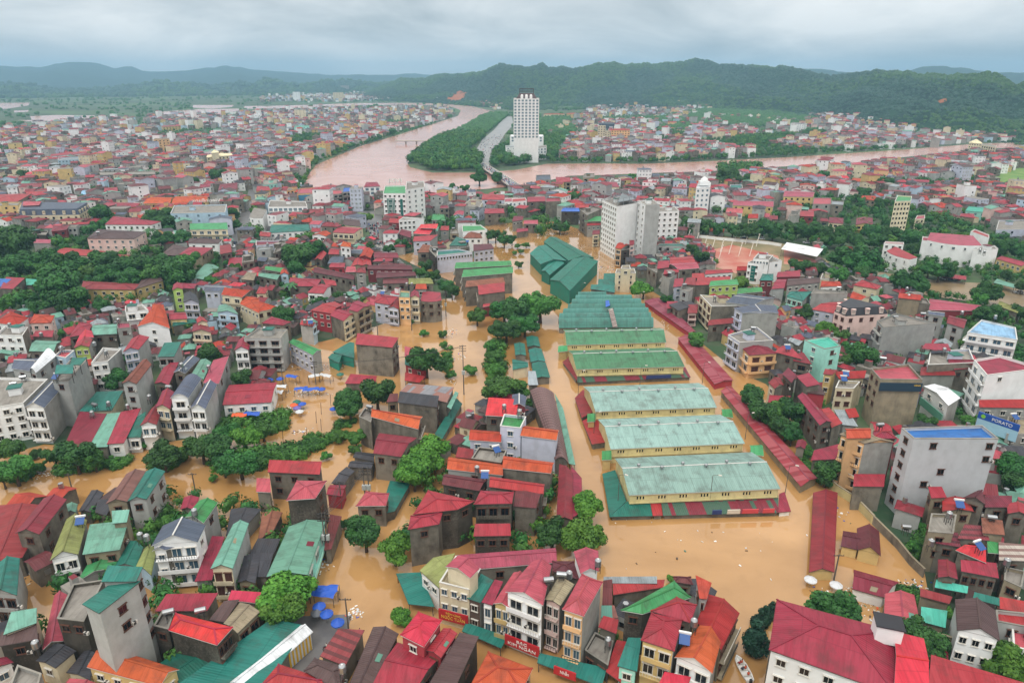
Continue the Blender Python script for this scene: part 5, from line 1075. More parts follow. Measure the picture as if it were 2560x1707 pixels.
tree|dense dark green tree f@473|221.5|351.9|5.0|4.0|d
tree|dense dark green tree b@503|228.2|346.0|5.5|4.6|d
tree|dense dark green tree l@504|221.6|304.5|6.3|5.6|d
tree|mid green loose tree l@504|216.1|300.0|4.6|3.5|m
tree|dense dark green tree b@493|203.0|275.9|5.9|5.1|d
tree|dense dark green tree b@505|289.0|395.5|6.5|5.8|d
tree|dense dark green tree f@510|295.4|392.4|5.9|5.1|d
tree|dense dark green tree f@486|127.1|280.6|4.8|3.8|d
tree|bright green leafy tree b@210|127.8|258.4|5.0|4.0|b
tree|mid green loose tree b@224|130.7|252.1|4.5|3.4|m
tree|mid green loose tree l@494|141.4|256.4|2.0|2.2|m
tree|dense dark green tree b@516|330.2|631.1|8.3|7.9|d
tree|dense dark green tree l@519|351.4|648.7|6.8|6.1|d
tree|dense dark green tree r@482|305.4|599.4|6.4|5.7|d
tree|dense dark green tree b@481|310.6|691.9|8.0|7.6|d
tree|dense dark green tree l@480|245.4|643.0|7.6|7.1|d
tree|dense dark green tree r@516|291.8|542.2|6.0|5.2|d
tree|dense dark green tree b@508|315.5|527.0|4.5|3.4|d
tree|dense dark green tree r@480|271.5|624.5|4.9|3.9|d
tree|dense dark green tree l@482|277.1|621.4|4.9|3.9|d
tree|dense dark green tree f@521|387.1|593.8|6.4|5.6|d
tree|dense dark green tree l@516|295.0|586.6|4.8|3.7|d
tree|dense dark green tree b@504|254.6|339.1|4.5|3.4|d
tree|dense dark green tree r@504|249.8|321.6|3.9|2.7|d
tree|dense dark green tree r@506|221.1|280.6|4.8|3.8|d'''
MISC='''tank|steel water tank o@41|-79.4|120.9|8.0|
tank|steel water tank o@22|-77.7|120.3|8.0|
tank|steel water tank o@16|-81.8|90.5|8.5|
tank|steel water tank o@172|-68.8|124.5|11.5|
tank|steel water tank o@45|-27.8|84.9|9.0|
tank|steel water tank o@76|16.3|105.5|13.5|
tank|steel water tank o@72|10.9|105.1|11.0|
tank|steel water tank o@81|31.6|92.9|11.0|
tank|steel water tank o@107|88.2|118.7|8.0|
tank|steel water tank o@113|100.0|112.5|8.0|
tank|steel water tank o@127|-122.9|187.0|6.5|
tank|steel water tank o@129|-124.3|180.6|6.5|
tank|steel water tank o@131|-116.1|185.2|6.5|
tank|steel water tank o@134|-109.7|186.4|9.0|
tank|steel water tank o@142|-108.6|206.4|11.0|
tank|steel water tank o@143|-99.0|204.6|11.0|
tank|steel water tank o@147|-146.4|222.8|12.0|
tank|steel water tank o@139|-137.9|214.8|12.0|
tank|steel water tank o@176|-2.2|173.0|12.5|
tank|steel water tank o@178|-8.6|145.2|9.5|
tank|steel water tank o@174|2.1|167.7|13.5|
tank|steel water tank o@338|-46.6|291.1|13.5|
tank|steel water tank o@341|-44.4|291.1|13.5|
tank|steel water tank o@332|-71.5|281.5|10.0|
tank|steel water tank o@331|-70.3|273.2|10.0|
tank|steel water tank o@386|-81.6|253.5|9.5|
tank|steel water tank o@149|-89.8|232.6|14.0|
tank|steel water tank o@442|86.0|276.7|12.0|
tank|steel water tank o@469|57.3|487.4|15.5|
tank|steel water tank o@273|-152.2|249.1|11.5|
tank|steel water tank o@267|-179.0|242.9|8.0|
tank|steel water tank o@491|176.4|292.7|11.0|
tank|steel water tank o@473|250.9|358.8|12.5|
tank|steel water tank o@505|250.9|355.2|12.5|
tank|steel water tank o@492|181.7|261.1|10.5|
tank|steel water tank o@493|188.4|251.5|12.0|
htank|lying steel water tank o@22|-56.1|97.1|10.0|
htank|lying steel water tank o@76|9.3|103.6|12.5|
htank|lying steel water tank o@72|6.7|101.0|13.5|
htank|lying steel water tank o@111|104.0|124.2|10.5|
htank|lying steel water tank o@105|88.8|128.3|5.0|
htank|lying steel water tank o@127|-127.0|186.7|6.5|
htank|lying steel water tank o@126|-152.9|195.0|12.0|
htank|lying steel water tank o@121|-152.6|190.1|12.0|
htank|lying steel water tank o@134|-106.9|193.1|9.5|
htank|lying steel water tank o@145|-158.3|223.0|10.5|
htank|lying steel water tank o@160|-41.4|178.3|10.0|
htank|lying steel water tank o@220|116.6|198.1|17.0|
htank|lying steel water tank o@219|95.9|158.0|15.0|
htank|lying steel water tank o@242|-246.9|403.0|13.0|
htank|lying steel water tank o@500|148.8|298.5|10.0|
htank|lying steel water tank o@496|159.1|250.3|14.0|
solar|blue solar water heater o@40|-94.6|125.1|9.0|
solar|blue solar water heater o@83|29.5|90.4|10.0|
solar|blue solar water heater o@108|96.5|115.9|9.5|
solar|blue solar water heater o@121|-136.6|186.5|16.0|
solar|blue solar water heater o@178|-6.6|142.7|9.5|
solar|blue solar water heater o@220|106.8|199.8|11.0|
solar|blue solar water heater o@234|101.3|130.6|9.5|
solar|blue solar water heater o@212|97.4|224.0|10.5|
solar|blue solar water heater o@336|-57.0|287.8|11.0|
solar|blue solar water heater o@386|-79.4|253.5|9.5|
pole|dark utility pole r@162|-16.2|208.2|18.0|
pole|dark utility pole f@153|-68.2|216.1|9.0|
pole|dark utility pole r@137|-78.6|213.4|8.0|
pole|dark utility pole f@341|-29.5|288.8|12.0|
pole|dark utility pole b@155|-42.3|270.5|9.0|
pole|dark utility pole b@151|-55.2|262.7|7.0|
pole|dark utility pole r@52|-40.6|124.5|12.0|
pole|dark utility pole r@57|-41.3|124.5|12.0|
pole|dark utility pole b@44|-31.6|103.0|8.0|
pole|dark utility pole b@40|-111.7|148.1|7.0|
pole|dark utility pole l@172|-80.6|148.3|7.0|
pole|dark utility pole l@99|68.4|117.0|7.0|
pole|dark utility pole l@157|-59.1|200.0|4.0|
pole|dark utility pole l@170|-36.6|144.7|11.0|
pole|dark utility pole r@169|-35.5|144.7|11.0|
pole|dark utility pole f@169|-42.2|143.1|8.0|
pole|dark utility pole l@160|-60.6|193.9|4.0|
pole|dark utility pole b@53|-60.6|188.0|4.0|
pole|dark utility pole b@169|-57.8|183.1|4.0|
pole|dark utility pole l@165|-53.5|181.8|4.0|
pole|dark utility pole b@172|-67.1|175.9|4.0|
pole|dark utility pole f@137|-71.7|185.9|6.0|
pole|dark utility pole l@163|-60.7|177.8|4.0|
lamp|street lamp f@200|66.4|217.0|8.0|
lamp|street lamp b@584|22.1|206.5|9.0|
lamp|street lamp l@589|68.9|177.8|8.0|
lamp|street lamp r@586|44.5|216.1|7.0|
lamp|street lamp l@96|69.6|148.3|9.0|
lamp|street lamp f@589|49.2|144.0|9.0|
lamp|street lamp f@581|26.4|144.3|9.0|
lamp|street lamp f@585|24.2|178.5|8.0|
lamp|street lamp l@426|33.3|316.2|7.0|
lamp|street lamp r@427|59.4|302.7|7.0|
lamp|street lamp f@420|40.5|275.9|7.0|
parasol|blue parasol f@52|-38.2|107.1|3.0|u
parasol|blue parasol b@45|-36.2|105.1|3.0|u
parasol|blue parasol b@44|-33.5|102.8|3.0|u
parasol|grey parasol b@45|-38.3|105.9|2.6|g
parasol|blue parasol r@137|-83.9|215.4|3.0|u
parasol|blue parasol f@149|-80.5|216.3|3.0|u
parasol|blue parasol f@153|-63.9|207.9|3.0|u
parasol|blue parasol l@157|-56.6|194.3|2.5|u
parasol|orange parasol r@137|-70.0|197.0|2.5|o
parasol|blue parasol f@152|-67.6|197.8|2.5|u
parasol|purple parasol r@137|-68.4|195.0|2.5|v
parasol|white parasol r@137|-66.9|192.4|2.5|w
parasol|green parasol r@137|-69.6|198.7|2.8|t
parasol|green parasol f@153|-60.8|221.0|2.6|t
parasol|white parasol f@96|62.6|115.4|2.5|w
parasol|white parasol l@99|67.3|113.9|2.4|w
tarp|blue tarpaulin f@52|-38.0|111.9|3.0|u
tarp|blue tarpaulin r@58|-38.2|110.9|2.8|u
tarp|blue tarpaulin l@153|-70.8|207.9|3.0|u
tarp|blue tarpaulin f@153|-67.4|207.4|3.0|u
tarp|white tarpaulin l@153|-69.3|218.2|3.0|w
tarp|white tarpaulin f@153|-65.2|218.7|3.0|w
tarp|blue tarpaulin r@137|-76.7|217.7|3.0|u
tarp|white tarpaulin r@137|-78.3|209.6|3.0|w
tarp|white tarpaulin f@149|-77.7|205.3|3.0|w
tarp|blue tarpaulin r@149|-84.4|242.1|3.5|u
tarp|orange tarpaulin f@137|-83.8|187.8|3.5|o
tarp|blue tarpaulin f@137|-80.3|188.5|3.5|u
htank|lying steel water tank o@21|-62.1|97.4|9.4|
tank|steel water tank o@79|17.2|94.7|5.0|
tank|steel water tank o@103|91.8|94.3|8.0|
tank|steel water tank o@105|94.7|124.3|10.9|
tank|steel water tank o@145|-154.0|216.7|12.9|
solar|blue solar water heater o@180|-3.9|155.1|9.4|
solar|blue solar water heater o@221|105.2|197.3|10.4|
tank|steel water tank o@226|148.4|217.4|11.9|
solar|blue solar water heater o@231|147.1|177.9|7.0|
tank|steel water tank o@266|-192.0|245.5|10.9|
tank|steel water tank o@274|-160.9|274.9|9.9|
tank|steel water tank o@301|-143.2|366.0|8.9|
htank|lying steel water tank o@320|-42.4|367.4|10.9|
tank|steel water tank o@368|-52.5|520.5|9.4|
tank|steel water tank o@380|-140.5|385.9|9.4|
tank|steel water tank o@383|-136.9|398.0|8.9|
solar|blue solar water heater o@390|-26.1|393.2|9.9|
htank|lying steel water tank o@392|-37.9|436.4|8.4|
tank|steel water tank o@394|66.2|416.3|31.9|
htank|lying steel water tank o@395|81.5|403.2|33.0|
tank|steel water tank o@408|63.8|381.1|10.4|
htank|lying steel water tank o@434|77.5|325.1|9.4|
htank|lying steel water tank o@445|89.7|238.6|12.4|
htank|lying steel water tank o@448|79.6|303.7|9.9|
solar|blue solar water heater o@452|134.3|353.2|11.9|
tank|steel water tank o@490|173.5|285.5|9.9|
htank|lying steel water tank o@494|146.6|246.8|13.9|
tank|steel water tank o@501|163.8|336.0|6.5|'''
POLY={"flood_water":[[[-182.3,159.9],[-144.7,168.2],[-136.6,175.0],[-108.6,170.4],[-105.1,175.0],[-90.7,179.8],[-80.0,189.9],[-79.6,204.1],[-90.1,238.4],[-90.6,254.9],[-86.0,264.0],[-77.6,257.1],[-63.8,268.7],[-52.0,283.9],[-53.3,297.7],[-43.8,309.7],[-29.1,315.9],[-33.7,347.3],[-57.2,380.3],[-69.3,399.0],[-58.7,409.0],[-26.3,363.1],[-17.1,441.8],[-26.9,479.9],[8.9,505.8],[35.4,501.3],[56.5,453.9],[62.4,355.1],[72.3,319.2],[73.9,268.7],[82.0,227.1],[88.6,216.7],[89.1,201.1],[84.6,159.9],[88.4,135.2],[89.9,121.1],[86.6,113.6],[75.2,104.7],[65.4,91.4],[48.6,69.8],[1.0,54.3],[-49.8,54.3],[-118.0,76.1]]],"river":[[[-197.5,666.1],[-217.0,732.5],[-238.2,851.4],[-233.4,1086.0],[-204.5,1348.1],[-174.8,1645.4],[-146.9,1952.9],[-162.3,2282.5],[-210.0,2524.9],[-265.9,2666.1],[-569.2,2703.9],[-630.1,2524.9],[-771.8,2397.7],[-851.7,2397.7],[-920.2,2593.6],[-779.0,2703.9],[-612.0,2909.8],[-289.9,2909.8],[-162.5,2666.1],[-41.9,2152.9],[-81.6,1952.9],[-97.0,1576.2],[-120.3,1256.6],[-133.6,1073.2],[-129.6,950.0],[-129.7,867.9],[-120.7,827.8],[-89.2,777.4],[-35.7,777.4],[4.6,801.9],[42.2,859.6],[108.4,863.7],[162.4,859.6],[264.8,893.7],[359.5,930.5],[462.2,980.8],[578.0,1036.7],[736.7,1126.0],[948.4,1184.0],[1201.1,1239.7],[1120.8,1154.3],[892.8,1112.3],[681.4,1036.7],[569.2,965.2],[424.4,872.1],[290.9,820.3],[228.9,791.2],[141.5,770.7],[95.7,757.6],[60.4,751.2],[19.8,686.9],[-30.4,656.1],[-78.6,637.0]]],"flooded_field":[[[-2212.3,2524.9],[-2093.6,2909.8],[-1970.2,2954.8],[-1784.7,2666.1],[-1676.7,2397.7],[-1654.0,2255.3],[-1810.5,2059.3]],[[-1297.6,1932.9],[-1265.8,1994.1],[-1147.3,1973.3],[-1076.7,1856.8],[-1086.5,1786.3],[-1076.4,1705.2],[-1163.7,1736.8]],[[-1062.9,2177.7],[-1025.2,2367.8],[-895.6,2397.7],[-842.2,2228.9],[-830.2,2015.4],[-940.9,1952.9]],[[-1195.4,2703.9],[-1041.1,2703.9],[-980.2,2524.9],[-998.0,2397.7],[-1088.9,2459.6]],[[-841.6,1753.0],[-827.0,1932.9],[-770.4,1769.5],[-800.1,1705.2]],[[-963.3,2593.6],[-918.1,2629.4],[-812.1,2524.9],[-841.2,2367.8],[-891.6,2397.7]],[[-1560.0,2255.3],[-1531.5,2282.5],[-1464.8,2177.7],[-1473.9,2128.7]],[[-1208.6,1753.0],[-1155.5,1769.5],[-1119.2,1705.2],[-1171.6,1705.2]],[[-1046.2,1820.9],[-966.9,1786.3],[-941.9,1720.9],[-989.9,1720.9]]],"sports_ground":[[[110.8,444.2],[119.5,399.0],[119.2,384.8],[103.3,347.3],[105.5,332.7],[123.5,325.8],[143.4,347.3],[183.9,384.8],[182.7,419.4],[163.6,444.2],[139.9,453.9]]],"clay_court":[[[123.7,414.1],[140.3,428.1],[159.0,399.0],[155.0,384.8],[133.4,355.1],[124.8,355.1],[113.2,375.9]],[[169.4,417.3],[177.8,389.4],[165.7,376.7],[155.6,380.3]]],"yard":[[[193.6,355.1],[202.0,363.1],[221.4,347.3],[262.2,336.3],[277.6,319.2],[254.4,289.3],[226.2,300.6],[215.1,312.8],[203.3,319.2],[198.7,336.3]]],"street":[[[-280.4,751.2],[-270.9,751.2],[-207.6,558.8],[-189.7,494.0],[-168.7,419.4],[-163.6,394.2],[-180.9,430.3],[-209.8,524.6],[-237.8,618.9]],[[-134.1,542.9],[-104.5,546.4],[-95.8,502.8],[-77.2,417.3],[-62.1,382.1],[-45.5,339.9],[-48.7,332.7],[-67.5,380.3],[-85.1,414.1],[-99.3,469.2],[-111.8,499.8]],[[-42.6,106.8],[-31.9,107.4],[-31.9,103.7],[-35.5,96.8],[-36.9,86.4],[-49.2,86.4],[-47.4,96.8]]],"boulevard":[[[-12.8,1913.3],[0.0,1913.3],[3.6,1589.6],[-13.4,1328.8],[-22.2,1092.4],[-27.8,902.6],[-27.6,777.4],[-34.3,777.4],[-37.7,893.7],[-52.3,1025.0],[-50.7,1199.4],[-36.1,1431.1],[-26.4,1689.9]]],"grass_slope":[[[472.0,706.2],[614.0,839.5],[755.8,902.6],[546.3,641.7],[475.7,641.7],[446.6,666.1]],[[-130.8,524.6],[-119.7,537.8],[-107.4,531.1],[-104.6,516.6],[-116.0,505.8]]]}
TOWN=[[[-1243.0,1239.7],[-990.5,1378.1],[-1057.6,1674.8],[-938.3,1769.5],[-825.1,2059.3],[-518.5,2459.6],[-218.3,2459.6],[-158.7,2037.1],[-179.4,1645.4],[-216.7,1378.1],[-243.8,1105.6],[-251.1,880.6],[-223.3,735.6],[-194.3,632.4],[-74.5,601.7],[-32.3,618.9],[-8.7,494.0],[-29.6,453.9],[-38.3,399.0],[-66.9,399.0],[-52.8,306.6],[-64.8,273.6],[-91.2,259.4],[-78.3,204.1],[-128.4,201.1],[-219.8,187.3]],[[-14.3,614.5],[18.3,632.4],[54.7,676.4],[128.7,697.8],[209.5,720.6],[388.3,794.7],[521.2,880.6],[620.2,940.2],[1062.7,1092.4],[166.4,138.4],[112.9,130.7],[91.1,136.8],[87.7,161.9],[92.9,204.1],[87.8,238.4],[81.1,283.9],[75.7,325.8],[65.9,363.1],[60.7,466.6],[36.4,516.6],[-9.1,516.6]],[[61.1,893.7],[43.8,893.7],[42.0,1060.8],[69.6,1378.1],[158.0,1769.5],[280.0,2524.9],[729.2,2742.8],[565.7,1952.9],[671.6,1769.5],[928.2,2059.3],[886.3,1617.0],[822.8,1282.7],[1061.4,1239.7],[960.3,1199.4],[754.6,1154.3],[590.9,1060.8],[366.7,950.0],[166.2,880.6]],[[-934.1,2909.8],[-840.4,3624.9],[-617.9,4001.8],[-146.4,3312.3],[0.0,2629.4],[-51.3,2310.2],[-177.1,2909.8],[-512.5,3312.3],[-763.7,3001.1]],[[-1260.7,3624.9],[-1373.7,4798.0],[-1003.9,4798.0],[-706.2,4001.8],[-878.5,3312.3],[-1046.0,3001.1]],[[288.7,2742.8],[420.2,3624.9],[658.9,3312.3],[843.2,3048.9],[709.1,2666.1]],[[93.8,138.4],[133.7,146.7],[101.7,76.1],[60.9,76.1]],[[-127.3,135.2],[-114.9,144.1],[-96.3,146.7],[-73.0,146.7],[-63.9,144.1],[-47.4,138.4],[-41.9,121.1],[-41.4,106.8],[-48.7,100.6],[-53.3,89.7],[-94.0,89.7]],[[-23.4,140.0],[-23.9,159.9],[-14.1,195.4],[2.7,210.2],[13.1,170.4],[12.0,145.0],[7.1,123.7],[-24.4,126.4]],[[-13.5,116.0],[8.7,121.1],[23.0,111.3],[38.3,113.6],[41.5,104.7],[32.3,89.7],[15.4,89.7]]]
PARK=[[[-403.3,460.1],[-348.8,460.1],[-317.5,453.9],[-251.1,399.0],[-210.4,399.0],[-187.4,384.8],[-167.7,347.3],[-198.4,343.6],[-225.7,347.3],[-192.6,289.3],[-199.1,283.9],[-229.4,289.3],[-260.8,283.9]],[[119.3,494.0],[215.3,473.2],[267.8,441.8],[239.1,399.0],[180.2,419.4],[141.7,460.1],[110.3,453.9]],[[195.2,419.4],[220.0,399.0],[191.9,347.3],[172.1,355.1]],[[-8.8,501.3],[41.3,501.3],[36.8,441.8],[-7.9,441.8]]]
WOOD=[[[-127.8,867.9],[-128.5,950.0],[-132.4,1073.2],[-118.9,1256.6],[-95.3,1576.2],[-45.4,1239.7],[-66.1,1013.6],[-38.6,902.6],[-36.0,784.3],[-88.4,791.2]],[[-95.3,1576.2],[-80.8,1932.9],[-35.1,2105.1],[-10.9,1952.9],[-48.5,1328.8]],[[-22.7,1002.5],[-10.7,1048.6],[7.2,1282.7],[69.1,1769.5],[152.3,1952.9],[123.8,1378.1],[68.2,1002.5],[53.5,893.7],[-23.5,820.3]],[[316.0,1769.5],[615.8,2310.2],[779.2,2059.3],[760.5,1769.5],[583.8,1488.3],[433.9,1550.0],[289.0,1431.1]],[[278.6,1378.1],[414.8,1769.5],[375.3,1488.3],[284.0,1199.4]],[[378.7,1199.4],[467.9,1239.7],[427.5,1112.3],[352.2,1092.4]],[[252.5,867.9],[321.9,911.7],[267.5,751.2],[219.9,735.6]],[[578.0,1431.1],[626.8,1378.1],[577.4,1282.7],[526.9,1282.7]]]
BANK=[[[-223.3,666.1],[-230.8,751.2],[-253.6,880.6],[-251.5,1112.3],[-215.1,1367.9],[-182.5,1674.8],[-171.5,1631.1],[-201.7,1328.8],[-230.8,1073.2],[-235.8,851.4],[-215.7,732.5],[-200.2,666.1]],[[51.4,902.6],[161.4,884.9],[371.0,960.1],[597.6,1073.2],[584.4,1048.6],[361.8,935.3],[157.7,863.7],[49.5,867.9]]]
HILLS=[[[-12.45,4704,-29.1,3300],[-11.67,4690,4.3,3290],[-10.58,4594,33.9,3220],[-8.55,4408,87.6,3086],[-7.48,4272,81.4,2987],[-6.39,4135,92.5,2888],[-5.92,4076,107.0,2845],[-3.84,3814,108.5,2655],[-2.15,3603,126.3,2502],[-0.87,3443,147.8,2386],[0.0,3333,144.6,2307],[1.25,3272,132.2,2262],[2.27,3301,150.7,2283],[2.8,3315,134.3,2294],[4.73,3369,131.3,2332],[5.9,3402,141.8,2356],[7.57,3449,157.8,2391],[8.83,3484,146.0,2416],[10.46,3531,153.4,2450],[12.01,3576,160.9,2482],[12.95,3591,162.6,2493],[14.05,3503,171.1,2430],[14.79,3446,164.7,2388],[15.68,3377,148.4,2338],[18.07,3186,135.9,2200],[19.2,3094,130.2,2133],[19.93,3032,133.8,2088],[21.08,2938,121.4,2020],[22.95,2804,105.8,1923],[23.49,2768,95.3,1897],[24.73,2675,105.4,1830],[26.42,2546,115.5,1736],[28.45,2390,110.0,1623],[28.98,2350,104.6,1594],[30.75,2210,99.4,1493],[31.95,2135,104.1,1438],[32.86,2107,104.9,1418],[33.35,2092,103.9,1407],[34.15,2069,89.9,1390],[34.67,2054,78.7,1380],[35.05,2041,85.0,1370],[37.78,1996,102.7,1338],[41.52,1961,97.3,1312],[47.8,1944,100.9,1300]],[[-45.81,5600,82.9,4300],[-39.03,5600,69.8,4300],[-35.05,5600,58.8,4300],[-34.16,5600,65.4,4300],[-33.03,5600,45.7,4300],[-32.18,5600,15.9,4300],[-29.63,5600,23.7,4300],[-27.63,5600,42.6,4300],[-26.21,5600,65.1,4300],[-25.59,5600,72.7,4300],[-24.85,5600,54.3,4300],[-23.4,5600,59.0,4300],[-22.37,5600,34.8,4300],[-20.45,5600,63.6,4300],[-19.33,5600,52.5,4300],[-18.75,5600,84.9,4300],[-17.78,5600,71.2,4300],[-17.01,5600,49.1,4300],[-15.92,5600,43.3,4300],[-14.63,5600,67.9,4300],[-12.2,5600,73.2,4300],[-10.56,5600,50.5,4300],[-8.72,5600,58.7,4300],[-5.63,5600,61.3,4300]],[[-47.12,9200,167.9,6500],[-40.62,9200,211.0,6500],[-34.81,9200,204.8,6500],[-32.48,9200,192.0,6500],[-31.83,9200,232.1,6500],[-30.58,9200,249.7,6500],[-29.32,9200,235.5,6500],[-28.4,9200,183.7,6500],[-27.44,9200,213.3,6500],[-26.76,9200,164.2,6500],[-25.42,9200,148.1,6500],[-23.98,9200,165.7,6500],[-22.46,9200,192.3,6500],[-21.2,9200,214.7,6500],[-20.29,9200,202.3,6500],[-19.21,9200,172.3,6500],[-16.14,9200,142.2,6500],[-13.8,9200,115.5,6500],[-12.31,9200,124.7,6500],[-9.73,9200,115.7,6500],[-7.55,9200,138.9,6500],[-5.92,9200,106.5,6500],[-2.5,9200,97.2,6500]],[[17.26,6500,135.9,5200],[18.65,6500,154.4,5200],[20.3,6500,166.1,5200],[22.47,6500,159.1,5200],[23.01,6500,149.8,5200],[23.81,6500,140.5,5200],[25.12,6500,128.1,5200],[26.65,6500,118.9,5200],[28.34,6500,138.9,5200],[29.15,6500,170.2,5200],[30.29,6500,175.1,5200],[31.35,6500,160.2,5200],[32.21,6500,145.8,5200],[33.43,6500,125.9,5200],[34.91,6500,125.5,5200],[39.59,6500,149.3,5200],[47.74,6500,129.7,5200]]]

# ------------------------------------------------------------------ ground, water, roads
def inside(p, poly):
    x, y = p; c = False; j = len(poly) - 1
    for i in range(len(poly)):
        xi, yi = poly[i]; xj, yj = poly[j]
        if (yi > y) != (yj > y) and x < (xj - xi) * (y - yi) / (yj - yi) + xi: c = not c
        j = i
    return c
def sheet(name, polys, z, mat, label=None):
    bm = bmesh.new()
    for pl in polys:
        f = bm.faces.new([bm.verts.new((x, y, z)) for x, y in pl])
        if f.normal.z < 0: f.normal_flip()
        bmesh.ops.triangulate(bm, faces=[f])
    bmesh.ops.recalc_face_normals(bm, faces=bm.faces)
    for f in bm.faces:
        if f.normal.z < 0: f.normal_flip()
    me = bpy.data.meshes.new(name); bm.to_mesh(me); bm.free(); me.materials.append(mat)
    return tag(link(name, me), label, kind='structure')
def ground_mat():
    m, t, b = newmat('ground'); P = pos(t)
    a = noi(t, P, .012, 6, .6); c = noi(t, P, .13, 6); d = noi(t, P, .003, 3)
    col = mixc(t, ramp(t, a, .42, .6), rgb('28452a'), rgb('465c3a'))
    col = mixc(t, M(t, 'MULTIPLY', ramp(t, c, .45, .7), .7), col, rgb('57544c'))
    col = mixc(t, M(t, 'MULTIPLY', ramp(t, d, .5, .62), .5), col, rgb('4f7040'))
    t.links.new(col, b.inputs['Base Color']); b.inputs['Roughness'].default_value = .95
    return m
def water_mat(name, c1, c2, c3, rough):
    m, t, b = newmat(name); P = pos(t)
    w = t.nodes.new('ShaderNodeTexNoise'); w.inputs['Scale'].default_value = .022; w.inputs['Detail'].default_value = 6; w.inputs['Distortion'].default_value = 1.6
    t.links.new(P, w.inputs['Vector'])
    f = noi(t, P, .25, 5)
    col = mixc(t, ramp(t, w.outputs[0], .35, .68), rgb(c1), rgb(c2))
    col = mixc(t, M(t, 'MULTIPLY', ramp(t, f, .55, .8), .35), col, rgb(c3))
    t.links.new(col, b.inputs['Base Color']); b.inputs['Roughness'].default_value = rough
    b.inputs['IOR'].default_value = 1.45; b.inputs['Coat Weight'].default_value = .6 if 'flood' in name else .2; b.inputs['Coat Roughness'].default_value = .03; b.inputs['Coat IOR'].default_value = 1.5
    bump(t, b, M(t, 'ADD', noi(t, P, 1.6, 3), M(t, 'MULTIPLY', noi(t, scaled(t, P, (.2, .35, 1)), 1.0, 3), .8)), .02, .1)
    return m
def simple_ground(name, c1, c2, sc, rough=.9):
    m, t, b = newmat(name); P = pos(t)
    col = mixc(t, ramp(t, noi(t, P, sc, 7, .62), .38, .66), rgb(c1), rgb(c2)); t.links.new(col, b.inputs['Base Color'])
    b.inputs['Roughness'].default_value = rough; bump(t, b, noi(t, P, 3, 4), .3, .05); return m
GR = 14000
sheet('ground', [[(-GR, -60), (GR, -60), (GR, 13000), (-GR, 13000)]], -.3, ground_mat())
FLOODM = water_mat('flood_water', '9c7544', 'b68d5b', '89663a', .08)
RIVERM = water_mat('river_water', 'b28272', 'c0968a', '9c695b', .2)
sheet('flood_water', POLY['flood_water'], 0, FLOODM, 'muddy ochre flood water filling the streets')
sheet('river', POLY['river'], .004, RIVERM, 'wide pinkish brown river in flood')
sheet('flooded_field', POLY['flooded_field'], .002, RIVERM)
sheet('yard', POLY['yard'], .04, simple_ground('wet_yard', '8a7657', '6d5f49', .08, .35))
sheet('sports_ground', POLY['sports_ground'], .03, simple_ground('worn_turf', '6f6a4a', '8c7a5c', .1))
sheet('clay_court', POLY['clay_court'], .04, simple_ground('clay', 'a8432c', 'b98a74', .06, .4))
sheet('street', POLY['street'], .05, simple_ground('wet_asphalt', '57575a', '6c6a68', .2, .4))
sheet('boulevard', POLY['boulevard'], .05, simple_ground('pale_paving', '8f908e', '74777a', .06, .5))
sheet('grass_slope', POLY['grass_slope'], .06, simple_ground('grass', '4f7a34', '7d8f4c', .06))

# ------------------------------------------------------------------ hills
def hill_mat():
    m, t, b = newmat('forest_hill'); P = pos(t)
    a = noi(t, P, .012, 7, .65); c = noi(t, P, .07, 5, .7)
    col = mixc(t, ramp(t, a, .38, .64), rgb('142e24'), rgb('274730'))
    col = mixc(t, M(t, 'MULTIPLY', ramp(t, c, .5, .75), .6), col, rgb('16281b'))
    # two bare landslides scar the slopes
    for (x, y, r, s) in LANDSLIDE:
        d = t.nodes.new('ShaderNodeVectorMath'); d.operation = 'DISTANCE'
        t.links.new(scaled(t, P, (1, s, 0)), d.inputs[0]); d.inputs[1].default_value = (x, y * s, 0)
        k = ramp(t, M(t, 'ADD', d.outputs['Value'], M(t, 'MULTIPLY', M(t, 'SUBTRACT', noi(t, P, .03, 5, .7), .5), r * 2.2)), r, r * .7)
        col = mixc(t, k, col, mixc(t, noi(t, scaled(t, P, (.06, .006, 0)), 1, 3), rgb('b06a45'), rgb('8a5a3c')))
    t.links.new(col, b.inputs['Base Color']); b.inputs['Roughness'].default_value = .95; b.inputs['Specular IOR Level'].default_value = .1
    bump(t, b, c, 1.0, 8); return m
LANDSLIDE = [(-235, 3080, 48, .22), (960, 1600, 13, .35)]
HM = hill_mat()
def hill_field(R):
    az = [r[0] for r in R]
    def at(a):
        d = np.interp(a, az, [r[1] for r in R]); z = np.interp(a, az, [r[2] for r in R]) * (1 + .055 * mnoise.fractal((a * 1.3, R[0][1] * .01, 3.3), .9, 2.0, 5)); f = np.interp(a, az, [r[3] for r in R]); return d, z, f
    return at
HF = [hill_field(R) for R in HILLS]
def hill_h(i, a, r):
    d, z, f = HF[i](a); s = (r - f) / (d - f)
    x, y = r * math.sin(math.radians(a)), r * math.cos(math.radians(a))
    if s <= 0: return -4
    sc = d / 3000
    n = mnoise.fractal((x / (260 * sc), y / (260 * sc), i * 7.3), .9, 2.1, 5)
    ridgy = 1 - abs(mnoise.noise((x / (420 * sc), y / (700 * sc), 3.1 + i))) * 1.6
    if s < 1:
        p = s * s * (3 - 2 * s); p = .35 * s + .65 * p
        h = z * p * (1 - .95 * (1 - s) ** .7 * (1 - ridgy)) + n * .24 * z * (1 - s) * min(1, s * 4)
    else: h = z * (1 - ((s - 1) * 1.1) ** 2) + n * 2
    return h
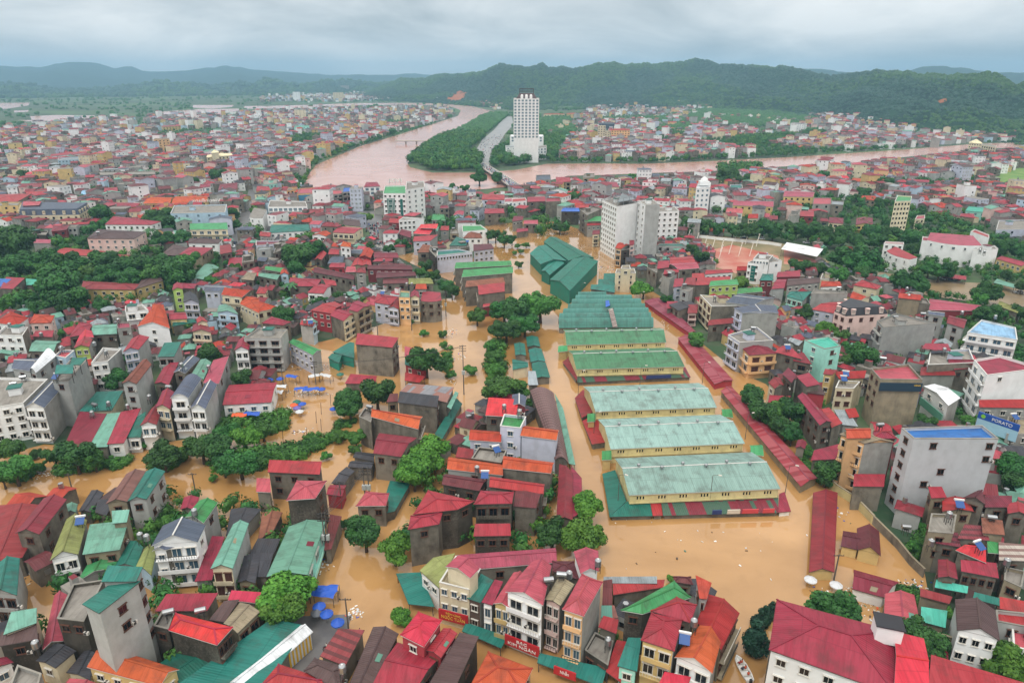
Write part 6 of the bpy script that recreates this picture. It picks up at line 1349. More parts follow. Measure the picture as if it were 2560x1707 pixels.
def hills(i, name, a0, a1, na, nr, end):
    V = []; Fc = []
    for k in range(na + 1):
        a = a0 + (a1 - a0) * k / na; d, z, f = HF[i](a)
        for j in range(nr + 1):
            s = j / nr * end; r = f + s * (d - f)
            V.append((r * math.sin(math.radians(a)), r * math.cos(math.radians(a)), hill_h(i, a, r)))
    for k in range(na):
        for j in range(nr):
            q = k * (nr + 1) + j; Fc.append((q, q + nr + 1, q + nr + 2, q + 1))
    me = bpy.data.meshes.new(name); me.from_pydata(V, [], Fc); me.materials.append(HM); me.update()
    me.polygons.foreach_set('use_smooth', [True] * len(me.polygons))
    o = link(name, me); tag(o, kind='structure'); return o
hills(0, 'hills', HILLS[0][0][0], HILLS[0][-1][0], 260, 46, 1.5)
hills(1, 'hills', HILLS[1][0][0], HILLS[1][-1][0], 160, 24, 1.4)
hills(2, 'hills', HILLS[2][0][0], HILLS[2][-1][0], 160, 20, 1.3)
hills(3, 'hills', HILLS[3][0][0], HILLS[3][-1][0], 110, 20, 1.3)

# ------------------------------------------------------------------ buildings
def inset(q, o):
    n = len(q); r = []
    ed = []
    for i in range(n):
        a, b = Vector(q[i]), Vector(q[(i + 1) % n]); d = (b - a).normalized(); nrm = Vector((-d.y, d.x)); ed.append((a + nrm * o, d))
    for i in range(n):
        (p, d), (p2, d2) = ed[i - 1], ed[i]; cr = d.x * d2.y - d.y * d2.x
        if abs(cr) < .08: r.append(tuple(p2)); continue
        t = ((p2.x - p.x) * d2.y - (p2.y - p.y) * d2.x) / cr; v = p + d * t; r.append((v.x, v.y))
    return r
def plane_uv(pts):
    a, b = Vector(pts[0]), Vector(pts[1]); u = (b - a); u.z = 0; u = u.normalized() if u.length > 1e-5 else Vector((1, 0, 0))
    nrm = Vector((0, 0, 0))
    for i in range(1, len(pts) - 1): nrm += (Vector(pts[i]) - a).cross(Vector(pts[i + 1]) - a)
    v = nrm.normalized().cross(u) if nrm.length > 1e-6 else Vector((0, 1, 0))
    return [((Vector(p) - a).dot(u), (Vector(p) - a).dot(v)) for p in pts]
WM = {}
def win_mesh(kind):
    if kind in WM: return WM[kind]
    b = MB()
    fr, pm = {'dark': (FRAME, PANE), 'blue': (FRAME, PANEB), 'wood': (FRAMEB, PANEW), 'far': (PANE, PANE), 'farb': (PANEP, PANEP), 'murk': (FRAMEB, PANE), 'slot': (PANE, PANE)}[kind]
    if kind in ('far', 'farb', 'slot'):
        b.box((-.5, -.04, -.5), (.5, .02, .5), 0)
    else:
        t = .07
        b.box((-.5, -.1, -.5), (-.5 + t, .02, .5)); b.box((.5 - t, -.1, -.5), (.5, .02, .5))
        b.box((-.5 + t, -.1, .5 - t), (.5 - t, .02, .5)); b.box((-.5 + t, -.1, -.5), (.5 - t, .02, -.5 + t))
        b.box((-.025, -.08, -.5 + t), (.025, .02, .5 - t)); b.box((-.58, -.22, -.56), (.58, .02, -.503))
        b.box((-.6, -.34, .52), (.6, .02, .57))
        if kind != 'far': pass
    WM[kind] = b.mesh('window', [fr])
    p = MB(); p.box((-.43, -.03, -.43), (.43, .015, .43)); WM[kind + 'p'] = p.mesh('pane', [pm])
    return WM[kind]
def face_info(q, i):
    a, b = Vector(q[i]), Vector(q[(i + 1) % 4]); d = b - a; return a, b, d.length, math.atan2(d.y, d.x)
FI = {'f': 0, 'r': 1, 'b': 2, 'l': 3}
NWIN = [0]
def add_windows(root, q, h, spec, dist, wall, o, name, bow=0):
    for s in spec.split():
        side = FI[s[0].lower()]; balc = s[0].isupper(); nc, nr = map(int, s[1:].split('x'))
        a, b, L, rz = face_info(q, side); nc, nr = max(1, nc), max(1, nr); bay = L / nc
        top = h - (.9 if wall != 'halls' else 1.1); sp = min(3.5, (h - 1.0) / nr)
        dv = (b - a).normalized(); nv = Vector((dv.y, -dv.x))
        kind = ('farb' if wall in ('white', 'lblue', 'mint') else 'far') if dist > 520 else 'murk' if wall in ('dgrey', 'black', 'tan', 'lgrey', 'pale') else rnd.choice(('dark', 'dark', 'blue', 'wood') if wall not in ('white', 'lav', 'lblue', 'lgrey') else ('dark', 'blue', 'dark'))
        for r in range(nr):
            hh = min(2.2 if balc else 1.5, sp * .68); zc = top - r * sp - hh / 2 - .35
            for c in range(nc):
                if not balc and wall in ('pale',) and nc > 3 and rnd.random() < .6: continue
                w = min(bay * .72, 2.6) if balc else min(1.5, bay * (.58 if dist < 520 else .48))
                p = a + dv * (bay * (c + .5)) + nv * (bow * (1 - (2 * (c + .5) / nc - 1) ** 2) if side == 0 else 0); NWIN[0] += 1
                wo = link('window', win_mesh(kind), root, (p.x - o[0], p.y - o[1], zc), rz, (w, 1, hh))
                if kind[:3] != 'far': link('pane', WM[kind + 'p'], wo)
                if dist < 330 and rnd.random() < .16: link('air_conditioner', ac_mesh(), root, (p.x + dv.x * w * .9 - o[0], p.y + dv.y * w * .9 - o[1], zc - .5), rz)
            if balc and L > 2 and dist < 620:
                m = MB(); z0 = top - r * sp - hh - .5
                m.box((.1, -1.0, z0), (L - .1, .05, z0 + .16), 0)
                if rnd.random() < .55: m.box((.1, -1.0, z0 + .16), (L - .1, -.9, z0 + .95), 0)
                else:
                    k = max(3, int(L / .5))
                    for i in range(k + 1):
                        x = .12 + (L - .24) * i / k; m.box((x - .03, -.98, z0 + .16), (x + .03, -.92, z0 + .9), 1)
                    m.box((.1, -1.0, z0 + .9), (L - .1, -.9, z0 + 1.0), 1)
                link('balcony', m.mesh('balcony', [wall_mat(wall), rnd.choice((RAIL, BARS, RAIL))]), root, (a.x - o[0], a.y - o[1], 0), rz)
    if wall == 'halls':                                     # groups of three ventilation slots under the eaves
        for side in (0,):
            a, b, L, rz = face_info(q, side); dv = (b - a).normalized()
            for g in range(7):
                for k in (-1, 0, 1):
                    p = a + dv * (L * (g + .5) / 7 + k * .75)
                    link('vent_slot', win_mesh('slot'), root, (p.x - o[0], p.y - o[1], h - 1.1), rz, (.34, 1, .8))
def ac_mesh():
    if 'ac' in WM: return WM['ac']
    b = MB(); b.box((-.45, -.4, -.3), (.45, .02, .3)); b.lathe([(.22, 0), (.22, .02)], 8, (0, -.2, .3), 1); b.box((-.4, -.42, -.25), (.1, -.401, .25), 1); WM['ac'] = b.mesh('air_conditioner', [FRAME, BARS]); return WM['ac']
def vent_mesh():
    if 'vent' in WM: return WM['vent']
    b = MB(); b.lathe([(.22, -.4), (.22, .15), (.42, .3), (.5, .55), (.42, .8), (.15, .95)], 10); WM['vent'] = b.mesh('roof_vent', [STEEL]); return WM['vent']
FOOT = []
CATS = dict(vaulted_shed='shed', market_arcade='arcade', market_stall='stall', market_tent='tent', tower_block='tower', apartment_block='block', shop_house='shop', lean_to='lean-to')
def unpack(qs):                                             # four roof corners, decimetres, the last three relative to the first
    v = [float(s) / 10 for s in qs.split()]; return [(v[0], v[1])] + [(v[0] + v[i], v[1] + v[i + 1]) for i in (2, 4, 6)]
REL = dict(o='on', l='left of', r='right of', f='in front of', b='behind')
BROWS = BUILD.split('\n')
def full(s):                                                # 'dense tree l@12' names the building it stands next to
    a, i = s.rsplit('@', 1); return '%s %s the %s' % (a[:-2], REL[a[-1]], BROWS[int(i)].split('|')[1])
def build(row, prev):
    nm, label, h, t, rh, wall, rc, wins, qs = row.split('|')
    plus = nm[0] == '+'; nm = nm.lstrip('+'); h = float(h); rh = float(rh)
    q = unpack(qs)
    cat = CATS.get(nm, nm.split('_')[0] if nm not in ('lean_to', 'market_hall') else nm.replace('_', ' '))
    cx, cy = sum(p[0] for p in q) / 4, sum(p[1] for p in q) / 4; dist = math.hypot(cx, cy)
    if plus: root, o = prev
    else:
        o = (cx, cy); root = thing(nm, label, cat, (cx, cy, 0), {'house': 'houses of the flooded town', 'market_hall': 'market halls', 'vaulted_shed': 'barrel vault market sheds', 'lean_to': 'lean-to roofs'}.get(nm))
    FOOT.append((cx, cy, max(math.dist(q[i], (cx, cy)) for i in range(4)), q))
    q = [(x - o[0], y - o[1]) for x, y in q]
    RM = roof_mat(rc); trim = TRIMW if rc in ('slate', 'pink', 'bred', 'white', 'hall', 'hall2', 'orange', 'bgreen') else TRIMD
    P = [Vector((x, y, h)) for x, y in q]
    mid = lambda a, b, z=None: Vector(((a.x + b.x) / 2, (a.y + b.y) / 2, h + rh if z is None else z))
    planes = []; ridges = []; gables = []
    W0 = inset(q, .32 if t[0] not in 'fmca' else 0.0)
    Wv = [Vector((x, y, h - .02)) for x, y in W0]
    wt = [h - .08] * 4
    if t[0] == 'c':
        tilt = [P[0].copy(), P[1].copy(), P[2] + Vector((0, 0, rh)), P[3] + Vector((0, 0, rh))]
        planes = [tilt]
        for x, y in inset(q, .25):
            b = MB(); b.box((x - .07, y - .07, 0 if h < 7 else h - 3.2), (x + .07, y + .07, h - .05)); link('post', b.mesh('post', [BARS]), root)
    elif t[0] == 's':
        lo = FI[t[1].lower()]; z = [h + rh] * 4; z[lo] = h; z[(lo + 1) % 4] = h
        pl = [Vector((P[k].x, P[k].y, z[k])) for k in range(4)]; planes = [pl[lo:] + pl[:lo]]; wt = [zz - .12 for zz in z]
    elif t[0] in 'gh':
        k = 0 if t[1] == 'x' else 1                        # eave edges k and k+2
        A, B, C, D = P[k], P[(k + 1) % 4], P[(k + 2) % 4], P[(k + 3) % 4]
        r0, r1 = mid(D, A), mid(B, C)
        if t[0] == 'h':
            L = (r1 - r0).length; w = ((A - D).length + (B - C).length) / 4; f = min(.47, w / max(L, .1))
            s0, s1 = r0.lerp(r1, f), r1.lerp(r0, f)
            planes = [[A, B, s1, s0], [C, D, s0, s1], [B, C, s1], [D, A, s0]]
            ridges = [(s0, s1), (s0, A), (s0, D), (s1, B), (s1, C)]
        else:
            planes = [[A, B, r1, r0], [C, D, r0, r1]]; ridges = [(r0, r1)]
            a, b, c, d = [Wv[(k + j) % 4] for j in range(4)]
            sl = .32 / max(.8, (A - D).length / 2) * rh
            for (u, w_) in ((d, a), (b, c)):
                m_ = (u + w_) / 2; gables.append([u, w_, Vector((m_.x, m_.y, h + rh - .1 - sl * .2))])
    elif t[0] == 'v':
        k = 0 if t[1] == 'x' else 1
        A, B, C, D = P[k], P[(k + 1) % 4], P[(k + 2) % 4], P[(k + 3) % 4]; n = 10
        arc0 = [A.lerp(D, i / n) + Vector((0, 0, rh * math.sin(math.pi * i / n))) for i in range(n + 1)]
        arc1 = [B.lerp(C, i / n) + Vector((0, 0, rh * math.sin(math.pi * i / n))) for i in range(n + 1)]
        for i in range(n): planes.append([arc0[i], arc1[i], arc1[i + 1], arc0[i + 1]])
        a, b, c, d = [Wv[(k + j) % 4] for j in range(4)]
        for (u, w_) in ((d, a), (b, c)):
            gables.append([u, w_] + [w_.lerp(u, i / n) + Vector((0, 0, (rh - .15) * math.sin(math.pi * i / n))) for i in range(1, n)])
    elif t[0] == 'm':
        q2 = inset(q, 1.1); T = [Vector((x, y, h + rh)) for x, y in q2]
        for i in range(4): planes.append([P[i], P[(i + 1) % 4], T[(i + 1) % 4], T[i]])
        planes.append(T)
    if t[0] == 'a':                                         # bowed front
        A, B = P[0], P[1]; n = 12; out_ = Vector((B.y - A.y, A.x - B.x, 0)).normalized()
        arc = [A.lerp(B, i / n) + out_ * (rh * (1 - (2 * i / n - 1) ** 2)) for i in range(n + 1)]
        pl = arc + [P[2], P[3]]; planes = [[p + Vector((0, 0, .05)) for p in pl]]
    # walls
    b = MB(); z0 = -.6
    SM = wmain = 0
    if nm in ('house', 'shop_house', 'tower_block', 'villa', 'apartment_block') and dist < 450 and wall not in ('dgrey', 'black', 'tan', 'lgrey', 'grey', 'pale') and t[0] not in 'am':
        sp_ = {s_[0].lower() for s_ in wins.split()}
        if len(sp_) == 1 and h > 6: SM = rnd.choices((0, 1, 2, 3), (2, 4, 3, 3))[0]; wmain = FI[sp_.pop()]
    WMATS = [wall_mat(wall)] + ([wall_mat(('', 'lgrey', 'grey', 'dgrey')[SM])] if SM else [])
    for i in range(4):
        j = (i + 1) % 4; A, B = W0[i], W0[j]
        if t[0] == 'a' and i == 0:
            for k in range(12): b.poly([(arc[k].x, arc[k].y, z0), (arc[k + 1].x, arc[k + 1].y, z0), (arc[k + 1].x, arc[k + 1].y, h - .08), (arc[k].x, arc[k].y, h - .08)])
        elif t[0] != 'c': b.poly([(A[0], A[1], z0), (B[0], B[1], z0), (B[0], B[1], wt[j]), (A[0], A[1], wt[i])], 1 if SM and i != wmain else 0)
    for g in gables: b.poly(g)
    if t[0] == 'f':
        I = inset(W0, .22); zf = h - .7
        for i in range(4):
            j = (i + 1) % 4
            b.poly([(I[j][0], I[j][1], zf), (I[i][0], I[i][1], zf), (I[i][0], I[i][1], h - .08), (I[j][0], I[j][1], h - .08)])
        r = MB(); fl = [(x, y, zf) for x, y in I]; r.poly(fl, 0, plane_uv(fl)); link('roof', r.mesh('roof', [RM]), root)
        O2 = inset(W0, -.06); I2 = inset(W0, .28); c = MB(); za, zb = h - .08, h + .06
        for i in range(4):
            j = (i + 1) % 4
            c.poly([(*O2[i], zb), (*O2[j], zb), (*I2[j], zb), (*I2[i], zb)])
            c.poly([(*O2[i], za), (*O2[j], za), (*O2[j], zb), (*O2[i], zb)]); c.poly([(*I2[j], za), (*I2[i], za), (*I2[i], zb), (*I2[j], zb)])
        link('parapet', c.mesh('parapet', [TRIMW if wall in ('white', 'lblue', 'cream', 'lav') else wall_mat('conc')]), root)
        L0, L1 = math.dist(I[0], I[1]), math.dist(I[1], I[2])
        if min(L0, L1) > 6 and dist < 900 and rc == 'concf':        # stair hut and rooftop plant
            s = MB(); cxm = sum(p[0] for p in I) / 4; cym = sum(p[1] for p in I) / 4
            ux = (Vector(I[1]) - Vector(I[0])).normalized(); rz = math.atan2(ux.y, ux.x)
            s.box((-1.6, -1.4, 0), (1.6, 1.4, 2.3)); ho = link('stair_hut', s.mesh('stair_hut', [wall_mat(wall)]), root, (cxm + rnd.uniform(-1, 1) * L0 * .15, cym + rnd.uniform(-1, 1) * L1 * .15, zf), rz)
            s = MB(); s.box((-1.9, -1.7, 0), (1.9, 1.7, .18)); link('hut_roof', s.mesh('hut_roof', [roof_mat(rnd.choice(('red', 'teal', 'concf', 'dred')))]), ho, (0, 0, 2.3))
    if t[0] != 'c': link('wall', b.mesh('wall', WMATS), root)
    if planes:
        r = MB()
        for pl in planes: r.prism(pl, .14, 0, 1, plane_uv(pl))
        link('roof', r.mesh('roof', [RM, trim]), root)
    if ridges and dist < 800:
        r = MB()
        for a, c in ridges: r.bar(a + Vector((0, 0, .03)), c + Vector((0, 0, .03)), .3, .12)
        link('ridge_cap', r.mesh('ridge_cap', [RM if rc not in ('hall', 'hall2', 'slate') else TRIMW]), root)
    if wall == 'halls':
        a, c = ridges[0]
        for i in range(6):
            p = a.lerp(c, (i + .75) / 6.6); off = (P[0] - P[3]).normalized() * (.9 if i % 2 else -.2)
            link('roof_vent', vent_mesh(), root, (p.x + off.x, p.y + off.y, p.z + .1 + (-.25 if i % 2 else 0)))
        m = MB(); a0, b0, L, rz = face_info(W0, 0); m.box((0, -.35, h - 2.6), (L, .02, h - 2.35)); link('ledge', m.mesh('ledge', [wall_mat('halls')]), root, (a0.x, a0.y, 0), rz)
    if t[0] in 'g' and dist < 330 and wall != 'halls' and rnd.random() < .3:       # translucent sheets let into the slope
        A, B, C, D = planes[0]; n = (B - A).cross(D - A).normalized() * .05; u0 = rnd.uniform(.15, .6); v0 = rnd.uniform(.2, .5)
        bi = lambda u, w_: A.lerp(B, u).lerp(D.lerp(C, u), w_) + n
        du = min(.2, 1.6 / max((B - A).length, .1)); dv_ = min(.35, 2.2 / max((D - A).length, .1))
        s = MB(); s.prism([bi(u0, v0), bi(u0 + du, v0), bi(u0 + du, v0 + dv_), bi(u0, v0 + dv_)], .04); link('skylight', s.mesh('skylight', [roof_mat(rnd.choice(('pgrey', 'tan', rc, 'rust', 'dred', 'green')))]), root)
    if t[0] == 'm':
        for side in (0, 1, 3):
            a, c, L, rz = face_info(q, side); n = max(2, int(L / 6)); dv = (c - a).normalized()
            for i in range(n):
                p = a + dv * (L * (i + .5) / n); s = MB()
                s.box((-.9, .0, .3), (.9, 1.3, min(2.6, rh - .4))); s.lathe([(.9, 0), (.9, .1)], 12, (0, .2, min(2.6, rh - .4)))
                do = link('dormer', s.mesh('dormer', [wall_mat(wall)]), root, (p.x, p.y, h), rz)
                link('window', win_mesh('dark'), do, (0, 0, 1.2), 0, (1.1, 1, 1.3))
    if wall == 'stripe':
        a, c, L, rz = face_info(W0, 1)
        for i in range(14):
            s = MB(); x = L * (1 - (i * 2 + 1) / 36.); s.box((x - L / 80, -.05, .1), (x + L / 80, .02, h - .3)); link('curtain', s.mesh('curtain', [plain('yellow_cloth', 'd8b020')]), root, (a.x, a.y, 0), rz)
    Wi = [tuple(p) for p in W0]
    add_windows(root, [(x + o[0], y + o[1]) for x, y in Wi], h, wins, dist, wall, o, nm, rh if t[0] == 'a' else 0)
    return root, o
prev = None
ROOTS = {}
for row in BUILD.split('\n'):
    prev = build(row, prev)
    ROOTS[row.split('|')[1]] = (prev, row)

# ------------------------------------------------------------------ trees
def leaf_mat(name, a, b_):
    m, t, b = newmat(name); P = pos(t)
    oi = t.nodes.new('ShaderNodeObjectInfo').outputs['Random']
    n = M(t, 'ADD', M(t, 'MULTIPLY', noi(t, P, .55, 4, .6), .55), M(t, 'MULTIPLY', noi(t, P, .11, 2), .45)); n2 = noi(t, P, 2.2, 3)
    col = mixc(t, ramp(t, n, .4, .6), rgb(a), rgb(b_)); col = mixc(t, M(t, 'MULTIPLY', ramp(t, n2, .5, .75), .5), col, tuple(v * 1.7 for v in rgb(b_)[:3]) + (1,))
    hs = t.nodes.new('ShaderNodeHueSaturation'); t.links.new(col, hs.inputs['Color']); t.links.new(M(t, 'ADD', .78, M(t, 'MULTIPLY', oi, .45)), hs.inputs['Value'])
    t.links.new(M(t, 'ADD', .485, M(t, 'MULTIPLY', oi, .03)), hs.inputs['Hue'])
    t.links.new(hs.outputs[0], b.inputs['Base Color']); b.inputs['Roughness'].default_value = .6; b.inputs['Specular IOR Level'].default_value = .25
    return m
LEAF = {'b': leaf_mat('bright_leaves', '31601c', '54822c'), 'd': leaf_mat('dark_leaves', '1e421e', '37652b'), 'm': leaf_mat('mid_leaves', '2b5222', '4a7a30'), 'c': leaf_mat('conifer_leaves', '132f22', '234530'), 'p': leaf_mat('palm_leaves', '2a5030', '3f6a3c')}
BARK = plain('bark', '4b3d30', .9)
def crown_mesh(seed, kind, nl):
    R = random.Random(seed); V = []; Fc = []
    lobes = [((0, 0, -.05), .6)]
    for k in range(11):
        a = R.uniform(0, 6.283); r = R.uniform(.35, .82); lobes.append(((r * math.cos(a), r * math.sin(a), R.uniform(-.4, .6) * (1.1 - r * .5)), R.uniform(.2, .46)))
    if kind == 'c': lobes = [((R.uniform(-.2, .2), R.uniform(-.2, .2), .9 - .25 * k), .22 + .07 * k) for k in range(7)]
    for (c, rad) in lobes:                                   # leaves over and inside each lobe
        n = int(nl * rad * rad / .8)
        for _ in range(n):
            z = R.uniform(-.75, 1); th = R.uniform(0, 6.283); s = math.sqrt(max(0, 1 - z * z)); d = Vector((s * math.cos(th), s * math.sin(th), z))
            rr = rad * (R.uniform(.72, 1.08) if R.random() < .8 else R.uniform(.3, .8))
            p = Vector(c) + Vector((d.x * rr, d.y * rr, d.z * rr * .85))
            nrm = (d + Vector((R.uniform(-.7, .7), R.uniform(-.7, .7), R.uniform(-.3, .8)))).normalized()
            t1 = nrm.cross(Vector((R.uniform(-1, 1), R.uniform(-1, 1), R.uniform(-1, 1)))).normalized(); t2 = nrm.cross(t1)
            w = R.uniform(.036, .075); l = w * R.uniform(1.0, 1.7); i = len(V)
            V += [p - t1 * w, p - t2 * l * .8 + nrm * .01, p + t1 * w, p + t2 * l]; Fc.append((i, i + 1, i + 2, i + 3))
        # shaded twig mass inside so that the crown is not see-through everywhere
        bm = bmesh.new(); bmesh.ops.create_icosphere(bm, subdivisions=1, radius=rad * .72)
        i0 = len(V)
        for v in bm.verts: V.append(Vector(c) + v.co * R.uniform(.75, 1.1))
        for f in bm.faces: Fc.append(tuple(i0 + v.index for v in f.verts))
        bm.free()
    me = bpy.data.meshes.new('crown'); me.from_pydata([tuple(v) for v in V], [], Fc); me.materials.append(LEAF[kind]); me.update(); return me
def trunk_mesh(seed, pal=False):
    R = random.Random(seed); b = MB()
    if pal:
        b.lathe([(.16, -1.2), (.12, 0), (.1, .1)], 8); return b.mesh('trunk', [BARK])
    b.lathe([(.13, -1.6), (.09, -.9), (.06, -.2), (.03, .3)], 8)
    for k in range(6):
        a = k * 1.05 + R.random(); z = R.uniform(-1.0, -.5); b.bar((0, 0, z), (.55 * math.cos(a), .55 * math.sin(a), z + .65), .05, .05)
    return b.mesh('trunk', [BARK])
def palm_mesh():
    V = []; Fc = []; R = random.Random(3)
    for k in range(14):
        a = k * 6.283 / 14 + R.uniform(-.15, .15); el = R.uniform(.15, .75); prev_ = None
        for s in range(6):
            r = s / 5.; x = r; z = r * el - r * r * (.55 + el * .35); w = .16 * (1 - abs(r - .4))
            cpt = Vector((x * math.cos(a), x * math.sin(a), z)); sd = Vector((-math.sin(a), math.cos(a), 0)) * w; i = len(V)
            V += [cpt + sd - Vector((0, 0, w * .5)), cpt, cpt - sd - Vector((0, 0, w * .5))]
            if s: Fc += [(i - 3, i, i + 1, i - 2), (i - 2, i + 1, i + 2, i - 1)]
    me = bpy.data.meshes.new('crown'); me.from_pydata([tuple(v) for v in V], [], Fc); me.materials.append(LEAF['p']); return me
CROWN = {k: [crown_mesh(10 * i + ord(k), k, 2800) for i in range(3 if k != 'c' else 1)] for k in 'bdmc'}
CROWN['p'] = [palm_mesh()]
TRUNK = [trunk_mesh(1), trunk_mesh(2)]; PTRUNK = trunk_mesh(3, True)
for row in TREES.split('\n'):
    nm, label, x, y, zc_, r, k = row.split('|'); label = full(label); x, y, zc_, r = map(float, (x, y, zc_, r))
    root = thing(nm, label, nm.replace('_', ' '), (x, y, 0), {'tree': 'trees of the town', 'bush': 'bushes', 'palm_tree': 'palm trees', 'conifer': 'conifers'}[nm])
    r *= 1.14; me = rnd.choice(CROWN[k]); rz = rnd.uniform(0, 6.283)
    sc = (r * rnd.uniform(.92, 1.08), r * rnd.uniform(.92, 1.08), r * rnd.uniform(.85, 1.0))
    if k == 'p':
        link('crown', me, root, (0, 0, zc_ + r), rz, (r * 1.25,) * 3); link('trunk', PTRUNK, root, (0, 0, zc_ + r), 0, (1.5, 1.5, (zc_ + r + .5) / 1.2)); continue
    link('crown', me, root, (0, 0, zc_), rz, sc)
    if nm != 'bush': link('trunk', rnd.choice(TRUNK), root, (0, 0, zc_), rz, (r * .8, r * .8, (zc_ + .4) / 1.6))
    else: link('trunk', rnd.choice(TRUNK), root, (0, 0, zc_), rz, (r * .3, r * .3, (zc_ + .2) / 1.6))

# ------------------------------------------------------------------ the far town, too many houses to single out, and woods
GRID = {}
for (x, y, r, q) in FOOT: 
    for gx in range(int((x - r) // 20), int((x + r) // 20) + 1):
        for gy in range(int((y - r) // 20), int((y + r) // 20) + 1): GRID.setdefault((gx, gy), []).append(q)
def free(x, y, pad):
    for dx in (-pad, 0, pad):
        for dy in (-pad, 0, pad):
            for q in GRID.get((int((x + dx) // 20), int((y + dy) // 20)), ()):
                if inside((x + dx, y + dy), q): return False
    return True
WET = POLY['flood_water'] + POLY['river'] + POLY['flooded_field'] + POLY['yard'] + POLY['sports_ground'] + POLY['street'] + POLY['boulevard'] + POLY['grass_slope']
def dry(x, y): return not any(inside((x, y), p) for p in WET)
WN = ['white', 'cream', 'grey', 'lgrey', 'dgrey', 'yellow', 'lav', 'pink', 'peach', 'lblue']
RN = ['red', 'dred', 'pink', 'maroon', 'rorange', 'dbrown', 'concf', 'green', 'slate', 'bred', 'pgrey', 'dark']
WWT = [15, 8, 20, 16, 26, 3, 6, 4, 3, 3]; RWT = [22, 26, 8, 18, 8, 8, 10, 6, 5, 2, 4, 7]
R2 = random.Random(77)
fb = MB(); FM = [wall_mat(c) for c in WN] + [roof_mat(c) for c in RN] + [PANE, STEEL]
TREEPTS = []
def filler(x, y, w, d, h, rz, near, force=None):
    ca_, sa_ = math.cos(rz), math.sin(rz); T = lambda a, b_, z: (x + a * ca_ - b_ * sa_, y + a * sa_ + b_ * ca_, z)
    wm = R2.choices(range(len(WN)), WWT)[0]; rm = len(WN) + R2.choices(range(len(RN)), RWT)[0]
    if force is not None: wm = force
    if y < 430 and R2.random() < .5: wm = R2.choice((2, 3, 4, 4)); rm = len(WN) + R2.choice((3, 5, 11, 7, 1, 6, 11))
    hw, hd = w / 2, d / 2; C = [(-hw, -hd), (hw, -hd), (hw, hd), (-hw, hd)]
    for i in range(4):
        A, B = C[i], C[(i + 1) % 4]; fb.poly([T(*A, -.5), T(*B, -.5), T(*B, h), T(*A, h)], wm)
    kind = R2.random(); o = .35; E = [(-hw - o, -hd - o), (hw + o, -hd - o), (hw + o, hd + o), (-hw - o, hd + o)]; rh = R2.uniform(.8, 2.0)
    ad = lambda pts: fb.poly(pts, rm, plane_uv(pts))
    if rm == len(WN) + 6 or kind < .12:
        ad([T(*c, h + .05) for c in C])
        if R2.random() < .5: 
            s = R2.uniform(.25, .4); fb_c = [(-hw * s, -hd * s), (hw * s, -hd * s), (hw * s, hd * s), (-hw * s, hd * s)]
            for i in range(4): fb.poly([T(*fb_c[i], h + .05), T(*fb_c[(i + 1) % 4], h + .05), T(*fb_c[(i + 1) % 4], h + 2.3), T(*fb_c[i], h + 2.3)], wm)
            fb.poly([T(*c, h + 2.3) for c in fb_c], len(WN) + R2.randrange(3))
    elif kind < .6:
        ad([T(*E[0], h), T(*E[1], h), T(hw + o, 0, h + rh), T(-hw - o, 0, h + rh)]); ad([T(*E[2], h), T(*E[3], h), T(-hw - o, 0, h + rh), T(hw + o, 0, h + rh)])
        for sx_ in (-1, 1): fb.poly([T(sx_ * hw, -hd * sx_, h), T(sx_ * hw, hd * sx_, h), T(sx_ * hw, 0, h + rh)], wm)
    else:
        s = max(0, hw - hd)
        ad([T(*E[0], h), T(*E[1], h), T(s, 0, h + rh), T(-s, 0, h + rh)]); ad([T(*E[2], h), T(*E[3], h), T(-s, 0, h + rh), T(s, 0, h + rh)])
        ad([T(*E[1], h), T(*E[2], h), T(s, 0, h + rh)]); ad([T(*E[3], h), T(*E[0], h), T(-s, 0, h + rh)])
    if near and R2.random() < .4:                           # steel tank on the roof
        tx, ty, tz = R2.uniform(-.5, .5) * hw, R2.uniform(-.5, .5) * hd, h + rh * .6; k_ = [(tx + .6 * math.cos(a * 1.0472), ty + .6 * math.sin(a * 1.0472)) for a in range(6)]
        for i in range(6): fb.poly([T(*k_[i], tz), T(*k_[(i + 1) % 6], tz), T(*k_[(i + 1) % 6], tz + 1.5), T(*k_[i], tz + 1.5)], len(FM) - 1)
        fb.poly([T(*c, tz + 1.5) for c in k_], len(FM) - 1)
    if near:                                                # window openings on the two sides that face the town centre
        nr = max(1, int(h / 3.4))
        for r in range(nr):
            z = h - 2.3 - 3.3 * r
            if z < .3: continue
            n = max(1, int(w / 3))
            for c in range(n):
                a = -hw + w * (c + .5) / n; p = [(a - .6, z), (a + .6, z), (a + .6, z + 1.3), (a - .6, z + 1.3)]
                fb.poly([T(px_, -hd - .06, pz) for px_, pz in p], len(FM) - 1)
            for sx_ in (-1, 1):
                n = max(1, int(d / 4))
                for c in range(n):
                    a = -hd + d * (c + .5) / n
                    if R2.random() < .5: continue
                    e_ = sx_ * (hw + .06); fb.poly([T(e_, (a - .5) * sx_, z), T(e_, (a + .5) * sx_, z), T(e_, (a + .5) * sx_, z + 1.2), T(e_, (a - .5) * sx_, z + 1.2)], len(FM) - 2)
nf = 0
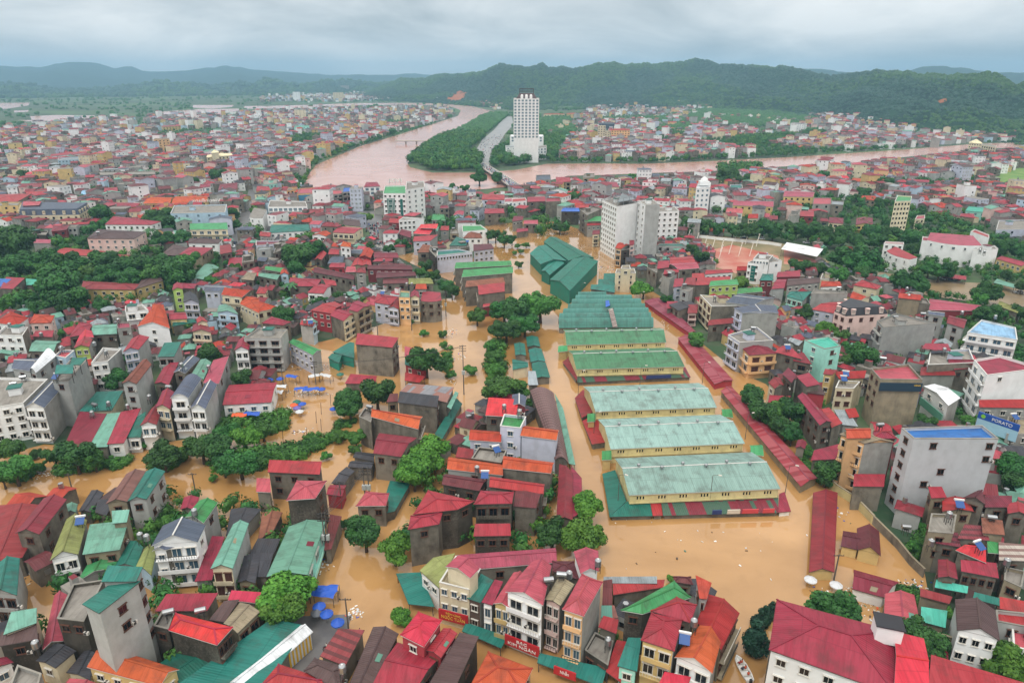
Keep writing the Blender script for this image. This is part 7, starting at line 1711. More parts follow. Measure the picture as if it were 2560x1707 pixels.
for ti, poly in enumerate(TOWN):
    xs = [p[0] for p in poly]; ys = [p[1] for p in poly]
    y = min(ys)
    while y < max(ys):
        dd = 5.4 if ti >= 7 else 6.6 if y < 430 else 10 if y < 700 else (12 if y < 1300 else 16 if y < 2000 else 26)
        x = max(min(xs), -1.0 * y)
        while x < min(max(xs), 1.0 * y):
            px_, py_ = x + R2.uniform(-2, 2), y + R2.uniform(-2.5, 2.5)
            x += R2.uniform(.75, 1.25) * dd * (.8 if y < 1400 else 1.1)
            if abs(px_) > .86 * py_ + 60 or not inside((px_, py_), poly): continue
            if any(inside((px_, py_), p) for p in PARK + WOOD) and not (py_ > 1250 and R2.random() < .3): continue
            if ti < 7 and not dry(px_, py_): continue
            n_ = mnoise.noise((px_ / 90, py_ / 120, 5.5))
            if n_ > .34 or R2.random() < (.07 if py_ < 430 else .14): TREEPTS.append((px_, py_, R2.uniform(1.2, 2.6) if py_ < 430 else R2.uniform(2.0, 4.4))); continue
            if not free(px_, py_, 2.6 if py_ < 430 else 4.3): continue
            w = R2.uniform(5, 9); d = R2.uniform(8, 14); h = R2.choice((3.4, 4.2, 6.6, 7.2, 7.6, 10.2, 10.8)) * R2.uniform(.9, 1.1)
            if py_ < 430: w = R2.uniform(3.4, 5.5); d = R2.uniform(3.8, 7); h = R2.uniform(2.6, 5.2)
            big_ = R2.random() < .05 and py_ > 500
            if big_: h = R2.uniform(10, 19); w = R2.uniform(8, 14); d = R2.uniform(9, 14)
            rz = round(mnoise.noise((px_ / 160, py_ / 160, 1.2)) * 6) * .3 + R2.uniform(-.08, .08) + (1.5708 if R2.random() < .4 else 0)
            filler(px_, py_, w, d, h, rz, py_ < 1100, R2.choice((0, 0, 1, 5, 6, 3)) if big_ else None); nf += 1
        y += dd
tag(link('far_houses', fb.mesh('far_houses', FM)), 'close packed red roofed houses of the wider town reaching to the hills', kind='stuff')
for poly in PARK + WOOD:
    xs = [p[0] for p in poly]; ys = [p[1] for p in poly]; A = (max(xs) - min(xs)) * (max(ys) - min(ys))
    isw = poly in WOOD
    for _ in range(int(A / (38 if isw else 85 if poly is PARK[0] else 170))):
        p = (R2.uniform(min(xs), max(xs)), R2.uniform(min(ys), max(ys)))
        if inside(p, poly) and not any(inside(p, w_) for w_ in POLY['boulevard'] + POLY['river']) and free(*p, 3): TREEPTS.append((*p, R2.uniform(3.2, 6.5) if isw else R2.uniform(2.6, 4.6)))
for poly in BANK:
    xs = [p[0] for p in poly]; ys = [p[1] for p in poly]; A = (max(xs) - min(xs)) * (max(ys) - min(ys))
    for _ in range(int(A / 55)):
        p = (R2.uniform(min(xs), max(xs)), R2.uniform(min(ys), max(ys)))
        if inside(p, poly) and dry(*p): TREEPTS.append((*p, R2.uniform(1.5, 3.8)))
for _ in range(5200):                                        # groves among the fields and on the town's edge
    y = R2.uniform(1250, 4200); x = R2.uniform(-1, .95) * y * .85
    if mnoise.noise((x / 170, y / 170, 9)) < -.02 or not dry(x, y) or any(inside((x, y), p) for p in TOWN[:4]): continue
    TREEPTS.append((x, y, R2.uniform(4, 9)))
def blob_cloud(name, pts, protos, mat, label):
    """one mesh of many crowns: pts (x, y, z, r)"""
    Vs = []; Fs = []; off = 0; rg = np.random.default_rng(4)
    for (x, y, z, r) in pts:
        v, f = protos[rg.integers(len(protos))]; a = rg.uniform(0, 6.283); c, s = math.cos(a), math.sin(a)
        sx_, sy_, sz_ = r * rg.uniform(.85, 1.15), r * rg.uniform(.85, 1.15), r * rg.uniform(.8, 1.15)
        Vs.append(np.stack([x + (v[:, 0] * c - v[:, 1] * s) * sx_, y + (v[:, 0] * s + v[:, 1] * c) * sy_, z + v[:, 2] * sz_], 1)); Fs.append(f + off); off += len(v)
    V = np.concatenate(Vs); Fa = np.concatenate(Fs)
    me = bpy.data.meshes.new(name); me.vertices.add(len(V)); me.vertices.foreach_set('co', V.astype('f').ravel())
    me.loops.add(Fa.size); me.loops.foreach_set('vertex_index', Fa.astype('i').ravel())
    me.polygons.add(len(Fa)); me.polygons.foreach_set('loop_start', np.arange(len(Fa), dtype='i') * 3); me.polygons.foreach_set('loop_total', np.full(len(Fa), 3, 'i'))
    me.update(calc_edges=True); me.validate(); me.materials.append(mat)
    return tag(link(name, me), label, kind='stuff')
def proto(seed, leaves, sub=1):
    bm = bmesh.new(); bmesh.ops.create_icosphere(bm, subdivisions=sub, radius=1); R = random.Random(seed)
    v = []
    for q in bm.verts:
        k = .72 + .42 * mnoise.noise(q.co * 2.1 + Vector((seed * 3.1, 0, 0))) + R.uniform(-.12, .12); v.append(tuple(q.co * k * (.8 if leaves else 1)))
    f = [tuple(x.index for x in p.verts) for p in bm.faces if leaves or p.calc_center_median().z > -.45]; bm.free()
    for _ in range(leaves):
        z = R.uniform(-.5, 1); th = R.uniform(0, 6.283); s = math.sqrt(1 - z * z); d = Vector((s * math.cos(th), s * math.sin(th), z))
        k = .72 + .42 * mnoise.noise(d * 2.1 + Vector((seed * 3.1, 0, 0))) + R.uniform(-.05, .2); p = d * k
        t1 = d.cross(Vector((R.uniform(-1, 1), R.uniform(-1, 1), R.uniform(-1, 1)))).normalized(); t2 = (d.cross(t1) + d * R.uniform(-.5, .5)).normalized(); w = R.uniform(.12, .24); i = len(v)
        v += [tuple(p - t1 * w), tuple(p + t1 * w), tuple(p + t2 * w * 1.5)]; f.append((i, i + 1, i + 2))
    return np.array(v), np.array(f)
PL = [proto(i, 110) for i in range(6)]; PB = [proto(i, 0) for i in range(6)]
near_ = [(x, y, r * .85 + .8, r) for x, y, r in TREEPTS if y < 1300]; far_ = [(x, y, r * .7, r) for x, y, r in TREEPTS if y >= 1300]
for k_, l_ in enumerate(('dense dark green trees massed by the river and between the houses', 'mid green trees scattered through the woods by the river and the town', 'lighter green trees scattered through the woods by the river and the town')):
    blob_cloud('woodland', [p for i_, p in enumerate(near_) if (i_ * 7 % 10 < 5, 5 <= i_ * 7 % 10 < 9, i_ * 7 % 10 == 9)[k_]], PL, LEAF['dmb'[k_]], l_)
blob_cloud('woodland', far_, PB, LEAF['d'], 'groves among the flooded fields and along the foot of the hills')
HP = []
for _ in range(20000):
    a = R2.uniform(HILLS[0][0][0] + 1, 44); d, z, f = HF[0](a); s = R2.random() ** .8 * 1.06; r = f + s * (d - f)
    x, y = r * math.sin(math.radians(a)), r * math.cos(math.radians(a))
    if any(((x - lx) ** 2 + ((y - ly) * ls) ** 2) < (lr * .8) ** 2 for lx, ly, lr, ls in LANDSLIDE): continue
    rr = R2.uniform(4, 8) * (r / 2400) ** .8; HP.append((x, y, hill_h(0, a, r) + rr * .1, rr))
for _ in range(2500):
    a = R2.uniform(-46, HILLS[1][-1][0]); d, z, f = HF[1](a); s = R2.random() * 1.04; r = f + s * (d - f); rr = R2.uniform(12, 24)
    HP.append((r * math.sin(math.radians(a)), r * math.cos(math.radians(a)), hill_h(1, a, r) + rr * .1, rr))
blob_cloud('forest', [p for i_, p in enumerate(HP) if mnoise.noise((p[0] / 260, p[1] / 400, 2)) + (i_ % 7) * .05 < .22], PB, LEAF['c'], 'dark forest canopy covering the hills')
blob_cloud('forest', [p for i_, p in enumerate(HP) if mnoise.noise((p[0] / 260, p[1] / 400, 2)) + (i_ % 7) * .05 >= .22], PB, LEAF['d'], 'lighter patches of forest canopy on the hills')

# ------------------------------------------------------------------ bridges
def bridge(label, p, q, w, z, n, mat):
    t = thing('bridge', label, 'bridge', (p[0], p[1], 0)); p_, q_ = Vector((0, 0, z)), Vector((q[0] - p[0], q[1] - p[1], z))
    b = MB(); b.bar(p_, q_, w, .8); link('deck', b.mesh('deck', [mat]), t)
    d = (q_ - p_).normalized(); s = Vector((-d.y, d.x, 0)) * w / 2
    for sg in (-1, 1):
        b = MB(); b.bar(p_ + s * sg + Vector((0, 0, .9)), q_ + s * sg + Vector((0, 0, .9)), .3, .9); link('railing', b.mesh('railing', [RAIL]), t)
    for i in range(1, n):
        c = p_.lerp(q_, i / n); b = MB(); b.box((c.x - 1, c.y - 1, -1), (c.x + 1, c.y + 1, z - .4)); link('pier', b.mesh('pier', [wall_mat('conc')]), t)
LIFTX,LIFTY=(60.236966202846716, 85.50268200667777)
CROWDS=[(-38,835,24,560,4,260),(-56,900,-20,1300,14,160),(-100.1,490.9,-80.9,426.0,6,110)]

bridge('long grey road bridge crowded with people, joining the town to the wooded river fork', (-38, 835), (24, 560), 11, 3.2, 6, plain('bridge_deck', '8f9092'))
bridge('thin far footbridge crossing the pinkish river upstream', (-185, 1122), (-100, 1118), 5, 4.5, 5, plain('bridge_deck', '8f9092'))

# ------------------------------------------------------------------ rooftop tanks, poles, lamps, parasols, tarpaulins
def cached(k, fn):
    if k not in WM: WM[k] = fn()
    return WM[k]
CLOTH = {c: plain('cloth_' + c, h, .6) for c, h in dict(u='1f55b8', g='5b6068', o='d85a2c', v='6a5fa8', w='c9cdd0', t='1d6a5c').items()}
def lat(prof, n=12, mat=STEEL, nm='part'):
    b = MB(); b.lathe(prof, n); return b.mesh(nm, [mat])
def stand():
    b = MB()
    for x in (-.45, .45):
        for y in (-.45, .45): b.box((x - .05, y - .05, -1.6), (x + .05, y + .05, 0))
    b.box((-.55, -.55, -.06), (.55, .55, .02)); return b.mesh('stand', [BARS])
def htk():
    b = MB(); n = 12
    for k in range(n):
        a0, a1 = 6.2832 * k / n, 6.2832 * (k + 1) / n; p = lambda a, x: (x, .5 * math.cos(a), .55 + .5 * math.sin(a))
        b.poly([p(a0, -.9), p(a0, .9), p(a1, .9), p(a1, -.9)]); b.poly([p(a0, .9), (1.05, 0, .55), p(a1, .9)]); b.poly([p(a1, -.9), (-1.05, 0, .55), p(a0, -.9)])
    return b.mesh('vessel', [STEEL])
def panel():
    b = MB(); b.prism([(-.9, -.8, 0), (.9, -.8, 0), (.9, .8, .9), (-.9, .8, .9)], .08); return b.mesh('panel', [SOLAR])
def solart():
    b = MB(); b.bar((-1.05, .9, 1.05), (1.05, .9, 1.05), .36, .36); return b.mesh('vessel', [WHITE])
def pole(hh, arms=True):
    b = MB(); b.lathe([(.2, -.5), (.12, hh)], 8); return b.mesh('shaft', [POLEM])
POLES = []
for row in MISC.split('\n'):
    k, label, x, y, hz, c = row.split('|'); label = full(label); x, y, hz = float(x), float(y), float(hz)
    if k in ('tank', 'htank', 'solar'):
        r = thing('water_tank' if k != 'solar' else 'solar_water_heater', label, 'water tank' if k != 'solar' else 'solar heater', (x, y, hz), 'rooftop water tanks' if k != 'solar' else 'rooftop solar heaters', rnd.uniform(-.5, .5))
        link('stand', cached('stand', stand), r)
        if k == 'tank': link('vessel', cached('tank', lambda: lat([(.6, 0), (.62, .1), (.62, 1.25), (.5, 1.4), (.15, 1.5)], 14, STEEL, 'vessel')), r); link('lid', cached('lid', lambda: lat([(.17, 1.49), (.17, 1.58)], 8, WHITE, 'lid')), r)
        elif k == 'htank': link('vessel', cached('htk', htk), r)
        else: link('panel', cached('panel', panel), r); link('vessel', cached('solart', solart), r)
    elif k == 'pole':
        thick = hz > 6
        r = thing('utility_pole' if thick else 'stake', label if thick else label.replace('dark utility pole', 'thin wooden stake'), 'pole' if thick else 'stake', (x, y, 0), 'utility poles' if thick else 'thin stakes in the flood')
        if thick:
            link('shaft', pole(hz), r); POLES.append((x, y, hz))
            for z in ((hz - .4, hz - 1.3, hz - 2.2) if hz > 8 else (hz - .4,)):
                b = MB(); b.bar((-1.1, 0, z), (1.1, 0, z), .12, .12)
                for q in (-1, -.4, .4, 1): b.lathe([(.07, 0), (.07, .22)], 6, (q, 0, z + .05))
                link('crossarm', b.mesh('crossarm', [BARS]), r)
            if hz > 10:
                b = MB(); b.box((-.5, -.5, hz * .42), (.5, .2, hz * .42 + 1.3)); link('transformer', b.mesh('transformer', [plain('transformer_grey', 'a5aba8')]), r)
        else: b = MB(); b.bar((0, 0, -1), (.2, .1, hz), .12, .12); link('shaft', b.mesh('shaft', [BARK]), r)
    elif k == 'lamp':
        r = thing('street_lamp', label, 'street lamp', (x, y, 0), 'street lamps', rnd.uniform(-.6, .6)); b = MB(); b.lathe([(.1, -.5), (.06, hz)], 8); b.bar((0, 0, hz), (1.6, 0, hz + .5), .08, .08); link('shaft', b.mesh('shaft', [POLEM]), r)
        b = MB(); b.box((1.3, -.16, hz + .42), (2.1, .16, hz + .58)); link('lamp_head', b.mesh('lamp_head', [RAIL]), r)
    elif k == 'parasol':
        r = thing('parasol', label, 'parasol', (x, y, 0), 'market parasols'); b = MB(); n = 12; R_ = 1.3
        for q in range(n):
            a0, a1 = 6.2832 * q / n, 6.2832 * (q + 1) / n; p = lambda a: (R_ * math.cos(a), R_ * math.sin(a), hz - .75 + (.06 if q % 2 else 0))
            b.poly([p(a0), p(a1), (0, 0, hz)]); b.poly([p(a0), (p(a0)[0], p(a0)[1], hz - .88), (p(a1)[0], p(a1)[1], hz - .95), p(a1)])
        link('canopy', b.mesh('canopy', [CLOTH[c]]), r); b = MB(); b.lathe([(.04, -.3), (.04, hz)], 6); link('pole', b.mesh('pole', [STEEL]), r)
    else:
        b = MB(); n = 6; L_, w_ = rnd.uniform(3, 6), rnd.uniform(1.8, 2.6); g = [[(L_ * (i / n - .5), w_ * (j / 3 - .5), rnd.uniform(-.3, .1) - (.45 if j in (0, 3) else 0)) for j in range(4)] for i in range(n + 1)]
        for i in range(n):
            for j in range(3): b.poly([g[i][j], g[i + 1][j], g[i + 1][j + 1], g[i][j + 1]])
        r = thing('tarpaulin', label, 'tarpaulin', (x, y, hz), 'market tarpaulins', rnd.uniform(-.4, .5)); link('sheet', b.mesh('sheet', [CLOTH[c]]), r)
        for i in (0, n):
            for j in (0, 3): b = MB(); b.box((g[i][j][0] - .05, g[i][j][1] - .05, -hz - .3), (g[i][j][0] + .05, g[i][j][1] + .05, g[i][j][2])); link('post', b.mesh('post', [BARS]), r)
# cables strung from pole to pole
def cable(label, p, q, sag, n=3):
    b = MB()
    for s in range(n):
        off = Vector(((s - n / 2) * .35, 0, -.25 * (s % 2))); pr = None
        for i in range(13):
            t = i / 12; c = Vector(p).lerp(Vector(q), t) + off - Vector((0, 0, sag * 4 * t * (1 - t)))
            if pr: b.bar(pr, c, .05, .05)
            pr = c
    tag(link('cable', b.mesh('cable', [BARS])), label, 'cable', 'overhead cables')
tall = sorted(POLES, key=lambda p: -p[2]); done = set()
CLAB = ['bundle of cables from the big transformer pole in the flooded street', 'cables strung between the twin poles and the bend', 'cables sagging across the flooded street corner', 'cables leading along the wet market lane', 'thin cables over the canal on the left', 'cables beside the junction houses', 'cables reaching the flooded square', 'cables over the black felt roofs']
ci = 0
for p in tall:
    for q in sorted(POLES, key=lambda q: math.dist(p, q)):
        if q is p or math.dist(p[:2], q[:2]) < 6 or math.dist(p[:2], q[:2]) > 75 or (q, p) in done: continue
        done.add((p, q)); 
        if ci < len(CLAB): cable(CLAB[ci], (p[0], p[1], p[2] - .5), (q[0], q[1], q[2] - .5), 1.6); ci += 1
        break

# ------------------------------------------------------------------ lettering and signs
def text_mesh(s, size, mat, ext=.03):
    cu = bpy.data.curves.new('lettering', 'FONT'); cu.body = s; cu.size = size; cu.align_x = 'CENTER'; cu.align_y = 'CENTER'; cu.extrude = ext
    ob = bpy.data.objects.new('lettering', cu); COL.objects.link(ob); dg = bpy.context.evaluated_depsgraph_get()
    me = bpy.data.meshes.new_from_object(ob.evaluated_get(dg)); bpy.data.objects.remove(ob); me.materials.clear(); me.materials.append(mat); return me
def lettering(s, parent, loc, size, mat, width=None, rz=0):
    me = text_mesh(s, size, mat); o = link('lettering', me, parent, loc); o.rotation_euler = (math.pi / 2, 0, rz)
    if width:
        xs = [v.co.x for v in me.vertices]; o.scale = (width / (max(xs) - min(xs)), 1, 1)
    return o
def wall_of(key, side):
    (root, o), row = ROOTS[key]; q = unpack(row.split('|')[8])
    a, b, L, rz = face_info(q, side); return a, b, L, rz, float(row.split('|')[2])
def shop_sign(key, side, u0, u1, z0, z1, off, mat, label, lines):
    a, b, L, rz, h = wall_of(key, side); p = a.lerp(b, (u0 + u1) / 2); w = L * (u1 - u0)
    r = thing('shop_sign', label, 'sign', (p.x, p.y, 0), 'shop signs', rz)
    m = MB(); m.box((-w / 2, -off - .25, z0), (w / 2, -off, z1)); m.box((-w / 2 - .06, -off - .2, z0 - .08), (w / 2 + .06, -off + .02, z0 - .003)); link('board', m.mesh('board', [mat]), r)
    m = MB()
    for x in (-w * .4, w * .4): m.bar((x, -off, z1 - .2), (x, .2, z1 + .1), .08, .08)
    link('bracket', m.mesh('bracket', [BARS]), r)
    for (s, x, z, size, mt, wd) in lines: lettering(s, r, (x * w, -off - .3, z), size, mt, wd * w if wd else None)
    return r
shop_sign('cream goldsmith shop with a plant filled roof terrace at the corner', 0, 0, 1, 2.0, 4.4, .7, RED, 'red signboard with gold letters on the cream goldsmith shop', [('TIỆM VÀNG', 0, 3.75, .7, GOLD, .5), ('NGỌC TUẤN', 0, 2.85, 1.0, GOLD, .8)])
shop_sign('white silver shop house with pediment and brown shutters', 0, 0.05, .98, 1.9, 4.2, .8, RED, 'red signboard with white letters on the white silver shop house', [('BẠC', 0, 3.55, .85, WHITE, .3), ('KIM NGÂN', 0, 2.6, .95, WHITE, .8)])
shop_sign('dark teal street awning carrying a red signboard', 0, .28, .62, 1.9, 3.6, .3, RED, 'red signboard with white script above the dark teal awning', [('Nhẫn', 0, 2.8, 1.0, WHITE, .4)])
shop_sign('tall stained concrete house with pink roof terrace and blue sign band', 1, 0, 1, 12.4, 15.0, .35, plain('sign_slate_blue', '1f3a4c'), 'dark blue sign band with yellow letters on the tall stained concrete house', [('VÀNG', .38, 14.3, .8, GOLD, .16)])
shop_sign('white shop house with a green pharmacy style banner', 0, .05, .95, 3.2, 5.6, .4, plain('sign_green', '5f9f86'), 'pale green banner on the white shop house', [])
shop_sign('red and green stall roof along the front of the nearest market hall', 0, .42, .5, 1.5, 2.6, .2, plain('sign_navy', '22386e'), 'navy signboard above the red and green stall roof', [])
shop_sign('red and green stall roof along the front of the nearest market hall', 0, .55, .66, 1.5, 2.6, .2, plain('sign_cream', 'c9c2b4'), 'cream signboard above the red and green stall roof', [])
shop_sign('red and green stall roof along the front of the nearest market hall', 0, .68, .82, 1.5, 2.6, .2, plain('sign_pink', 'c2444c'), 'long pink red signboard above the red and green stall roof', [])
shop_sign('red and green stall roof along the front of the nearest market hall', 0, .86, .96, 1.5, 2.6, .2, plain('sign_pink', 'c2444c'), 'short pink red signboard above the red and green stall roof, rightmost', [])
shop_sign('red and green stall roof in front of the grass green market hall', 0, .6, .82, 1.5, 2.7, .2, plain('sign_navy', '22386e'), 'long navy signboard in front of the grass green market hall', [])
shop_sign('peach and blue hotel with red letters near the river', 0, .04, .9, 3.2, 10.2, .1, plain('glass_blue', '4f8fae', .2), 'blue glazed front with red hotel letters', [('KHÁCH SẠN', 0, 7.2, 2.4, plain('letter_red', 'c0282c'), .55)])
shop_sign('cream cinema like block carrying a green billboard', 0, .05, .45, 3.6, 8.4, .2, plain('sign_deep_green', '0f5a48'), 'deep green billboard on the cream block', [])
def roof_letters(key, s, label, u, z, size, width):
    a, b, L, rz, h = wall_of(key, 2); p = a.lerp(b, u)          # back edge: the letters face away from the camera
    r = thing('roof_letters', label, 'letters', (p.x, p.y, h), 'rooftop letters', rz); lettering(s, r, (0, 0, z), size, WHITE, width)
    m = MB()
    for x in (-.4, 0, .4): m.bar((x * width, .12, -.5), (x * width, .12, z + size * .4), .1, .1)
    m.bar((-.5 * width, .12, z - size * .3), (.5 * width, .12, z - size * .3), .1, .1); link('frame', m.mesh('frame', [BARS]), r)
roof_letters('pale blue bank building with rooftop letters', 'VietinBank', 'white rooftop letters of the pale blue bank, seen from behind', .38, 3.0, 3.4, 20)
roof_letters('white tower with green glass strips and green roof', 'PVOIL', 'thin rooftop letters above the white tower, seen from behind', .5, 3.6, 4.0, 10.5)
# blue billboard beside the tall grey block
bb = thing('billboard', 'blue and pale blue billboard beside the tall grey block', 'billboard', (138.5, 173, 0), None, math.atan2(-7.9, 1.6) + math.pi / 2 - 1.15)
m = MB(); m.box((-5.2, -.2, 4.2), (5.2, .1, 7.6)); link('panel', m.mesh('panel', [plain('billboard_pale', '9cc3d6')]), bb)
m = MB(); m.box((-5.2, -.26, 7.61), (5.2, .1, 9.6)); link('header', m.mesh('header', [BLUEP]), bb); lettering('PORATO', bb, (1.0, -.3, 8.55), 1.3, WHITE)
m = MB(); m.lathe([(.6, 0), (.6, .05)], 12); e_ = link('emblem', m.mesh('emblem', [plain('emblem_green', '7fc03a')]), bb, (-3.8, -.3, 8.6)); e_.rotation_euler = (math.pi / 2, 0, 0)
for x in (-4, 4): m = MB(); m.box((x - .15, .1, -.3), (x + .15, .4, 9.4)); link('post', m.mesh('post', [POLEM]), bb)

# ------------------------------------------------------------------ special parts of named buildings
def add_part(key, name, fn, mats):
    (root, o), row = ROOTS[key]; m = MB(); fn(m); return link(name, m.mesh(name, mats), root)
def strips(key, side, spec, z0, z1, mat, name='glass_strip'):
    (root, o), row = ROOTS[key]; a, b, L, rz, h = wall_of(key, side)
    for u0, u1 in spec: m = MB(); m.box((L * u0, -.12, z0), (L * u1, .02, z1)); link(name, m.mesh(name, [mat]), root, (a.x - o[0], a.y - o[1], 0), rz)
GG = plain('green_glass', '2f6f66', .15)
strips('white tower with green glass strips and green roof', 0, [(.16 + .06 * i, .2 + .06 * i) for i in range(6)], 7, 19.5, GG)
strips('white tower with green glass strips and green roof', 0, [(.72, .84)], 5, 19, GG)
strips('white modern office with glass front near the sports ground', 0, [(.35, .75)], 1.5, 9.6, GG)
strips('right stair block of the white auditorium with glass strip', 1, [(.3, .6)], 1, 10, PANEB) if 'right stair block of the white auditorium with glass strip' in ROOTS else None
(hr, ho), hrow = ROOTS['white hotel tower with window grid and rooftop pergola']
m = MB(); hq = [(x - ho[0], y - ho[1]) for x, y in unpack(hrow.split('|')[8])]; hi = inset(hq, 1.2)
for i in range(4):
    A, B = Vector((*hi[i], 35)), Vector((*hi[(i + 1) % 4], 35)); m.bar(A, B, .3, .3)
    for t_ in (0, .33, .66): c = A.lerp(B, t_); m.bar((c.x, c.y, 30.9), tuple(c), .25, .25)
for t_ in (.15, .3, .45, .6, .75, .9): m.bar(Vector((*hi[0], 35.2)).lerp(Vector((*hi[1], 35.2)), t_), Vector((*hi[3], 35.2)).lerp(Vector((*hi[2], 35.2)), t_), .2, .2)
link('pergola', m.mesh('pergola', [STEEL]), hr)
m = MB(); m.prism([(*hi[1][:2], 33.2), (*hi[2][:2], 33.2), (*hi[3][:2], 33.2)], .3); link('canopy', m.mesh('canopy', [roof_mat('pgrey')]), hr)
(tr_, to), trow = ROOTS['very tall white hotel tower standing alone by the river fork']; tq = [(x - to[0], y - to[1]) for x, y in unpack(trow.split('|')[8])]; ti_ = inset(tq, 3)
m = MB(); tt = inset(tq, 7)
for i in range(4): m.poly([(*ti_[i], 75), (*ti_[(i + 1) % 4], 75), (*tt[(i + 1) % 4], 81), (*tt[i], 81)])
m.poly([(*p, 81) for p in tt]); link('crown_roof', m.mesh('crown_roof', [roof_mat('dbrown')]), tr_)
m = MB()
for i in range(4):
    A, B = Vector((*tt[i], 86)), Vector((*tt[(i + 1) % 4], 86)); m.bar(A, B, .6, .6); m.bar((A.x, A.y, 80.5), tuple(A), .6, .6)
    for z in (82.5, 84.2): m.bar((A.x, A.y, z), (B.x, B.y, z), .35, .35)
link('roof_frame', m.mesh('roof_frame', [roof_mat('dbrown')]), tr_)
for u in (.28, .5, .72):
    a, b = Vector(ti_[0]), Vector(ti_[1]); p = a.lerp(b, u); m = MB(); m.box((-1.6, -2.6, 0), (1.6, 1.0, 3.0)); m.lathe([(1.6, 3.0), (1.3, 4.2), (.5, 4.8)], 12, (0, -.9, 0)); link('dormer', m.mesh('dormer', [wall_mat('white')]), tr_, (p.x, p.y, 75))
(wr, wo_), wrow = ROOTS['slender white tower with ornate crown and arched window']
m = MB(); m.box((-3.5, -3, 24.1), (3.5, 3, 27)); m.lathe([(3, 27), (2.6, 28.4), (1.6, 29.4), (.3, 30.2)], 14); link('crown_lantern', m.mesh('crown_lantern', [wall_mat('white')]), wr)
(ir, io), irow = ROOTS['large white institution with a vast hipped red roof, nearest building at right']
m = MB(); m.box((-1.9, -1.5, 0), (1.9, 1.5, 3.2)); lo_ = link('lift_house', m.mesh('lift_house', [wall_mat('white')]), ir, (LIFTX - io[0], LIFTY - io[1], 15.6), -.3)
m = MB(); m.box((-2.1, -1.7, 3.2), (2.1, 1.7, 3.4)); link('lift_roof', m.mesh('lift_roof', [roof_mat('dark')]), lo_)

# ------------------------------------------------------------------ people, boat, motorbikes, cars
SK = plain('skin', 'a9745a', .6); HAIR = plain('hair', '17130f', .7)
def person_mesh(shirt, trousers, seated):
    P = {}; V = []; E = []; Rr = []
    def add(n, p, r, par=None):
        P[n] = len(V); V.append(p); Rr.append(r)
        if par: E.append((P[par], P[n]))
    hz = .5 if seated else .92
    add('pelvis', (0, 0, hz), .15); add('waist', (0, .0, hz + .2), .13, 'pelvis'); add('chest', (0, -.02, hz + .42), .16, 'waist'); add('neck', (0, -.03, hz + .58), .055, 'chest'); add('jaw', (0, -.05, hz + .66), .08, 'neck'); add('head', (0, -.04, hz + .78), .1, 'jaw'); add('top', (0, -.03, hz + .86), .07, 'head')
    for s, n in ((-1, 'l'), (1, 'r')):
        add(n + 'sh', (s * .2, 0, hz + .5), .065, 'chest'); add(n + 'el', (s * .27, -.08, hz + .24), .048, n + 'sh'); add(n + 'wr', (s * .2, -.28, hz + .12), .034, n + 'el'); add(n + 'ha', (s * .17, -.36, hz + .1), .036, n + 'wr')
        add(n + 'hip', (s * .09, 0, hz - .05), .1, 'pelvis')
        if seated: add(n + 'kn', (s * .12, -.42, hz + .02), .068, n + 'hip'); add(n + 'an', (s * .12, -.45, .1), .045, n + 'kn'); add(n + 'toe', (s * .12, -.6, .04), .04, n + 'an')
        else: add(n + 'kn', (s * .11, -.04, .5), .066, n + 'hip'); add(n + 'an', (s * .11, 0, .1), .045, n + 'kn'); add(n + 'toe', (s * .12, -.16, .04), .04, n + 'an')
    me = bpy.data.meshes.new('body'); me.from_pydata(V, E, []); ob = bpy.data.objects.new('body', me); COL.objects.link(ob)
    sk = ob.modifiers.new('skin', 'SKIN'); ob.modifiers.new('sub', 'SUBSURF').levels = 1
    lay = me.skin_vertices[0].data
    for i, r in enumerate(Rr): lay[i].radius = (r, r); lay[i].use_root = i == 0
    dg = bpy.context.evaluated_depsgraph_get(); m2 = bpy.data.meshes.new_from_object(ob.evaluated_get(dg)); bpy.data.objects.remove(ob)
    m2.materials.clear()
    for q in (shirt, trousers, SK, HAIR): m2.materials.append(q)
    for f in m2.polygons:
        c = f.center; z = c.z - hz; f.use_smooth = True
        f.material_index = 3 if (z > .77 or (z > .68 and c.y > -.02)) else 2 if z > .56 or (abs(c.x) > .12 and c.y < -.22 and z > .04 and abs(c.x) < .3 and c.z > .45 and z < .2) else 0 if z > .03 else 1
    return m2
SH = {k: plain('shirt_' + k, h) for k, h in dict(orange='d8562a', red='b8302c', teal='2f7a8c', white='d2d0ca', navy='28344e', pink='c06a80').items()}
TROU = plain('trousers', '2b2d33')
def person(label, loc, rz, shirt, seated=False):
    key = ('person', shirt, seated); me = cached(key, lambda: person_mesh(SH[shirt], TROU, seated)); r = thing('person', label, 'person', loc, 'people in the flooded streets', rz); link('body', me, r); return r
bt = thing('rescue_boat', 'white rescue boat carrying people in orange vests beside the institution', 'boat', (41.8, 93.8, 0), None, .12)
m = MB(); prof = [(-2.9, .75), (-1.5, .95), (.6, .95), (2.0, .7), (2.9, .06)]; rim = []
for z, k in ((-.15, .78), (.55, 1.0)): rim.append([(x * k, y, z) for y, x in prof] + [(-x * k, y, z) for y, x in reversed(prof)])
n_ = len(rim[0])
for i in range(n_): m.poly([rim[0][i], rim[0][(i + 1) % n_], rim[1][(i + 1) % n_], rim[1][i]])
inn = [(x * .86, y * .93, .5) for x, y, z in rim[1]]; flo = [(x * .7, y * .88, .08) for x, y, z in rim[1]]
for i in range(n_):
    j = (i + 1) % n_; m.poly([rim[1][i], rim[1][j], inn[j], inn[i]]); m.poly([inn[i], inn[j], flo[j], flo[i]])
m.poly(flo); link('hull', m.mesh('hull', [WHITE]), bt)
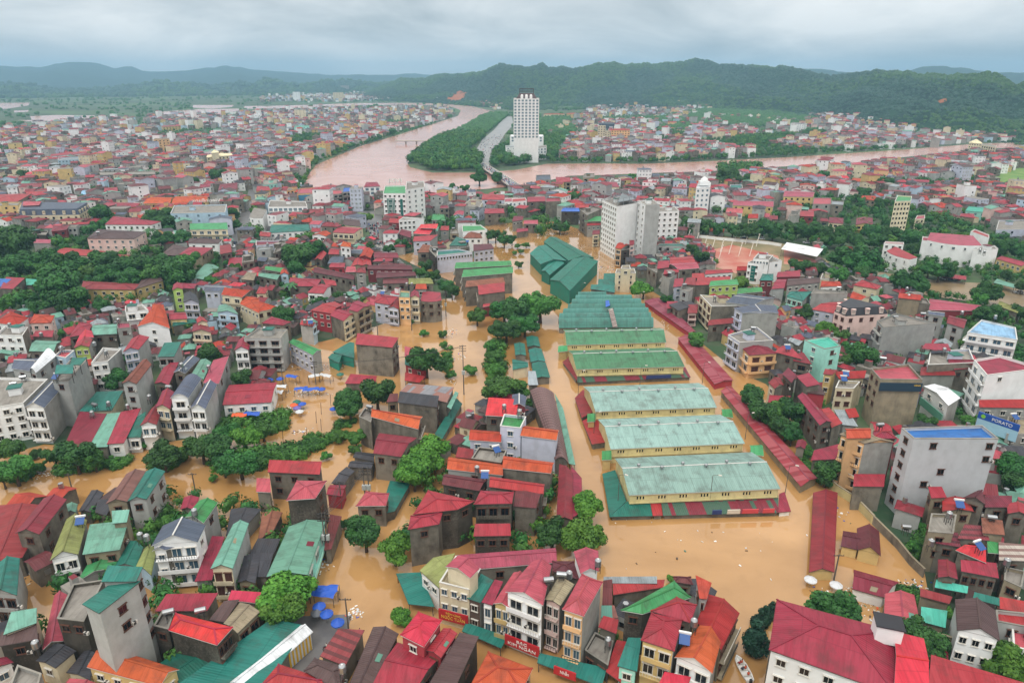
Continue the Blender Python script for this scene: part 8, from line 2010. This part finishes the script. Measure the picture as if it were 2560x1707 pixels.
for y in (-1.6, -.3, 1.0): m = MB(); m.box((-.75, y - .15, .3), (.75, y + .15, .36)); link('thwart', m.mesh('thwart', [RAIL]), bt)
m = MB(); m.box((-.2, -3.3, -.3), (.2, -2.92, .95)); link('outboard_motor', m.mesh('outboard_motor', [DARKP]), bt)
for i, (x, y, c, l) in enumerate([(.25, -1.6, 'orange', 'person in an orange vest seated at the stern of the boat'), (-.3, -.4, 'navy', 'person in navy seated amid the boat, left side'), (.35, -.2, 'orange', 'person in an orange vest seated amid the boat, right side'), (-.2, .95, 'red', 'person in red seated near the bow of the boat'), (.3, 1.15, 'orange', 'person in an orange vest seated near the bow of the boat')]):
    person(l, (41.8 + x * math.cos(.12) - y * math.sin(.12), 93.8 + x * math.sin(.12) + y * math.cos(.12), -.02), 2.9 + .3 * i, c, True)
MX = lambda u, v: (u, v)
def bike_parts():
    w = MB()
    for y in (-.62, .62):
        n = 12
        for k in range(n):
            a0, a1 = 6.2832 * k / n, 6.2832 * (k + 1) / n; p = lambda a, x, r: (x, y + r * math.cos(a), .3 + r * math.sin(a))
            for (x0, r0, x1, r1) in ((-.06, .3, .06, .3), (.06, .2, -.06, .2), (.06, .3, .06, .2), (-.06, .2, -.06, .3)): w.poly([p(a0, x0, r0), p(a1, x0, r0), p(a1, x1, r1), p(a0, x1, r1)])
    b = MB(); b.bar((0, -.62, .3), (0, -.45, .95), .1, .1); b.bar((0, -.45, .85), (0, .1, .45), .22, .16); b.bar((0, .05, .5), (0, .75, .72), .26, .24); b.bar((-.33, -.42, 1.0), (.33, -.42, 1.0), .05, .05); b.box((-.14, -.6, .6), (.14, -.45, .95))
    s = MB(); s.box((-.14, .0, .72), (.14, .8, .82)); return w.mesh('wheels', [BARS]), b.mesh('frame', [plain('bike_paint', '7a2a2c', .35)]), s.mesh('saddle', [DARKP])
for x, y, rz, l, pc in BIKES if 'BIKES' in globals() else [(-30.5, 99.3, .5, 'motorbike on the wet road under the nearest blue parasol', 'teal'), (-27.6, 94.6, .9, 'motorbike on the wet road beside the maroon ribbed roof', 'navy'), (-34.6, 98.6, 2.2, 'motorbike parked by the leafy street tree', 'white')]:
    r = thing('motorbike', l, 'motorbike', (x, y, .05), 'motorbikes on the wet road', rz)
    for n_, me in zip(('wheels', 'frame', 'saddle'), cached('bike', bike_parts)): link(n_, me, r)
    person('person in %s sitting on the %s' % (pc, l), (x + .12 * math.sin(-rz), y + .35 * math.cos(rz), .3), rz, pc, True)
for x, y, rz, c, l in [(-33.2, 101.6, .3, 'white', 'person in white standing under the blue parasols'), (-29.2, 101.9, 2.0, 'pink', 'person in pink standing beside the nearest blue parasol'), (-31.9, 97.2, 4, 'orange', 'person in orange at the end of the striped market tent'), (-35.4, 91.3, 1, 'white', 'person in white walking beside the yellow striped curtains')]: person(l, (x, y, .05), rz, c)
def car_parts(hexc):
    P_ = plain('car_' + hexc, hexc, .25); b = MB(); side = [(-2.1, .35), (2.1, .35), (2.15, .8), (1.1, .95), (-1.9, .98), (-2.12, .75)]
    for s in (-.85, .85): b.poly([(s, y, z) for y, z in (side if s > 0 else side[::-1])])
    for i in range(len(side)):
        (y0, z0), (y1, z1) = side[i], side[(i + 1) % len(side)]; b.poly([(-.85, y0, z0), (.85, y0, z0), (.85, y1, z1), (-.85, y1, z1)][::-1])
    c = MB(); c.prism([(-.65, -1.4, 1.5), (.65, -1.4, 1.5), (.65, .3, 1.5), (-.65, .3, 1.5)], .05)
    g = MB(); lo_ = [(-.8, -1.85, .97), (.8, -1.85, .97), (.8, 1.05, .95), (-.8, 1.05, .95)]; hi_ = [(-.65, -1.4, 1.45), (.65, -1.4, 1.45), (.65, .3, 1.45), (-.65, .3, 1.45)]
    for i in range(4): j = (i + 1) % 4; g.poly([lo_[i], lo_[j], hi_[j], hi_[i]])
    w = MB(); w.lathe([(.32, -.1), (.32, .1)], 12); return b.mesh('body', [P_]), c.mesh('car_roof', [P_]), g.mesh('windows', [PANE]), cached('wheel', lambda: w.mesh('wheel', [BARS]))
def car(x, y, rz, hexc, l):
    r = thing('parked_car', l, 'car', (x, y, .06), 'cars parked in the streets', rz); b, c, g, w = cached(('car', hexc), lambda: car_parts(hexc)); link('body', b, r); link('car_roof', c, r); link('windows', g, r)
    for sx_ in (-.8, .8):
        for y_ in (-1.3, 1.3): o = link('wheel', w, r, (sx_, y_, .32)); o.rotation_euler = (0, math.pi / 2, 0)
car(204.2, 363.7, 0.9, 'c9ccd0', 'white car in the yard beside the curved white annex')
car(206.7, 370.6, 0.9, '7a2a2c', 'dark red car in the yard beside the curved white annex')
car(227.8, 348.0, 0.1, 'c9ccd0', 'white car under the red carport, left')
car(230.3, 347.4, 0.1, '3a4a6a', 'blue car under the red carport, middle')
car(233.6, 346.5, 0.1, '8a2a2c', 'red car under the red carport, right')
car(250.5, 323.3, 1.2, 'b9bdc0', 'silver car at the far end of the muddy yard')
car(124.0, 454.6, 1.3, '2f7f86', 'teal car under the avenue trees')
car(130.3, 448.0, 1.3, '3a3c40', 'black car under the avenue trees, left')
car(152.5, 444.7, 1.3, '3a3c40', 'black car under the avenue trees, middle')
car(164.1, 443.1, 1.3, 'b9bdc0', 'silver car under the avenue trees, right')
car(189.1, 432.1, 1.3, 'c9ccd0', 'white car behind the long grandstand canopy')
car(-174.3, 421.6, 0.15, 'c9ccd0', 'white car nearest the viewer on the busy street')
car(-177.7, 431.5, 0.15, '3a4a6a', 'blue car on the near end of the busy street')
car(-209.3, 519.6, 0.35, 'c9ccd0', 'white car halfway along the busy street')
car(-213.0, 535.1, 0.35, 'b9bdc0', 'silver car halfway along the busy street')
car(-217.3, 551.6, 0.35, '3a3c40', 'black car halfway along the busy street')
car(-227.8, 591.9, 0.3, 'c9ccd0', 'white car at the far end of the busy street')
car(-89.4, 462.2, 0.2, 'c9ccd0', 'white car in the crowded wet street below the white tower')
# ------------------------------------------------------------------ walls, light masts, mast on the hill
def wall_run(label, pts, h, th, mat, cat='wall', name='garden_wall'):
    r = thing(name, label, cat, (*pts[0], 0)); m = MB(); c = MB()
    for p, q in zip(pts, pts[1:]):
        a, b = Vector((p[0] - pts[0][0], p[1] - pts[0][1], 0)), Vector((q[0] - pts[0][0], q[1] - pts[0][1], 0))
        m.bar(a + Vector((0, 0, h / 2 - .3)), b + Vector((0, 0, h / 2 - .3)), th, h + .6); c.bar(a + Vector((0, 0, h + .07)), b + Vector((0, 0, h + .07)), th + .16, .14)
    link('wall', m.mesh('wall', [mat]), r); link('coping', c.mesh('coping', [wall_mat('tan')]), r)
VINES=[((-73.5,166.1),(-66.1,167.9),2.2,60),((-66.1,167.9),(-60.1,171.5),2.0,60),((-60.1,171.5),(-53.2,176.8),1.5,50),((-58.2,172.7),(-60.0,180.4),1.0,25),((-54.0,185.2),(-49.3,188.4),1.3,30),((-53.8,179.1),(-49.9,179.1),1.3,30),((-77.1,181.8),(-72.2,185.9),2.0,45),((-80.5,191.6),(-73.1,193.1),1.6,40),((-98.2,164.4),(-92.6,163.2),1.6,40),((-79.5,162.1),(-71.8,166.7),2.2,70),((-134.9,156.7),(-130.1,158.3),1.5,40),((-122.7,160.4),(-112.4,162.7),1.6,60),((-109.1,162.7),(-107.3,164.4),1.3,25),((-87.5,183.1),(-82.3,191.6),2.0,50),((88.2,122.3),(102.3,140.7),1.2,40),((82.8,109.7),(86.9,107.6),1.2,30),((79.6,114.1),(83.5,113.4),1.0,25),((-6.1,254.4),(-5.8,222.5),2.0,80),((-25.4,250.9),(-23.7,222.5),1.2,30),((80.1,166.7),(81.0,159.4),1.4,30),((82.6,156.1),(87.2,157.2),1.6,40),((17.8,101.9),(19.6,98.4),1.0,25),((-83.6,136.8),(-82.6,140.3),1.4,30),((-79.9,132.2),(-84.7,133.8),1.0,20)]
RUBBISH=[(71.5,112.5,1.6,1.4,40),(70.7,108.5,2.2,2.2,60),(84.7,115.1,1.6,1.2,45),(80.3,141.2,2,2,14),(64.8,114.1,1.5,1,10),(-69.6,209.9,3.0,1.6,80),(-71.1,197.7,2.4,1.6,70),(-71.9,231.4,5,1.5,70),(-64.2,182.5,1.6,1,30),(-19.7,243.0,1.2,2.5,30),(-20.6,217.9,0.8,2,14),(-25.5,267.9,1.8,3,40),(50.5,370.6,4.5,5,150),(28.2,459.7,4,3,60),(64.6,298.0,0.8,3,20),(65.8,277.3,0.8,4,20),(43.4,417.2,1.5,6,40),(-31.6,107.6,1,1,40),(-41.7,121.6,1.2,2,40),(33.7,135.5,6,5,8),(52.4,129.0,7,6,10),(-103.3,120.1,2,1.6,40),(-127.0,158.8,3,1,50),(-17.6,172.1,1,0.6,8),(41.9,127.1,10,8,10)]
wall_run('cream garden wall along the flood below the tall grey block', [(82.0, 157.7), (83.4, 150.0), (85.7, 144.7), (86.4, 136.8)], 2.4, .3, wall_mat('halls'))
wall_run('dark wall along the flood edge at the right', [(86.4, 136.8), (87.0, 131.8), (87.5, 127.9), (87.4, 122.3), (88.0, 118.1)], 2.2, .3, wall_mat('dgrey'))
wall_run('tan roof parapet wall beside the white institution', [(78.1, 98.4), (81.5, 96.6), (85.7, 93.6), (90.1, 91.0)], 4.2, .3, wall_mat('tan'))
wall_run('low white wall at the edge of the sports ground', [(114.5, 454.6), (135.7, 441.5), (163.5, 429.0), (169.7, 423.0)], 2.0, .3, wall_mat('white'))
r = thing('floodlight_mast', 'pale leaning floodlight mast on the sports ground, first from the left', 'mast', (112.8, 435.2, 0), 'floodlight masts of the sports ground'); m = MB(); m.bar((0, 0, 0), (3.2, 5.5, 6.5), .28, .28); link('shaft', m.mesh('shaft', [RAIL]), r); m = MB(); m.box((2.8, 5.1, 6.4), (3.6, 5.9, 6.8)); link('lamp_head', m.mesh('lamp_head', [RAIL]), r)
r = thing('floodlight_mast', 'pale leaning floodlight mast on the sports ground, second from the left', 'mast', (116.1, 426.0, 0), 'floodlight masts of the sports ground'); m = MB(); m.bar((0, 0, 0), (3.2, 5.5, 6.5), .28, .28); link('shaft', m.mesh('shaft', [RAIL]), r); m = MB(); m.box((2.8, 5.1, 6.4), (3.6, 5.9, 6.8)); link('lamp_head', m.mesh('lamp_head', [RAIL]), r)
r = thing('floodlight_mast', 'pale leaning floodlight mast on the sports ground, third from the left', 'mast', (119.7, 418.6, 0), 'floodlight masts of the sports ground'); m = MB(); m.bar((0, 0, 0), (3.2, 5.5, 6.5), .28, .28); link('shaft', m.mesh('shaft', [RAIL]), r); m = MB(); m.box((2.8, 5.1, 6.4), (3.6, 5.9, 6.8)); link('lamp_head', m.mesh('lamp_head', [RAIL]), r)
r = thing('floodlight_mast', 'pale leaning floodlight mast on the sports ground, fourth from the left', 'mast', (113.6, 395.2, 0), 'floodlight masts of the sports ground'); m = MB(); m.bar((0, 0, 0), (3.2, 5.5, 6.5), .28, .28); link('shaft', m.mesh('shaft', [RAIL]), r); m = MB(); m.box((2.8, 5.1, 6.4), (3.6, 5.9, 6.8)); link('lamp_head', m.mesh('lamp_head', [RAIL]), r)
r = thing('floodlight_mast', 'pale leaning floodlight mast on the sports ground, fifth from the left', 'mast', (122.6, 411.5, 0), 'floodlight masts of the sports ground'); m = MB(); m.bar((0, 0, 0), (3.2, 5.5, 6.5), .28, .28); link('shaft', m.mesh('shaft', [RAIL]), r); m = MB(); m.box((2.8, 5.1, 6.4), (3.6, 5.9, 6.8)); link('lamp_head', m.mesh('lamp_head', [RAIL]), r)
r = thing('floodlight_mast', 'pale leaning floodlight mast on the sports ground, sixth from the left', 'mast', (121.9, 392.6, 0), 'floodlight masts of the sports ground'); m = MB(); m.bar((0, 0, 0), (3.2, 5.5, 6.5), .28, .28); link('shaft', m.mesh('shaft', [RAIL]), r); m = MB(); m.box((2.8, 5.1, 6.4), (3.6, 5.9, 6.8)); link('lamp_head', m.mesh('lamp_head', [RAIL]), r)
r = thing('floodlight_mast', 'pale leaning floodlight mast on the sports ground, seventh from the left', 'mast', (127.1, 408.7, 0), 'floodlight masts of the sports ground'); m = MB(); m.bar((0, 0, 0), (3.2, 5.5, 6.5), .28, .28); link('shaft', m.mesh('shaft', [RAIL]), r); m = MB(); m.box((2.8, 5.1, 6.4), (3.6, 5.9, 6.8)); link('lamp_head', m.mesh('lamp_head', [RAIL]), r)
r = thing('floodlight_mast', 'pale leaning floodlight mast on the sports ground, eighth from the left', 'mast', (130.8, 403.2, 0), 'floodlight masts of the sports ground'); m = MB(); m.bar((0, 0, 0), (3.2, 5.5, 6.5), .28, .28); link('shaft', m.mesh('shaft', [RAIL]), r); m = MB(); m.box((2.8, 5.1, 6.4), (3.6, 5.9, 6.8)); link('lamp_head', m.mesh('lamp_head', [RAIL]), r)
r = thing('floodlight_mast', 'pale leaning floodlight mast on the sports ground, ninth from the left', 'mast', (144.8, 438.3, 0), 'floodlight masts of the sports ground'); m = MB(); m.bar((0, 0, 0), (3.2, 5.5, 6.5), .28, .28); link('shaft', m.mesh('shaft', [RAIL]), r); m = MB(); m.box((2.8, 5.1, 6.4), (3.6, 5.9, 6.8)); link('lamp_head', m.mesh('lamp_head', [RAIL]), r)
r = thing('floodlight_mast', 'pale leaning floodlight mast on the sports ground, tenth from the left', 'mast', (135.5, 399.2, 0), 'floodlight masts of the sports ground'); m = MB(); m.bar((0, 0, 0), (3.2, 5.5, 6.5), .28, .28); link('shaft', m.mesh('shaft', [RAIL]), r); m = MB(); m.box((2.8, 5.1, 6.4), (3.6, 5.9, 6.8)); link('lamp_head', m.mesh('lamp_head', [RAIL]), r)
r = thing('floodlight_mast', 'pale leaning floodlight mast on the sports ground, eleventh from the left', 'mast', (148.9, 429.0, 0), 'floodlight masts of the sports ground'); m = MB(); m.bar((0, 0, 0), (3.2, 5.5, 6.5), .28, .28); link('shaft', m.mesh('shaft', [RAIL]), r); m = MB(); m.box((2.8, 5.1, 6.4), (3.6, 5.9, 6.8)); link('lamp_head', m.mesh('lamp_head', [RAIL]), r)
r = thing('floodlight_mast', 'pale leaning floodlight mast on the sports ground, twelfth from the left', 'mast', (141.6, 397.9, 0), 'floodlight masts of the sports ground'); m = MB(); m.bar((0, 0, 0), (3.2, 5.5, 6.5), .28, .28); link('shaft', m.mesh('shaft', [RAIL]), r); m = MB(); m.box((2.8, 5.1, 6.4), (3.6, 5.9, 6.8)); link('lamp_head', m.mesh('lamp_head', [RAIL]), r)
r = thing('floodlight_mast', 'pale leaning floodlight mast on the sports ground, thirteenth from the left', 'mast', (153.9, 423.0, 0), 'floodlight masts of the sports ground'); m = MB(); m.bar((0, 0, 0), (3.2, 5.5, 6.5), .28, .28); link('shaft', m.mesh('shaft', [RAIL]), r); m = MB(); m.box((2.8, 5.1, 6.4), (3.6, 5.9, 6.8)); link('lamp_head', m.mesh('lamp_head', [RAIL]), r)
# ------------------------------------------------------------------ loose vegetation on the drowned bank, floating rubbish
BK = []
for (p, q, w_, n_) in VINES:
    for _ in range(n_):
        t_ = R2.random(); r = R2.uniform(.5, 1.3) * w_; BK.append((p[0] + (q[0] - p[0]) * t_ + R2.gauss(0, w_ * .8), p[1] + (q[1] - p[1]) * t_ + R2.gauss(0, w_ * .8), r * .35, r))
blob_cloud('creepers', BK, PL, LEAF['m'], 'bright green creepers smothering the drowned bank')
dm = MB(); DM = [WHITE, CLOTH['w'], CLOTH['u'], CLOTH['o'], RAIL, CLOTH['t'], BARK]
for (x, y, sx_, sy_, n_) in RUBBISH:
    for _ in range(n_):
        px_, py_ = x + R2.gauss(0, sx_), y + R2.gauss(0, sy_); s = R2.uniform(.08, .32); a = R2.uniform(0, 3.14); d = Vector((math.cos(a), math.sin(a), 0)) * s
        dm.bar(Vector((px_, py_, .03)) - d, Vector((px_, py_, .05)) + d, s * R2.uniform(.5, 1.4), R2.uniform(.06, .22), R2.choices(range(7), (9, 6, 2, 1, 5, 1, 3))[0])
tag(link('floating_rubbish', dm.mesh('floating_rubbish', DM)), 'white and blue rubbish drifting on the flood in patches', kind='stuff')

cm = MB()
for (x0, y0, x1, y1, w_, n_) in CROWDS:
    for _ in range(n_):
        t_ = R2.random(); x, y = x0 + (x1 - x0) * t_ + R2.uniform(-w_, w_), y0 + (y1 - y0) * t_ + R2.uniform(-w_, w_); z = .06 if y < 545 or y > 850 else 3.65; c_ = R2.randrange(7); cm.box((x - .25, y - .25, z), (x + .25, y + .25, z + 1.1), c_); cm.box((x - .13, y - .13, z + 1.1), (x + .13, y + .13, z + 1.6), 6 if R2.random() < .5 else 0)
        if R2.random() < .4: cm.box((x - .3, y - 1, z), (x + .3, y + .9, z + .8), 6)
tag(link('crowd', cm.mesh('crowd', [WHITE, CLOTH['u'], SH['red'], SH['teal'], CLOTH['w'], SH['pink'], DARKP])), 'distant crowd with motorbikes on the bridge, the boulevard and the wet street', kind='stuff')

# ------------------------------------------------------------------ haze: one closed box of even air
def haze(dens, col):
    b = MB(); b.box((-GR - 20, -80, -5.0), (GR + 20, 13020, 330)); m = bpy.data.materials.new('haze'); m.use_nodes = True; t = m.node_tree; t.nodes.clear()
    o = t.nodes.new('ShaderNodeOutputMaterial'); v = t.nodes.new('ShaderNodeVolumePrincipled'); v.inputs['Density'].default_value = dens; v.inputs['Color'].default_value = col; v.inputs['Anisotropy'].default_value = 0
    t.links.new(v.outputs[0], o.inputs['Volume']); tag(link('haze', b.mesh('haze', [m])), 'pale blue rain haze', kind='stuff')
haze(.000125, (.44, .75, 1.0, 1))
print('windows', NWIN[0], 'fillers', nf, 'trees', len(near_), len(far_))
